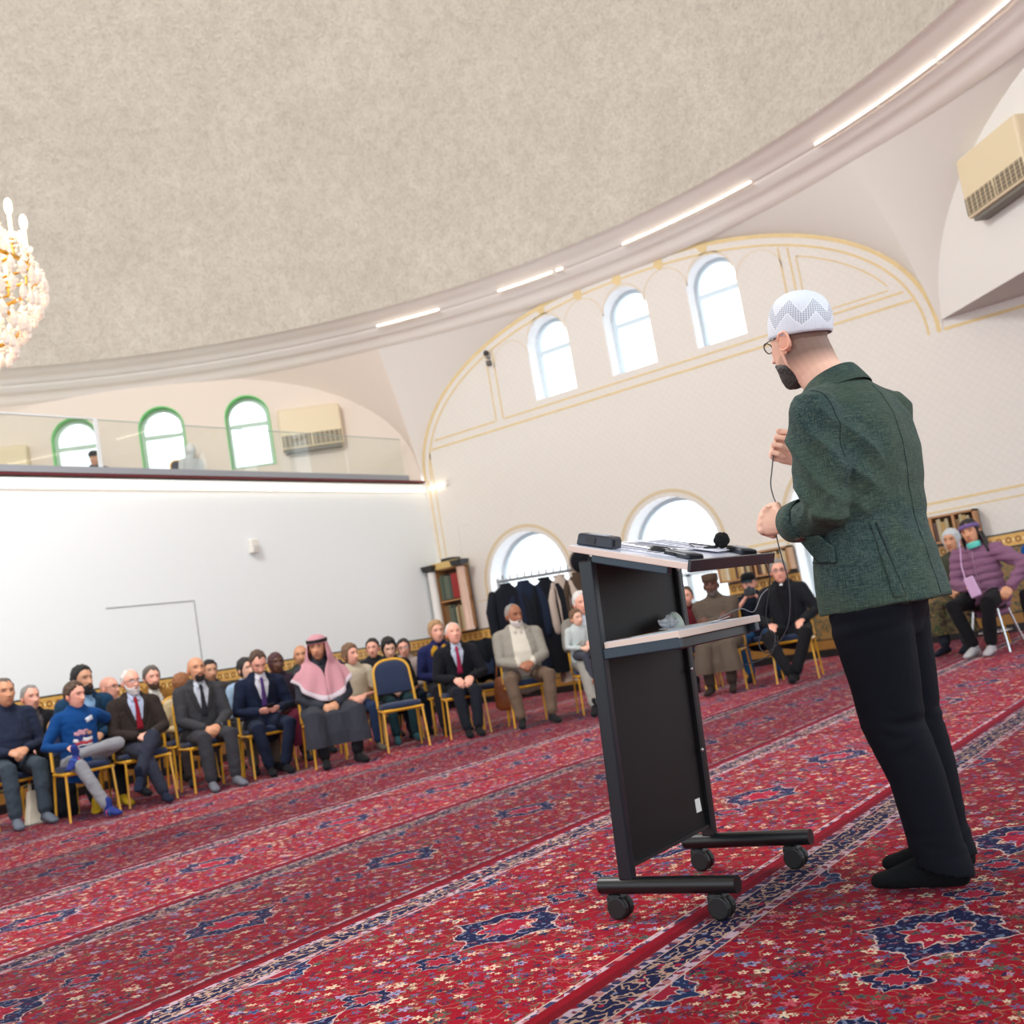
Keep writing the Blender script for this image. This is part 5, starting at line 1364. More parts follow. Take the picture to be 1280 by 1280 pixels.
# ---- banquet chair ---------------------------------------------------------
goldp = mat('yellow_gold_enamel', rgb(226, 168, 48), 0.35, var=0.06, bscale=20)
navyf = mat('navy_upholstery', rgb(24, 40, 72), 0.85, bump=0.3, bscale=180, sheen=0.15)
def make_chair(label):
    t = thing('banquet_chair', label, 'chair')
    # seat faces +Y, origin under the seat centre
    mb = MB(); rows = []
    def rr(w_, d_, z, n=28, e=4.0):
        out = []
        for i in range(n):
            a = 2 * PI * i / n; c, s_ = math.cos(a), math.sin(a)
            out.append((w_ * math.copysign(abs(c) ** (2 / e), c), d_ * math.copysign(abs(s_) ** (2 / e), s_), z))
        return out
    mb.grid([rr(0.001, 0.001, 0.415), rr(0.195, 0.19, 0.415), rr(0.212, 0.207, 0.43), rr(0.216, 0.212, 0.455), rr(0.205, 0.20, 0.476), rr(0.14, 0.14, 0.485), rr(0.001, 0.001, 0.487)], closed=True)
    mb.build('seat', navyf, t)
    for sx in (-1, 1):
        mb = MB(); mb.tube([(sx * 0.20, 0.185, 0.42), (sx * 0.215, 0.215, 0.0)], (0.0125, 0.0125), 4, hint=(1, 1, 0), cap='flat'); mb.build('leg', goldp, t, smooth=False)
        mb = MB(); mb.tube([(sx * 0.20, -0.19, 0.44), (sx * 0.21, -0.27, 0.0)], (0.0125, 0.0125), 4, hint=(1, 1, 0), cap='flat'); mb.build('leg', goldp, t, smooth=False)
    mb = MB()
    for a, b in (((-0.2, 0.195), (0.2, 0.195)), ((-0.2, -0.195), (0.2, -0.195)), ((-0.205, -0.195), (-0.205, 0.195)), ((0.205, -0.195), (0.205, 0.195))):
        mb.tube([(a[0], a[1], 0.41), (b[0], b[1], 0.41)], (0.012, 0.018), 4, hint=(0, 0, 1), cap='flat')
    mb.build('seat_frame', goldp, t, smooth=False)
    def bk(u, off=0.0, inner=0.0):     # outline of the back, u in 0..1 from left bottom over the top to right bottom
        W0, W1, z0, z1 = 0.205 - inner, 0.19 - inner, 0.44, 0.93 - inner
        pts = []
        if u < 0.3: k = u / 0.3; x, z = -W0 + (0.012) * k, z0 + (0.76 - z0) * k
        elif u > 0.7: k = (1 - u) / 0.3; x, z = W0 - 0.012 * k, z0 + (0.76 - z0) * k
        else:
            a = PI * (0.7 - u) / 0.4; e = 2.6; c, s_ = math.cos(a), math.sin(a)
            x = (W0 - 0.012) * math.copysign(abs(c) ** (2 / e), c); z = 0.76 + (z1 - 0.76) * abs(s_) ** (2 / e)
        y = -0.195 - 0.20 * (z - 0.44) ** 1.2 + off
        return (x, y, z)
    mb = MB(); mb.tube([bk(i / 40) for i in range(41)], (0.013, 0.015), 8, hint=(0, 1, 0), cap='flat'); mb.build('back_frame', goldp, t)
    mb = MB(); rows = []
    def inset(f, off):
        c = Vector((0, -0.26, 0.72)); out = []
        for i in range(41):
            p = Vector(bk(i / 40, off)); p.z = max(p.z, 0.56)
            q = c + (p - c) * f; q.y = -0.195 - 0.20 * max(0, q.z - 0.44) ** 1.2 + off; out.append(tuple(q))
        return out
    rows = [inset(0.001, 0.032), inset(0.6, 0.032), inset(0.86, 0.026), inset(0.95, 0.006), inset(0.95, -0.008), inset(0.85, -0.02), inset(0.001, -0.024)]
    mb.grid(rows, closed=True); mb.build('backrest', navyf, t)
    return t
chair0 = [None]
def chair_for(root, who, s=1.0, dy=0.0):
    label = 'gold framed navy banquet chair under ' + who
    loc = root.matrix_basis @ Vector((0, 0.02 + dy, 0)) if False else Vector(root.location) + Matrix.Rotation(root.rotation_euler[2], 3, 'Z') @ Vector((0, 0.03 + dy, 0))
    rz = root.rotation_euler[2]
    return place_chair((loc.x, loc.y, 0), rz, label)
def place_chair(loc, rz, label):
    if chair0[0] is None:
        chair0[0] = make_chair(label); chair0[0].location = loc; chair0[0].rotation_euler = (0, 0, rz); chair0[0]['group'] = 'banquet chairs of the audience'; return chair0[0]
    return dup(chair0[0], loc, rz, label)
def heading(dx, dy): return math.degrees(math.atan2(-dx, dy))
# ================================================================ the audience
SPK = (3.4, 1.3)
def floral():
    m, nt, b = new_mat('floral_skirt'); g = G(nt); P = nt.nodes.new('ShaderNodeTexCoord').outputs['Object']
    v = g.noise(P, 11, 3).outputs['Fac']
    c = g.ramp(v, [(0.0, rgb(52, 44, 30)), (0.42, rgb(84, 72, 46)), (0.5, rgb(44, 62, 34)), (0.56, rgb(120, 88, 58)), (0.62, rgb(40, 36, 28))])
    nt.links.new(c, b.inputs['Base Color']); b.inputs['Roughness'].default_value = 0.9; MATS['floral_skirt'] = m
floral()
def toward(x, y, off=0.0): return heading(SPK[0] - x, SPK[1] - y) + off
OUT = {}
def aud(key, label, hx, hy, hz, who, off=0, chair=True, group=None, **k):
    fc = toward(hx, hy, off)
    r_, HM, J = seated(label, hx, hy, hz, fc, k.pop('outfit'), group=group, **k)
    OUT[key] = (r_, HM, J)
    if chair: chair_for(r_, who)
    return r_
FR = 'people seated in the front row'; BK = 'people seated in the rows behind'
aud('P1', 'stout man in dark blue sweater and grey trousers, cut by the left photo edge', 5.64, 10.05, 1.23, 'the man in the dark blue sweater', outfit=dict(kind='sweater', top=(40, 48, 72), leg=(66, 78, 90), sock=(112, 120, 134), collar=(150, 130, 110)), hair='receding', hc='salt', hth=0.008, skin='tan', arms='lap', legs='flat', belly=0.05, wide=1.06, hyaw=6, group=FR, fat=0.004)
aud('P2', 'young man in bright blue printed sweater, left ankle crossed over right knee', 5.86, 9.28, 1.09, 'the young man in the blue sweater', outfit=dict(kind='sweater', top=(8, 74, 142), leg=(158, 160, 166), sock=(44, 62, 140), slim=0.88, badge=True, print=True, sockstripe=[(196, 90, 130), (70, 110, 190)]), hair='full', hc='brown', hth=0.014, skin='pink', arms='over', legs='ankle_on_knee', hyaw=32, hpitch=-6, lean=4, wide=0.95, group=FR)
aud('P3', 'bald white-bearded man with glasses in dark brown jacket and red tie, legs crossed', 6.45, 9.28, 1.13, 'the white-bearded man with glasses', outfit=dict(kind='suit', top=(54, 44, 40), shirt=(196, 208, 236), tie=(150, 22, 44), leg=(52, 56, 72), sock=(24, 34, 58), shirtcuff=(190, 204, 234)), hair='horseshoe', hc='white', hth=0.006, beard=0.012, bc='white', glasses=True, skin='pink', browk=0.4, arms='lap', legs='cross_knee', lean=-6, hyaw=14, group=FR)
aud('P4', 'bald man with black goatee in charcoal suit and dark tie, hands clasped', 7.01, 9.02, 1.15, 'the bald man with the goatee', outfit=dict(kind='suit', top=(66, 66, 70), shirt=(214, 220, 232), tie=(46, 46, 52), leg=(62, 62, 68), sock=(120, 122, 132), shirtcuff=(210, 216, 230)), beard=0.008, goatee=True, bc='black', crop=0.12, cropline='horseshoe', skin='tan', arms='lowlap', legs='flat', lean=4, off=4, hyaw=2, hpitch=4, group=FR)
aud('P5', 'man in navy suit and purple tie with head bowed over a phone', 7.63, 8.85, 1.125, 'the man looking down at a phone', outfit=dict(kind='suit', top=(26, 36, 62), shirt=(228, 228, 236), tie=(84, 56, 120), leg=(32, 42, 66), sock=(20, 22, 28), shirtcuff=(232, 232, 240)), hair='receding', hc='brown', hth=0.012, beard=0.005, bc='lightbrown', skin='pink', arms='phone', legs='tucked', lean=10, off=2, hyaw=4, hpitch=-32, wide=1.04, group=FR)
aud('P6', 'man in pink headscarf with black cord and long grey robe, hands clasped', 7.91, 8.27, 1.17, 'the man in the pink headscarf', outfit=dict(kind='robe', top=(60, 62, 72), sock=(18, 18, 22), hem=0.21, leg=(20, 20, 24), collar=(24, 24, 30)), skin='tan', stubble=0.35, arms='lowlap', legs='wide', lean=8, off=2, hyaw=-22, group=FR)
aud('P7', 'bald older man in black suit and crimson tie, hands between his knees', 9.33, 7.68, 1.10, 'the bald man with the crimson tie', outfit=dict(kind='suit', top=(26, 28, 36), shirt=(210, 220, 238), tie=(172, 40, 82), leg=(30, 34, 44), sock=(16, 18, 22)), hair='horseshoe', hc='white', hth=0.005, skin='pink', browk=0.35, arms='knees', legs='close', lean=12, off=0, hpitch=8, hyaw=6, fat=0.003, group=FR)
aud('P8', 'heavy man with grey stubble in light grey cardigan and brown trousers', 9.79, 7.19, 1.17, 'the man in the grey cardigan', outfit=dict(kind='open', top=(168, 162, 150), shirt=(234, 226, 210), openall=True, vw=0.10, leg=(122, 100, 84), sock=(28, 28, 32), skirt=0.2), hair='horseshoe', hc='grey', hth=0.004, beard=0.007, bc='white', skin='brown', arms='lap', legs='wide', belly=0.075, wide=1.10, lean=2, off=2, hyaw=26, hpitch=-4, fat=0.005, group=FR)
aud('P9', 'white-haired man in pale grey suit holding a small child on his lap', 10.39, 6.70, 1.18, 'the white-haired man with a child', outfit=dict(kind='suit', top=(152, 146, 138), shirt=(214, 222, 234), leg=(172, 168, 160), sock=(26, 26, 30), shirtcuff=(226, 228, 234)), hair='full', hc='white', hth=0.016, wave=0.008, skin='pink', browk=0.3, arms='hug', legs='ext', lean=0, off=4, hyaw=8, group=FR)
c_ = aud('C', 'small fair-haired child in pale shirt on the lap of the white-haired man', 10.12, 6.62, 1.06, '', chair=False, size=0.60, outfit=dict(kind='sweater', top=(216, 226, 224), leg=(72, 74, 86), sock=(158, 84, 52), footname='boot', cuff=0.9), hair='full', hc='lightbrown', hth=0.02, wave=0.01, skin='light', child=True, hs=1.28, arms='lap', legs='close', lean=6, off=16, hyaw=14, vox=1.1)
c_.location.z = 0.315
aud('P11', 'dark-skinned man in long brown robe and brown round cap, arms folded', 11.04, 5.45, 1.13, 'the man in the brown robe', outfit=dict(kind='robe', top=(106, 92, 80), sock=(48, 34, 30), hem=0.24, leg=(60, 46, 40), sleeve=1.15, collar=(190, 190, 190)), skin='dark', beard=0.006, bc='salt', lip=(0.7, 0.5, 0.5), arms='crossed', legs='flat', lean=2, off=-14, hyaw=6, group=FR)
aud('P12', 'grey-haired clergyman in black suit and white clerical collar, hands on thighs', 11.28, 4.76, 1.155, 'the clergyman', outfit=dict(kind='suit', top=(32, 34, 40), shirt=(20, 20, 24), clerical=True, leg=(26, 26, 30), sock=(16, 16, 20), vlow=0.05, vw=0.075), hair='full', hc='grey', hth=0.015, wave=0.006, skin='pink', glasses=True, arms='thighs', legs='ankles_crossed', lean=4, off=-8, hyaw=8, group=FR)
aud('P13', 'woman in mauve padded jacket with purple headband, lavender purse in her hand', 11.64, 2.87, 1.20, '', chair=False, outfit=dict(kind='puffer', top=(150, 106, 136), leg=(20, 20, 24), sock=(196, 192, 196), zip=(176, 136, 160), skirt=0.38, sleeve=1.1), hair='long', hc='dark', hth=0.012, hlen=0.20, skin='tan', arms='akimbo', legs='tucked', lean=6, off=-20, hyaw=2, hroll=10, group=FR)
# --- rows behind
aud('S1', 'grey-haired man in black jacket behind the man in dark blue sweater', 6.23, 10.63, 1.16, 'the grey-haired man in a black jacket', outfit=dict(kind='open', top=(30, 30, 36), shirt=(96, 92, 96), leg=(40, 40, 46)), hair='receding', hc='grey', hth=0.009, skin='pink', hyaw=14, vox=1.3, group=BK)
aud('S2', 'black-bearded man in petrol blue jacket behind the young man in blue', 6.36, 9.91, 1.24, 'the black-bearded man', outfit=dict(kind='suit', top=(28, 66, 98), shirt=(150, 190, 230), leg=(24, 24, 30), sock=(204, 164, 30), footname='shoe'), hair='full', hc='black', hth=0.016, beard=0.018, bc='black', skin='olive', hyaw=24, legs='ext', vox=1.25, group=BK)
aud('S3', 'man with shaved grey head and glasses between the blue and brown jackets', 6.93, 10.34, 1.13, 'the shaven man with glasses', outfit=dict(kind='sweater', top=(216, 206, 200), leg=(60, 60, 70)), crop=0.25, skin='pink', glasses=True, hyaw=40, vox=1.3, group=BK)
aud('S4', 'bearded brown-haired man in mustard jacket far back by the partition', 7.81, 10.84, 1.18, 'the man in the mustard jacket', outfit=dict(kind='open', top=(150, 104, 44), shirt=(236, 230, 220), leg=(50, 50, 60)), hair='full', hc='salt', hth=0.018, wave=0.008, beard=0.010, bc='brown', skin='pink', hyaw=10, vox=1.3, group=BK)
aud('S5', 'woman with long auburn hair turned away, behind the bald man with goatee', 7.50, 9.91, 1.04, 'the auburn-haired woman', outfit=dict(kind='sweater', top=(226, 204, 160), leg=(70, 60, 60)), hair='long', hc='auburn', hth=0.02, hlen=0.26, hyaw=120, skin='light', vox=1.3, group=BK)
aud('S6', 'dark-haired man far back, just right of the bald man with goatee', 8.39, 10.56, 1.15, 'the far dark-haired man', outfit=dict(kind='sweater', top=(70, 64, 66), leg=(50, 50, 54)), hair='full', hc='black', hth=0.016, stubble=0.4, skin='olive', hyaw=10, vox=1.4, group=BK)
aud('S7', 'dark-haired woman in light blue shirt behind the man with the phone', 7.96, 9.43, 1.09, 'the woman in the light blue shirt', outfit=dict(kind='shirt', top=(176, 206, 236), leg=(110, 100, 90)), hair='bob', hc='dark', hth=0.014, skin='light', hyaw=26, vox=1.3, group=BK)
aud('S8', 'woman in dark red headscarf behind the right shoulder of the navy suit', 8.63, 9.71, 1.11, 'the woman in the dark headscarf', outfit=dict(kind='sweater', top=(58, 44, 58), skirtcol=(96, 20, 48), leg=(60, 20, 40)), hair='scarf', hc='maroon', hth=0.012, skin='dark', hyaw=10, vox=1.3, group=BK) if HAIRC.setdefault('maroon', rgb(76, 38, 44)) else None
aud('S9', 'shaven-headed man in dark olive top behind the pink headscarf', 9.21, 9.92, 1.16, 'the shaven man in olive', outfit=dict(kind='sweater', top=(60, 64, 50), leg=(50, 50, 50)), crop=0.2, stubble=0.25, skin='tan', hyaw=-10, vox=1.4, group=BK)
aud('S10', 'woman with short light brown hair in cream blouse behind the grey robe', 8.90, 8.81, 1.06, 'the woman in the cream blouse', outfit=dict(kind='shirt', top=(226, 212, 186), leg=(40, 60, 96), short=True, sock=(120, 110, 100)), hair='bob', hc='lightbrown', hth=0.018, wave=0.01, skin='pink', hyaw=34, arms='lap', vox=1.2, group=BK)
aud('S11', 'dark-haired man far back, left of the black-haired one', 10.29, 9.79, 1.11, 'the far man beside the black-haired one', outfit=dict(kind='sweater', top=(40, 42, 48), leg=(40, 40, 44)), hair='full', hc='dark', hth=0.014, skin='pink', hyaw=-20, vox=1.4, group=BK)
aud('S12', 'black-haired person in black top right behind the empty chair', 9.52, 8.81, 1.06, 'the black-haired person', outfit=dict(kind='sweater', top=(24, 24, 28), leg=(30, 62, 70), sock=(60, 110, 120)), hair='bob', hc='black', hth=0.024, wave=0.008, skin='light', hyaw=2, hpitch=-16, vox=1.2, group=BK)
aud('S13', 'dark-haired woman with glasses in pale top behind the empty chair', 10.07, 9.08, 1.04, 'the woman with glasses', outfit=dict(kind='sweater', top=(206, 190, 186), leg=(40, 56, 80)), hair='bob', hc='dark', hth=0.012, glasses=True, skin='pink', hyaw=-12, vox=1.3, group=BK)
aud('S14', 'blonde woman in navy jacket with yellow shoulder panels', 9.99, 8.47, 1.16, 'the blonde woman', outfit=dict(kind='sweater', top=(36, 42, 92), yoke=(214, 160, 30), leg=(36, 36, 46), collar=(24, 24, 34), sleeve=1.1), hair='bob', hc='blonde', hth=0.018, wave=0.008, skin='pink', hyaw=12, vox=1.2, group=BK)
aud('S15', 'young man in maroon tee-shirt beside the bright window, behind the lectern', 11.60, 6.06, 1.07, 'the man in the maroon tee-shirt', outfit=dict(kind='sweater', top=(104, 30, 40), short=True, leg=(40, 40, 48)), hair='full', hc='brown', hth=0.012, stubble=0.3, skin='pink', hyaw=-12, legs='tucked', vox=1.25, group=BK)
aud('S16', 'photographer in black cap and blue jeans raising a camera to the face', 12.03, 5.46, 1.10, 'the photographer', outfit=dict(kind='sweater', top=(26, 34, 50), short=True, leg=(36, 92, 144), sock=(24, 34, 60)), hair='full', hc='black', hth=0.008, skin='pink', arms='camera', legs='wide', off=-4, hpitch=-6, hyaw=-6, vox=1.2, group=BK)
aud('S17', 'woman in pale headscarf, olive coat and dark floral skirt by the bookcase', 12.36, 3.25, 1.17, 'the woman in the olive coat', outfit=dict(kind='coat', top=(74, 76, 62), skirtcol=(88, 84, 52), hem=0.22, sock=(20, 24, 40), skirt=0.1, skirtmat='floral_skirt', collar=(196, 200, 206)), hair='scarf', hc='palescarf', hth=0.012, skin='tan', arms='lap', off=-26, hyaw=6, vox=1.2, group=BK) if HAIRC.setdefault('palescarf', rgb(196, 202, 204)) else None
aud('S18', 'person in bright blue sleeve, cut by the right edge of the photo', 12.42, 2.40, 1.15, 'the person in bright blue', outfit=dict(kind='sweater', top=(14, 92, 176), leg=(40, 40, 50)), hair='full', hc='dark', hth=0.012, skin='tan', off=-20, vox=1.3, group=BK)
b1 = aud('B1', 'person in black cap and navy jacket sitting up on the gallery', 10.44, 15.2, 1.05, 'the gallery sitter in the black cap', outfit=dict(kind='sweater', top=(34, 46, 66), leg=(40, 40, 50), sleeve=1.1), hair='full', hc='black', hth=0.008, skin='olive', off=0, hyaw=-40, size=0.90, vox=1.4)
b2 = aud('B2', 'person wrapped in white headscarf on the gallery between two green-edged windows', 11.58, 14.3, 0.86, 'the gallery sitter in white', outfit=dict(kind='sweater', top=(220, 222, 224), leg=(120, 120, 120)), hair='scarf', hc='whitescarf', hth=0.016, skin='light', off=30, hyaw=150, size=0.86, vox=1.4) if HAIRC.setdefault('whitescarf', rgb(228, 230, 232)) else None
for k in ('B1', 'B2'):
    OUT[k][0].location.z = 3.745
for o in SC.objects:
    if o.get('category') == 'chair' and 'gallery' in o.get('label', ''): o.location.z = 3.745
place_chair((8.76, 8.08, 0), R(heading(-0.63, -0.77)), 'empty gold framed navy banquet chair facing the lectern in the front row')

# ---- head coverings and small things of the audience ------------------------
def part_of(root, name, mb, m, M=None, **k):
    if M is not None: mb.v = [tuple(M @ Vector(p)) for p in mb.v]
    return mb.build(name, m, root, **k)
# pink headscarf with black cord
r_, HM, J = OUT['P6']
scm = fab('pink_check', rgb(226, 164, 174), 0.3, 160, 0.1, 0.9, 0.10); fringe = fab('pale_scarf_edge', rgb(222, 208, 216), 0.3, 140)
mb = MB(); rows = []
prof = [(0.002, 0.128), (0.04, 0.124), (0.072, 0.104), (0.090, 0.072), (0.096, 0.035)]
for r0, z in prof: rows.append([(r0 * math.sin(2 * PI * i / 48), r0 * 1.22 * math.cos(2 * PI * i / 48) - 0.012, z) for i in range(49)])
mb.grid(rows); part_of(r_, 'headscarf_crown', mb, scm, HM, solid=0.006)
mb = MB(); rows = []
NA = 56
for k in range(17):
    u = k / 16; row = []
    op = 60 - 50 * u if u < 0.42 else max(0, 39 - 300 * (u - 0.42))         # half opening of the face, closing under the chin
    for i in range(NA + 1):
        w_ = i / NA * 2 - 1
        a = R(180 + (180 - op) * w_)
        if u < 0.42:
            q = u / 0.42; rr = 0.097 + 0.022 * q; z = 0.045 - 0.19 * q; p = HM @ Vector((rr * math.sin(a) * (1.0 + 0.25 * q), rr * 1.2 * math.cos(a) - 0.012, z))
        else:
            q = (u - 0.42) / 0.58
            fr_ = max(0, math.cos(a)); bk = max(0, -math.cos(a)); sd_ = abs(math.sin(a))
            rx = 0.135 + 0.150 * q ** 0.6; ry = 0.130 + 0.085 * q
            drop = q * (0.17 + 0.24 * fr_ ** 1.5 + 0.08 * bk)
            p = Vector(J['N']) + V(rx * math.sin(a), ry * math.cos(a) + 0.02 * q, 0.0) + V(0, 0, 0.02 - drop)
            fold = 0.024 * q * math.sin(a * 9 + 2.0 * math.sin(q * 3))
            p += V(math.sin(a), math.cos(a), 0) * fold
        row.append(tuple(p))
    rows.append(row)
def smooth_rows(rows, n=2):
    A_ = np.array(rows)
    for _ in range(n):
        B = A_.copy(); B[1:-1] = (A_[:-2] + 2 * A_[1:-1] + A_[2:]) / 4; A_ = B
    return A_.tolist()
rows = smooth_rows(rows, 3)
mb.grid(rows); part_of(r_, 'headscarf_drape', mb, scm, None, solid=0.006)
mb = MB(); mb.grid([rows[-2], rows[-1], [(p[0] * 1.01, p[1], p[2] - 0.012) for p in rows[-1]]]); part_of(r_, 'scarf_border', mb, fringe, None, solid=0.007)
mb = MB()
for dz_ in (0.0, 0.016): mb.tube([(0.094 * math.sin(2 * PI * i / 36), 0.116 * math.cos(2 * PI * i / 36) - 0.012, 0.062 + dz_ - 0.012 * math.cos(2 * PI * i / 36)) for i in range(37)], 0.009, 8, hint=(0, 0, 1), cap=None)
part_of(r_, 'head_cord', mb, mat('black_cord', rgb(16, 14, 16), 0.7), HM)
# brown round cap
r_, HM, J = OUT['P11']
skull_cap(r_, HM, [(0.080, 0.045), (0.086, 0.055), (0.088, 0.115), (0.080, 0.128), (0.04, 0.132), (0.001, 0.132)], cloth((96, 76, 62)), 'round_cap', sy=1.22)
r_, HM, J = OUT['B1']
skull_cap(r_, HM, [(0.082, 0.035), (0.090, 0.055), (0.088, 0.095), (0.06, 0.128), (0.001, 0.136)], cloth((22, 30, 44)), 'cap', sy=1.22)
# photographer: cap and raised camera
r_, HM, J = OUT['S16']
skull_cap(r_, HM, [(0.082, 0.040), (0.088, 0.060), (0.086, 0.095), (0.06, 0.125), (0.001, 0.134)], cloth((16, 18, 22)), 'cap', sy=1.22)
mb = MB(); mb.grid([[(0.06 * q, 0.10 + 0.0 * abs(q), 0.048 - 0.006 * abs(q)) for q in (-1, -.5, 0, .5, 1)], [(0.055 * q, 0.165 - 0.03 * abs(q), 0.036 - 0.012 * abs(q)) for q in (-1, -.5, 0, .5, 1)]]); part_of(r_, 'cap_peak', mb, cloth((40, 70, 84)), HM, solid=0.005)
def world_pt(r_, p): return r_.matrix_basis @ Vector(p) if False else Vector(r_.location) + Matrix.Rotation(r_.rotation_euler[2], 3, 'Z') @ (Vector(p) * r_['_s'])
def held(r_, name, label, cat, p): return thing(name, label, cat, world_pt(r_, p), r_.rotation_euler[2])
t = held(r_, 'camera', 'dark camera held up before the face of the man in the black cap', 'camera', (0, 0.375, 1.075))
mb = MB(); mb.box((0, 0, 0), (0.125, 0.05, 0.085)); mb.build('body', MATS['charcoal_device'], t, bevel=0.01)
mb = MB(); mb.tube([(0, 0.02, -0.005), (0, 0.085, -0.005)], 0.034, 16, cap='flat'); mb.build('lens', devb, t)
mb = MB(); mb.box((0, 0.0, 0.052), (0.05, 0.045, 0.025), taper=0.7); mb.build('viewfinder', MATS['charcoal_device'], t, bevel=0.005)
# phone in the bowed man's hands
r_, HM, J = OUT['P5']
t = held(r_, 'phone', 'dark phone held low in both hands by the man in navy suit', 'phone', (0.0, 0.375, 0.69)); t.rotation_euler[0] = R(35)
mb = MB(); mb.box((0, 0, 0), (0.072, 0.15, 0.009)); mb.build('body', devb, t, bevel=0.004)
mb = MB(); mb.box((0, 0, 0.0048), (0.064, 0.135, 0.001)); mb.build('screen', mat('phone_screen', rgb(60, 66, 80), 0.1), t, smooth=False)
# mauve woman: headband, chin mask, purse, stool
r_, HM, J = OUT['P13']
mb = MB(); rows = []
for k in range(4):
    z = 0.030 + 0.012 * k; rr = 0.0865 + 0.002 * (k in (1, 2)) - 0.003 * (k == 3)
    rows.append([(rr * math.sin(2 * PI * i / 36) * (1.0), rr * 1.21 * math.cos(2 * PI * i / 36) - 0.010, z + 0.010 * math.cos(2 * PI * i / 36)) for i in range(37)])
mb.grid(rows); part_of(r_, 'headband', mb, cloth((132, 108, 166)), HM, solid=0.006)
mb = MB(); rows = []
for k in range(6):
    u = k / 5; rows.append([((0.062 + 0.010 * math.sin(PI * u)) * math.sin(a) * (1 - 0.15 * u), 0.012 + (0.084 - 0.012 * u) * math.cos(a), -0.095 - 0.055 * u - 0.0 * math.cos(a)) for a in [R(-75 + 150 * i / 14) for i in range(15)]])
mb.grid(rows); part_of(r_, 'face_mask', mb, mat('turquoise_mask', rgb(96, 206, 190), 0.7), HM, solid=0.003)
pp = (-0.04, 0.40, 0.66)
t = held(r_, 'purse', 'flat lavender purse held on the lap of the woman in mauve', 'purse', pp); t.rotation_euler[1] = R(14)
mb = MB(); mb.box((0, 0, 0), (0.11, 0.03, 0.20), taper=0.92); mb.build('pouch', mat('lavender_leather', rgb(196, 158, 196), 0.5), t, bevel=0.012)
mb = MB(); mb.tube([(0.03, 0, 0.10), (0.05, -0.10, 0.24), (0.03, -0.20, 0.40), (0.02, -0.24, 0.47)], 0.006, 6); mb.build('strap', mat('lavender_leather', rgb(196, 158, 196), 0.5), t)
x0, y0 = r_.location.x, r_.location.y
t = thing('stool', 'low stool with chromed legs under the woman in mauve', 'stool', (x0, y0, 0), r_.rotation_euler[2])
chrome = mat('chrome', rgb(214, 216, 220), 0.2, metal=0.9)
mb = MB(); mb.lathe([(0.001, 0.415), (0.17, 0.415), (0.185, 0.43), (0.185, 0.455), (0.16, 0.472), (0.001, 0.476)], (0, 0.02, 0), 28); mb.build('seat', mat('black_vinyl', rgb(26, 26, 30), 0.4), t)
for sx in (-1, 1):
    for sy in (-1, 1):
        mb = MB(); mb.tube([(sx * 0.12, 0.02 + sy * 0.12, 0.42), (sx * 0.19, 0.02 + sy * 0.21, 0.0)], 0.012, 10, cap='flat'); mb.build('leg', chrome, t)
mb = MB(); mb.tube([(0.155 * math.cos(a), 0.02 + 0.165 * math.sin(a), 0.2) for a in [2 * PI * i / 28 for i in range(29)]], 0.008, 8, cap=None); mb.build('foot_ring', chrome, t)
# wristwatch
r_, HM, J = OUT['P7']
W_ = J['HD'][-1][0]; d_ = Vector(J['HD'][-1][1]).normalized()
mb = MB(); mb.tube([W_ - d_ * 0.022, W_ - d_ * 0.006], [0.034, 0.034], 14, cap=None); mb.build('watch', mat('watch_metal', rgb(214, 206, 180), 0.25, metal=0.7), r_)
# floral dots on the olive woman's skirt are part of its cloth
# ---- bags, jackets and things lying about ----------------------------------
def drape(name, label, cat, loc, rz, top_w, bot_w, ht, dep, m, group=None, arms=False, seed=0.0, hook=True):
    t = thing(name, label, cat, loc, rz, group)
    mb = MB(); rows = []
    for k in range(15):
        u = k / 14; row = []
        sw = top_w * min(1.0, 0.22 + 1.0 * (u * 5) ** 0.7) if u < 0.2 else top_w + (bot_w - top_w) * (u - 0.2) / 0.8
        for i in range(33):
            a = 2 * PI * i / 32
            f_ = 1 + 0.14 * u * math.sin(a * 6 + seed) + 0.07 * u * math.sin(a * 11 + seed * 2)
            row.append((sw / 2 * math.cos(a) * f_, dep / 2 * math.sin(a) * f_ * (0.5 + 0.5 * u), -ht * u + 0.03 * noise.noise(V(a, u * 3, seed))))
        rows.append(row)
    mb.grid(rows); mb.build('body', m, t)
    for sx in (-1, 1):
        mb = MB(); mb.tube([(sx * top_w * 0.42, 0, -0.10), (sx * (top_w * 0.56), -0.03, -0.30), (sx * (top_w * 0.54), -0.05, -0.55), (sx * top_w * 0.52, -0.05, -0.64)], [0.05, 0.06, 0.055, 0.05], 12); mb.build('sleeve', m, t)
    mb = MB(); mb.tube([(0.06 * math.cos(a), 0.02 + 0.03 * math.sin(a), -0.005) for a in [2 * PI * i / 16 for i in range(17)]], 0.016, 8, cap=None); mb.build('collar', m, t)
    return t
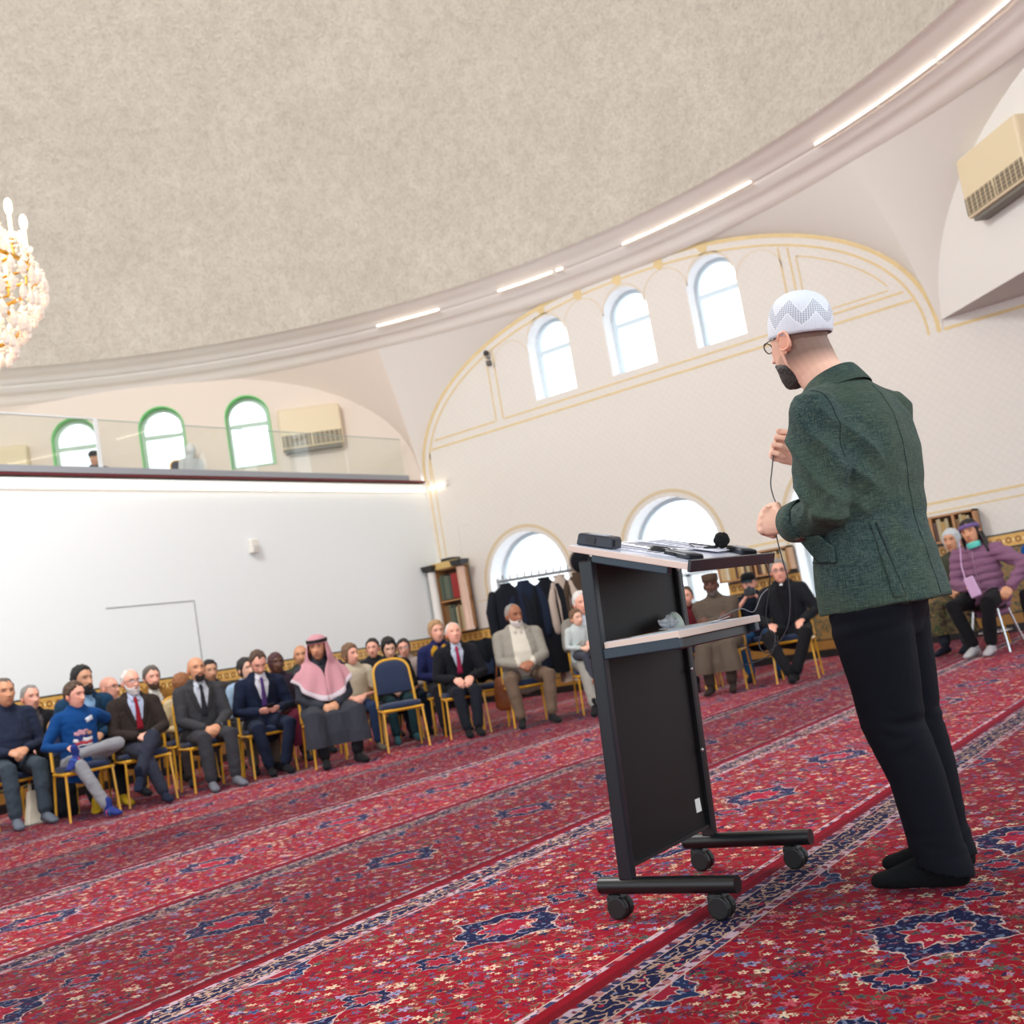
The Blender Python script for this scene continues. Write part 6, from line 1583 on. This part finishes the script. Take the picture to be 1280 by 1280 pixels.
# coat rack in front of the left lower window
A_, B_ = V(10.42, 7.80, 0), V(11.12, 7.22, 0)
B_ = V(11.16, 7.14, 0)
rk = thing('coat_rack', 'metal coat rail with hooks standing before the leftmost lower window', 'coat rack', (A_ + B_) / 2, math.atan2(B_.y - A_.y, B_.x - A_.x))
Lk = (B_ - A_).length; rs = mat('rack_steel', rgb(150, 152, 156), 0.35, metal=0.8)
mb = MB(); mb.tube([(-Lk / 2, 0, 1.60), (Lk / 2, 0, 1.60)], 0.018, 10); mb.build('rail', rs, rk)
for sx in (-1, 1):
    mb = MB(); mb.tube([(sx * Lk / 2, 0, 1.62), (sx * Lk / 2, 0, 0.04)], 0.016, 10); mb.build('post', rs, rk)
    mb = MB(); mb.tube([(sx * Lk / 2, -0.25, 0.02), (sx * Lk / 2, 0.25, 0.02)], 0.018, 10); mb.build('foot', rs, rk)
for k in range(11):
    x = -Lk / 2 + 0.06 + (Lk - 0.12) * k / 10
    mb = MB(); mb.tube([(x, 0, 1.60), (x, -0.02, 1.65), (x, -0.04, 1.66)], 0.008, 6); mb.build('hook', rs, rk)
cang = math.atan2(B_.y - A_.y, B_.x - A_.x); dv = (B_ - A_).normalized(); fn = V(dv.y, -dv.x, 0)
def rail_pt(f_, z=1.56, o_=0.0): p = A_.lerp(B_, f_) + fn * o_; return (p.x, p.y, z)
cd1, cd2, cd3, cd4 = fab('coat_black', rgb(22, 26, 36), 0.4), fab('coat_navy', rgb(28, 38, 60), 0.4), fab('coat_beige', rgb(206, 186, 172), 0.4), fab('coat_brown', rgb(84, 66, 54), 0.4)
drape('coat', 'black coat at the left end of the coat rail', 'coat', rail_pt(0.08), cang, 0.40, 0.56, 1.10, 0.22, cd1, seed=1.0)
drape('coat', 'dark navy coat second from the left on the coat rail', 'coat', rail_pt(0.30), cang, 0.36, 0.48, 1.02, 0.20, cd2, seed=2.2)
drape('coat', 'black coat in the middle of the coat rail', 'coat', rail_pt(0.55), cang, 0.34, 0.44, 1.10, 0.2, fab('coat_black2', rgb(18, 22, 30), 0.4), seed=3.7)
drape('coat', 'long beige coat on the right half of the coat rail', 'coat', rail_pt(0.74), cang, 0.28, 0.34, 1.22, 0.18, cd3, seed=4.1)
drape('coat', 'brown coat at the right end of the coat rail', 'coat', rail_pt(0.97), cang, 0.40, 0.50, 0.95, 0.22, cd4, seed=5.3)
p = rail_pt(1.02, 1.68)
t = thing('hat', 'black round hat hung on the right end of the coat rail', 'hat', p, cang)
mb = MB(); mb.lathe([(0.001, -0.06), (0.10, -0.055), (0.125, -0.02), (0.12, 0.01), (0.001, 0.012)], seg=28); mb.v = [(q[0], q[2] * 1.0 - 0.03, q[1] * 1.1) for q in mb.v]; mb.build('crown', fab('hat_black', rgb(18, 20, 28), 0.3), t)
mb = MB(); mb.tube([(0.128 * math.cos(a), -0.02, 0.14 * math.sin(a)) for a in [2 * PI * i / 28 for i in range(29)]], 0.012, 8, cap=None); mb.build('brim', fab('hat_band', rgb(170, 150, 140), 0.3), t)
# jacket over a chair back behind the bald man with crimson tie
def chair_jacket(label, x, y, rz, m, m2=None):
    t = thing('jacket', label, 'jacket', (x, y, 0), rz)
    mb = MB(); rows = []
    for k in range(15):
        u = k / 14
        if u < 0.5: yy, zz = -0.345 - 0.045 * math.sin(u * 2 * PI * 0.5), 0.50 + 0.47 * (u / 0.5)
        else: yy, zz = -0.245 + 0.03 * math.sin((u - 0.5) * PI * 2), 0.97 - 0.36 * ((u - 0.5) / 0.5)
        rows.append([((i / 16 - 0.5) * (0.50 - 0.05 * abs(u - 0.5)), yy + 0.012 * math.sin(i * 1.7 + u * 4), zz + 0.015 * math.cos(i * 1.1) - 0.10 * abs(i / 16 - 0.5) ** 2) for i in range(17)])
    mb.grid(rows); mb.build('body', m, t, solid=0.03)
    for sx in (-1, 1):
        mb = MB(); mb.tube([(sx * 0.24, -0.30, 0.92), (sx * 0.285, -0.28, 0.72), (sx * 0.28, -0.26, 0.48), (sx * 0.27, -0.25, 0.40)], [0.05, 0.058, 0.052, 0.045], 12); sl = mb.build('sleeve', m, t)
        if m2:
            mb = MB(); mb.tube([(sx * 0.297, -0.27, 0.80), (sx * 0.337, -0.262, 0.66), (sx * 0.332, -0.245, 0.5)], 0.010, 6); mb.build('pale_stripe', m2, sl)
    return t
cjx, cjy = 10.10, 7.88
cj_h = R(toward(cjx, cjy, 8))
place_chair((cjx, cjy, 0), cj_h, 'gold framed navy banquet chair hung with a black jacket behind the crimson tie')
chair_jacket('black jacket with pale sleeve stripes hung over a chair behind the crimson tie', cjx, cjy, cj_h, fab('jacket_black', rgb(26, 30, 38), 0.4), mat('pale_piping', rgb(190, 200, 206), 0.6))
# black jacket hanging off the side of the leftmost chair
r_, HM, J = OUT['P1']
lt = world_pt(r_, (-0.36, 0.02, 0.0))
t = thing('jacket', 'black jacket hanging to the floor off the chair of the leftmost man', 'jacket', (lt.x, lt.y, 0), r_.rotation_euler[2])
mb = MB(); mb.tube([(0.03, -0.24, 0.74), (0.0, -0.10, 0.60), (-0.02, 0.06, 0.42), (-0.01, 0.14, 0.2), (0.0, 0.16, 0.03)], [(0.05, 0.05), (0.09, 0.07), (0.11, 0.09), (0.12, 0.11), (0.13, 0.12)], 18)
me = remesh(mb, 0.012, 3, 0.014, 7, 4.0); me.materials.append(cd1); link('body', me, t)
mb = MB(); mb.tube([(-0.06, -0.05, 0.62), (-0.09, 0.10, 0.42), (-0.08, 0.20, 0.22)], [0.05, 0.055, 0.05], 12); mb.build('sleeve', cd1, t)
# white tote under the leftmost chair
lt = world_pt(r_, (-0.12, 0.20, 0))
t = thing('tote_bag', 'white paper carrier bag on the floor under the leftmost chair', 'bag', (lt.x, lt.y, 0), r_.rotation_euler[2] + R(10))
mb = MB(); mb.box((0, 0, 0.15), (0.20, 0.10, 0.30), taper=0.55); mb.build('bag', mat('white_canvas', rgb(232, 224, 204), 0.8, bump=0.4, bscale=20), t, bevel=0.01)
for sy in (-0.02, 0.02):
    mb = MB(); mb.tube([(-0.035, sy, 0.29), (-0.03, sy, 0.36), (0.03, sy, 0.36), (0.035, sy, 0.29)], 0.005, 6); mb.build('handle', MATS['white_canvas'], t)
# brown leather bag between the crimson tie and the grey cardigan
t = thing('handbag', 'tan leather bag hanging beside the chair of the man in grey cardigan', 'bag', (9.86, 7.50, 0), R(toward(9.8, 7.4)))
mb = MB(); mb.tube([(0, 0, 0.22), (0, 0, 0.36), (0, 0, 0.52)], [(0.15, 0.06), (0.15, 0.06), (0.12, 0.035)], 20, hint=(1, 0, 0)); mb.build('bag', mat('tan_leather', rgb(150, 84, 40), 0.45, bump=0.2, bscale=30), t)
mb = MB(); mb.tube([(-0.10, 0, 0.50), (-0.06, 0, 0.72), (0.06, 0, 0.72), (0.10, 0, 0.50)], 0.010, 8); mb.build('strap', MATS['tan_leather'], t)
mb = MB(); mb.box((0, 0.06, 0.40), (0.2, 0.012, 0.12), taper=0.8); mb.build('flap', MATS['tan_leather'], t, bevel=0.004)
# white cushions-like bags by the wall on the right
t = thing('plastic_bag', 'crumpled white bag on the floor between the clergyman and the speaker', 'bag', (12.05, 4.25, 0))
mb = MB(); mb.sphere((0, 0, 0.12), (0.16, 0.14, 0.13), 24, 16); mb.v = [tuple(Vector((q[0], q[1], max(0.0, q[2]))) * (1 + 0.28 * noise.noise(Vector(q) * 14))) for q in mb.v]; mb.build('bag', mat('white_bag', rgb(220, 212, 200), 0.6), t)
t = thing('plastic_bag', 'cream bundle on the floor beside the woman in the floral skirt', 'bag', (12.55, 3.95, 0))
mb = MB(); mb.sphere((0, 0, 0.14), (0.19, 0.15, 0.15), 24, 16); mb.v = [tuple(Vector((q[0], q[1], max(0.0, q[2]))) * (1 + 0.28 * noise.noise(Vector(q) * 12 + Vector((9, 0, 0))))) for q in mb.v]; mb.build('bag', mat('cream_bag', rgb(226, 210, 190), 0.6), t)
# ================================================================ the speaker at the lectern
def speaker():
    root = thing('person', 'speaker in green jacket, dark trousers and white knitted cap standing behind the lectern', 'person', (3.38, 1.09, 0))
    TW = R(-16)
    def tw(x, y, z, k=1.0):   # position with the upper body turned to his right
        c, s_ = math.cos(TW * k), math.sin(TW * k); return V(x * c - y * s_, x * s_ + y * c, z)
    ctr = lambda z: np.interp(z, [0.8, 0.95, 1.1, 1.3, 1.42, 1.5], [0.030, 0.035, 0.035, 0.018, 0.030, 0.055])
    # ---- body core
    core = MB(); heads = []
    H = V(0.0, 0.128, 1.672); yaw = R(-19); pitch = R(-3)
    core.tube([V(0, 0.04, 0.92), V(0, 0.02, 1.2), V(0, 0.04, 1.42)], [(0.08, 0.06)] * 3, 12)
    core.tube([V(0, 0.035, 1.40), V(0, 0.050, 1.48), V(0, 0.084, 1.565), V(-0.01, 0.104, 1.625), V(-0.012, 0.112, 1.66)], [(0.070, 0.070), (0.064, 0.068), (0.063, 0.070), (0.066, 0.078), (0.066, 0.080)], 20, hint=(1, 0, 0))
    SL = tw(-0.186, -0.004, 1.420); SRt = tw(0.190, 0.012, 1.420)
    EL = V(-0.232, 0.050, 1.105); WL = V(-0.105, 0.240, 1.108)
    ER = V(0.240, 0.055, 1.140); WR = V(0.072, 0.222, 1.315)
    core.tube([SL, V(0, 0.04, 1.43), SRt], 0.035, 8)
    core.tube([SL, EL, EL.lerp(WL, .6), WL], [0.034, 0.036, 0.033, 0.029], 12); core.tube([SRt, ER, ER.lerp(WR, .6), WR], [0.034, 0.036, 0.033, 0.029], 12)
    hand(core, WL, (0.16, 0.90, 0.34), (0.95, -0.10, -0.16), -1, 0.80, 1.06, seg=12, thumb=0.8, spread=0.5)
    hand(core, WR, (-0.44, 0.68, 0.58), (-0.72, -0.66, 0.18), 1, 0.90, 1.06, seg=12, thumb=0.9, spread=0.4)
    HL, KL, AL = V(-0.095, 0.035, 0.90), V(-0.09, 0.045, 0.48), V(-0.088, -0.015, 0.085)
    HR, KR, AR = V(0.095, 0.035, 0.90), V(0.10, 0.055, 0.48), V(0.105, 0.02, 0.085)
    core.tube([V(0, 0.04, 0.92), HL, KL, AL], [0.06, 0.06, 0.045, 0.035], 10); core.tube([V(0, 0.04, 0.92), HR, KR, AR], [0.06, 0.06, 0.045, 0.035], 10)
    HAIRC['softdark'] = rgb(52, 44, 40)
    o = dict(skin='light', stubble=0.25, beard=0.013, bc='softdark', blow=0.012, side=False, crop=0.78, cropline='full', glasses=True, jaw=1.02)
    HM = add_head(root, heads, H, yaw, pitch, 0, o, fine=2.0)
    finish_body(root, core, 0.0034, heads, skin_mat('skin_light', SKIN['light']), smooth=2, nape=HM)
    # ---- knitted cap
    m, nt, b = new_mat('white_knit'); g = G(nt)
    tc = nt.nodes.new('ShaderNodeTexCoord').outputs['UV']; q = g.xyz(tc); u, v = q[0], q[1]
    zig = g.m('ABSOLUTE', g.m('SUBTRACT', g.m('MULTIPLY', g.m('FRACT', g.m('MULTIPLY', u, 7.0)), 2.0), 1.0))      # 0..1 zigzag
    lo = g.m('ADD', 0.14, g.m('MULTIPLY', zig, 0.27)); hi = g.m('ADD', lo, 0.27)
    inz = g.m('MULTIPLY', g.m('GREATER_THAN', v, lo), g.m('LESS_THAN', v, hi))
    dots = g.m('MULTIPLY', g.m('SINE', g.m('MULTIPLY', g.m('ADD', u, g.m('MULTIPLY', v, 0.36)), 250.0)), g.m('SINE', g.m('MULTIPLY', g.m('SUBTRACT', u, g.m('MULTIPLY', v, 0.36)), 250.0)))
    hole = g.m('MULTIPLY', inz, g.m('GREATER_THAN', dots, 0.12))
    edge = g.m('MAXIMUM', g.m('LESS_THAN', g.m('ABSOLUTE', g.m('SUBTRACT', v, lo)), 0.014), g.m('LESS_THAN', g.m('ABSOLUTE', g.m('SUBTRACT', v, hi)), 0.014))
    knit = g.m('SINE', g.m('MULTIPLY', u, 900.0))
    c = g.mix(hole, rgb(222, 226, 234), rgb(150, 154, 166)); c = g.mix(edge, c, rgb(238, 240, 244))
    nt.links.new(c, b.inputs['Base Color']); b.inputs['Roughness'].default_value = 0.9; b.inputs['Sheen Weight'].default_value = 0.2
    nt.links.new(g.bump(g.m('ADD', g.m('MULTIPLY', hole, -2.0), g.m('ADD', g.m('MULTIPLY', knit, 0.2), edge)), 0.6, 0.003), b.inputs['Normal'])
    prof = [(0.0845, 0.012), (0.0870, 0.022), (0.0880, 0.038), (0.0882, 0.054), (0.0872, 0.070), (0.0848, 0.086), (0.0800, 0.102), (0.0722, 0.117), (0.0605, 0.131), (0.0440, 0.143), (0.0230, 0.151), (0.001, 0.154)]
    mb = MB(); SEG = 64
    tilt = Matrix.Rotation(R(16), 4, 'X')
    rows = [[tuple(HM @ (tilt @ V(r0 * math.sin(2 * PI * i / SEG), r0 * 1.19 * math.cos(2 * PI * i / SEG) - 0.012, z - 0.010 * math.cos(2 * PI * i / SEG) * (z < 0.05)))) for i in range(SEG + 1)] for r0, z in prof]
    mb.grid(rows); cap = mb.build('knitted_cap', m, root, solid=0.003)
    uv = cap.data.uv_layers.new(name='UVMap'); n = SEG + 1
    for l in cap.data.loops:
        i, k = l.vertex_index % n, l.vertex_index // n; uv.data[l.index].uv = (i / SEG, k / (len(prof) - 1))
    # ---- jacket
    gc = rgb(46, 70, 66)
    jm, nt, b = new_mat('green_wool'); g = G(nt)
    P = nt.nodes.new('ShaderNodeTexCoord').outputs['Object']
    mp = nt.nodes.new('ShaderNodeMapping'); mp.inputs['Scale'].default_value = (1, 1, 0.05); nt.links.new(P, mp.inputs['Vector'])
    mp2 = nt.nodes.new('ShaderNodeMapping'); mp2.inputs['Scale'].default_value = (0.08, 0.08, 1); nt.links.new(P, mp2.inputs['Vector'])
    w1 = g.noise(mp.outputs['Vector'], 520, 1).outputs['Fac']; w2 = g.noise(mp2.outputs['Vector'], 520, 1).outputs['Fac']
    fl = g.noise(P, 260, 2).outputs['Fac']
    wv = g.m('ADD', g.m('MULTIPLY', w1, 0.5), g.m('MULTIPLY', w2, 0.5))
    c = g.ramp(wv, [(0.35, rgb(24, 44, 46)), (0.5, rgb(44, 64, 62)), (0.66, rgb(80, 94, 82))], 'LINEAR')
    big = g.noise(P, 4, 2).outputs['Fac']
    c = g.mix(g.smooth(big, 0.4, 0.65, 0.0, 0.35), c, rgb(70, 80, 56))
    nt.links.new(c, b.inputs['Base Color']); b.inputs['Roughness'].default_value = 0.8; b.inputs['Sheen Weight'].default_value = 0.03; b.inputs['Specular IOR Level'].default_value = 0.2
    nt.links.new(g.bump(g.m('ADD', wv, g.m('MULTIPLY', fl, 0.5)), 0.35, 0.002), b.inputs['Normal'])
    dk = mat('green_seam', rgb(22, 38, 38), 0.9)
    ring = [(0.815, .205, .190, 0.030), (0.90, .208, .180, 0.032), (1.00, .200, .160, 0.030), (1.08, .196, .148, 0.024), (1.18, .205, .146, 0.012), (1.28, .216, .146, 0.004), (1.36, .216, .136, 0.006), (1.415, .200, .118, 0.016), (1.452, .165, .098, 0.024), (1.485, .110, .080, 0.036), (1.515, .078, .070, 0.050)]
    tb = MB(); tb.tube([tw(0, cy_, z, min(1, max(0.35, (z - 0.7) / 0.4))) for z, hw, hd, cy_ in ring], [(hw, hd) for z, hw, hd, cy_ in ring], 40, hint=tw(1, 0, 0), cap='flat')
    for S_, E_, W_, in ((SL, EL, WL), (SRt, ER, WR)):
        cf = E_.lerp(W_, 0.82)
        tb.tube([S_ + (S_ - V(0, 0.03, 1.42)) * 0.10 + V(0, 0, -0.005), S_.lerp(E_, .22) + V(0, 0.012, 0), S_.lerp(E_, .55) + V(0, 0.012, 0), E_ + V(0, 0.012, 0.01), E_.lerp(W_, .45), cf], [0.074, (0.078, 0.083), (0.074, 0.082), (0.068, 0.073), 0.063, 0.053], 22)
    tb.tube([SL, V(0, 0.03, 1.445), SRt], [(0.060, 0.062), (0.075, 0.08), (0.060, 0.062)], 16)
    me = remesh(tb, 0.0062, 4)
    # cloth folds: tension lines across the near sleeve, soft verticals in the skirt
    me.update(); nr = [v.normal.copy() for v in me.vertices]
    for v_, n_ in zip(me.vertices, nr):
        p = v_.co.copy(); d = 0.0
        aL = min(1, max(0, (-p.x - 0.10) / 0.06)) * (1 if p.z > 1.02 else 0)
        # diagonal sleeve folds running from the front of the arm up to the shoulder
        q = (p.z * 1.0 - p.y * 1.55)
        arm = aL * math.exp(-((p.z - 1.27) / 0.14) ** 2)
        d += arm * 0.0095 * (1 - abs(math.sin(q * 25 + 1.2 * noise.noise(p * 8))) * 2 + 0.5)
        elb = aL * math.exp(-((p.z - 1.10) / 0.07) ** 2) * 0.012
        d += elb * noise.noise(Vector((p.x * 10, p.y * 26 + p.z * 14, p.z * 18)))
        bodym = (1 - aL) 
        d += bodym * 0.008 * noise.noise(Vector((p.x * 11, p.y * 11, p.z * 2.6)))
        d += bodym * 0.008 * math.exp(-((p.z - 1.05) / 0.16) ** 2) * noise.noise(Vector((p.x * 7 + 5, p.y * 7, p.z * 16)))
        d += 0.004 * math.exp(-((p.z - 1.33) / 0.1) ** 2) * bodym * noise.noise(Vector((p.x * 16, p.y * 16, p.z * 5 + 3)))
        v_.co += n_ * d
    co, fs = mesh_np(me); bvh = BVHTree.FromPolygons([Vector(c_) for c_ in co], fs)
    # open front: leave a gap between the front edges
    cen = np.array([co[list(f)].mean(0) for f in fs]); fwd = np.array(tw(0, 1, 0)); rt = np.array(tw(1, 0, 0))
    x_ = cen @ rt; y_ = cen @ fwd; z_ = cen[:, 2]
    lim = np.interp(z_, [0.81, 1.0, 1.08, 1.2, 1.46, 1.52], [0.085, 0.03, 0.012, 0.05, 0.082, 0.07])
    inv = (np.abs(x_) < lim) & (y_ > 0.10) & (y_ < 0.235) & (z_ > 1.0) & (z_ < 1.56)
    gap = (np.abs(x_) < lim) & (y_ > 0.10) & (z_ <= 1.0)
    bottom = (z_ < 0.818)
    jk = link('jacket', submesh('jacket', co, fs, ~(inv | gap | bottom)), root); jk.data.materials.append(jm)
    md = jk.modifiers.new('solid', 'SOLIDIFY'); md.thickness = 0.004; md.offset = -1
    link('shirt', submesh('shirt', co, fs, inv), root).data.materials.append(mat('cloth_white_shirt', rgb(230, 230, 236), 0.8, bump=0.2, bscale=120))
    bpy.data.meshes.remove(me)
    # collar fall round the neck
    mb = MB(); rows = []
    for i in range(49):
        a = R(-140 + 280 * i / 48)       # 0 = back
        bk = (1 + math.cos(a)) / 2
        dr = tw(math.sin(a), -math.cos(a), 0)
        c0 = V(0, 0.046, 0)
        zt = 1.505 + 0.050 * bk
        fr_ = 1 - bk
        rows.append([c0 + dr * (0.073 + 0.004 * fr_) + V(0, 0, zt - 0.03), c0 + dr * (0.070 + 0.004 * fr_) + V(0, 0, zt), c0 + dr * (0.074 + 0.006 * fr_) + V(0, 0, zt + 0.004), c0 + dr * (0.088 + 0.012 * fr_) + V(0, 0, zt - 0.018), c0 + dr * (0.108 + 0.022 * fr_) + V(0, 0.0, zt - 0.050 - 0.006 * fr_), c0 + dr * (0.112 + 0.024 * fr_) + V(0, 0.0, zt - 0.058 - 0.008 * fr_)])
    mb.grid(rows); mb.build('collar', jm, root, solid=0.004, subsurf=1)
    mb = MB(); rows = []
    for i in range(37):
        a = R(-150 + 300 * i / 36); bk = (1 + math.cos(a)) / 2; dr = tw(math.sin(a), -math.cos(a), 0); zt = 1.50 + 0.052 * bk
        rows.append([V(0, 0.05, 0) + dr * 0.069 + V(0, 0, zt - 0.03), V(0, 0.052, 0) + dr * 0.0655 + V(0, 0, zt + 0.004)])
    mb.grid(rows); mb.build('shirt_collar', mat('cloth_white_shirt', rgb(230, 230, 236), 0.8), root, solid=0.002)
    # seams, vents, pocket flap
    left = V(1, 0, 0); 
    surface_line(bvh, [V(-1, -0.045 - 0.042 * k / 12, 1.06 - 0.24 * k / 12) for k in range(13)], (1, 0, 0), 0.004, 0.0015, 'side_vent', dk, root)
    surface_line(bvh, [V(-1, -0.032 - 0.04 * k / 12, 1.065 - 0.245 * k / 12) for k in range(13)], (1, 0, 0), [0.006 + 0.022 * k / 12 for k in range(13)], 0.0042, 'vent_flap', jm, root)
    bkd = tw(0, 1, 0)
    surface_line(bvh, [tw(0.0, -1, 1.47 - 0.64 * k / 20) for k in range(21)], tuple(bkd), 0.0018, 0.0008, 'back_seam', mat('green_seam_soft', rgb(34, 54, 52), 0.9), root)
    # armhole seam of the near sleeve
    sp_ = ((0.035, 1.462), (0.005, 1.450), (-0.020, 1.420), (-0.038, 1.380), (-0.048, 1.335), (-0.050, 1.29), (-0.046, 1.255))
    seam = []
    for a_, b_ in zip(sp_[:-1], sp_[1:]):
        for q_ in range(4):
            u_ = q_ / 4; h = bvh.find_nearest(V(-0.23, a_[0] + (b_[0] - a_[0]) * u_, a_[1] + (b_[1] - a_[1]) * u_)); seam.append(h[0] + h[1] * 0.0004)
    mb = MB(); mb.tube(seam, 0.0016, 6); mb.build('armhole_seam', dk, root)
    for E_, W_ in ((EL, WL), (ER, WR)):
        mb = MB(); mb.tube([E_.lerp(W_, 0.50), E_.lerp(W_, 0.68), E_.lerp(W_, 0.85)], [0.0640, 0.0620, 0.0575], 28, cap=None); mb.build('cuff', jm, root, solid=0.005)
    # pocket flap on the near side
    mb = MB(); rows = []
    for k in range(7):
        row = []
        for i in range(11):
            yy = 0.080 + 0.115 * i / 10; zz = 1.018 + 0.018 * i / 10 - 0.052 * k / 6 * (0.93 if i in (0, 10) and k == 6 else 1)
            h = bvh.find_nearest(V(-0.22, yy, zz)); row.append(h[0] + h[1] * (0.003 + 0.003 * k / 6))
        rows.append(row)
    mb.grid(rows); mb.build('pocket_flap', jm, root, solid=0.004)
    surface_line(bvh, [V(-1, 0.075 + 0.125 * i / 10, 1.018 + 0.018 * i / 10 - 0.054) for i in range(11)], (1, 0, 0), 0.004, 0.001, 'flap_shadow_line', dk, root)
    # cuff buttons and shirt cuffs
    bt = mat('horn_button', rgb(52, 40, 34), 0.35)
    for k in range(3):
        p0 = EL.lerp(WL, 0.76 - 0.055 * k)
        h = bvh.ray_cast(p0 + V(-0.3, -0.10, -0.14), V(0.3, 0.10, 0.11).normalized())
        if h[0] is not None:
            mb = MB(); mb.tube([h[0] - h[1] * 0.001, h[0] + h[1] * 0.010], 0.008, 12, cap='flat'); mb.build('cuff_button', bt, root)
    mb = MB()
    for E_, W_ in ((EL, WL), (ER, WR)): mb.tube([E_.lerp(W_, 0.80), E_.lerp(W_, 0.885)], [0.043, 0.041], 18, cap='flat')
    mb.build('shirt_cuffs', mat('cloth_white_shirt', rgb(230, 230, 236), 0.8), root)
    # ---- trousers
    tr = MB()
    tr.tube([V(0, 0.03, 1.02), V(0, 0.03, 0.90), V(0, 0.030, 0.80)], [(0.185, 0.13), (0.185, 0.14), (0.165, 0.12)], 28, hint=(1, 0, 0))
    for hp, kn, an in ((HL, KL, AL), (HR, KR, AR)):
        lo_ = kn.lerp(an, 1.12)
        tr.tube([hp, hp.lerp(kn, .35) + V(0, 0.01, 0), hp.lerp(kn, .7), kn, kn.lerp(lo_, .35) + V(0, -0.012, 0), kn.lerp(lo_, .75), lo_], [(0.105, 0.122), (0.100, 0.116), (0.088, 0.102), (0.080, 0.092), (0.074, 0.080), (0.069, 0.074), (0.068, 0.076)], 24, hint=(1, 0, 0))
    me = remesh(tr, 0.0075, 4); me.update(); nr = [v.normal.copy() for v in me.vertices]
    for v_, n_ in zip(me.vertices, nr):
        p = v_.co; d = 0.004 * noise.noise(Vector((p.x * 9, p.y * 9, p.z * 3)))
        kn_ = math.exp(-((p.z - 0.47) / 0.07) ** 2) * (1 if p.y < 0.05 else 0.4); d += kn_ * 0.007 * noise.noise(Vector((p.x * 6, p.y * 20, p.z * 34)))
        ah = math.exp(-((p.z - 0.13) / 0.05) ** 2); d += ah * 0.006 * noise.noise(Vector((p.x * 8 + 3, p.y * 10, p.z * 44)))
        se = math.exp(-((p.z - 0.78) / 0.06) ** 2); d += se * 0.006 * noise.noise(Vector((p.x * 6, p.y * 9, p.z * 30 + 9)))
        v_.co += n_ * d
    co2, fs2 = mesh_np(me); bpy.data.meshes.remove(me)
    cen2 = np.array([co2[list(f)].mean(0) for f in fs2])
    me = submesh('trousers', co2, fs2, cen2[:, 2] > 0.066 + 0.28 * (cen2[:, 1] + 0.01))
    me.materials.append(mat('navy_trouser_twill', rgb(9, 12, 21), 0.8, bump=0.25, bscale=500, spec=0.15)); tro = link('trousers', me, root); md = tro.modifiers.new('solid', 'SOLIDIFY'); md.thickness = 0.004; md.offset = -1
    sk = mat('black_sock', rgb(14, 17, 20), 0.9, bump=0.5, bscale=320, spec=0.15)
    for an, d in ((AL, V(-0.04, 1, 0)), (AR, V(0.03, 1, 0))):
        mb = MB(); foot(mb, an, d, 0.265); me = remesh(mb, 0.006, 5, 0.0012, 40); me.materials.append(sk); link('sock', me, root)
    # lead running from the raised hand past the lower one
    hc = Vector(root.location)
    wire('thin dark earphone lead hanging from the raised right hand of the speaker', [hc + V(-0.01, 0.270, 1.355), hc + V(-0.015, 0.285, 1.30), hc + V(-0.025, 0.296, 1.25), hc + V(-0.04, 0.290, 1.21), hc + V(-0.06, 0.275, 1.16), hc + V(-0.05, 0.30, 1.10), hc + V(-0.04, 0.30, 1.0), hc + V(-0.03, 0.30, 0.92), hc + V(-0.02, 0.335, 0.80), hc + V(0.0, 0.42, 0.73), hc + V(0.02, 0.46, 0.75), hc + V(0.03, 0.44, 0.80), hc + V(0.02, 0.40, 0.78), hc + V(0.0, 0.42, 0.72), hc + V(-0.02, 0.50, 0.70)], 0.0020, mat('dark_grey_lead', rgb(70, 72, 78), 0.5))
    return root
speaker()
# ================================================================ chandelier lamp and added dome fill
def lamp(name, kind, loc, energy, col, size=0.5):
    l = bpy.data.lights.new(name, kind); l.energy = energy; l.color = col
    if kind == 'POINT': l.shadow_soft_size = size
    o = bpy.data.objects.new(name, l); COL.objects.link(o); o.location = loc; return o
lamp('dome_fill', 'POINT', (3.9, 7.8, 8.2), 1800, (0.97, 0.985, 1.0), 1.0)  # added fill to brighten the dome, no fixture hangs here
lamp('chandelier_light', 'POINT', (4.0, 7.66, 4.5), 70, (1.0, 0.84, 0.62), 0.5)
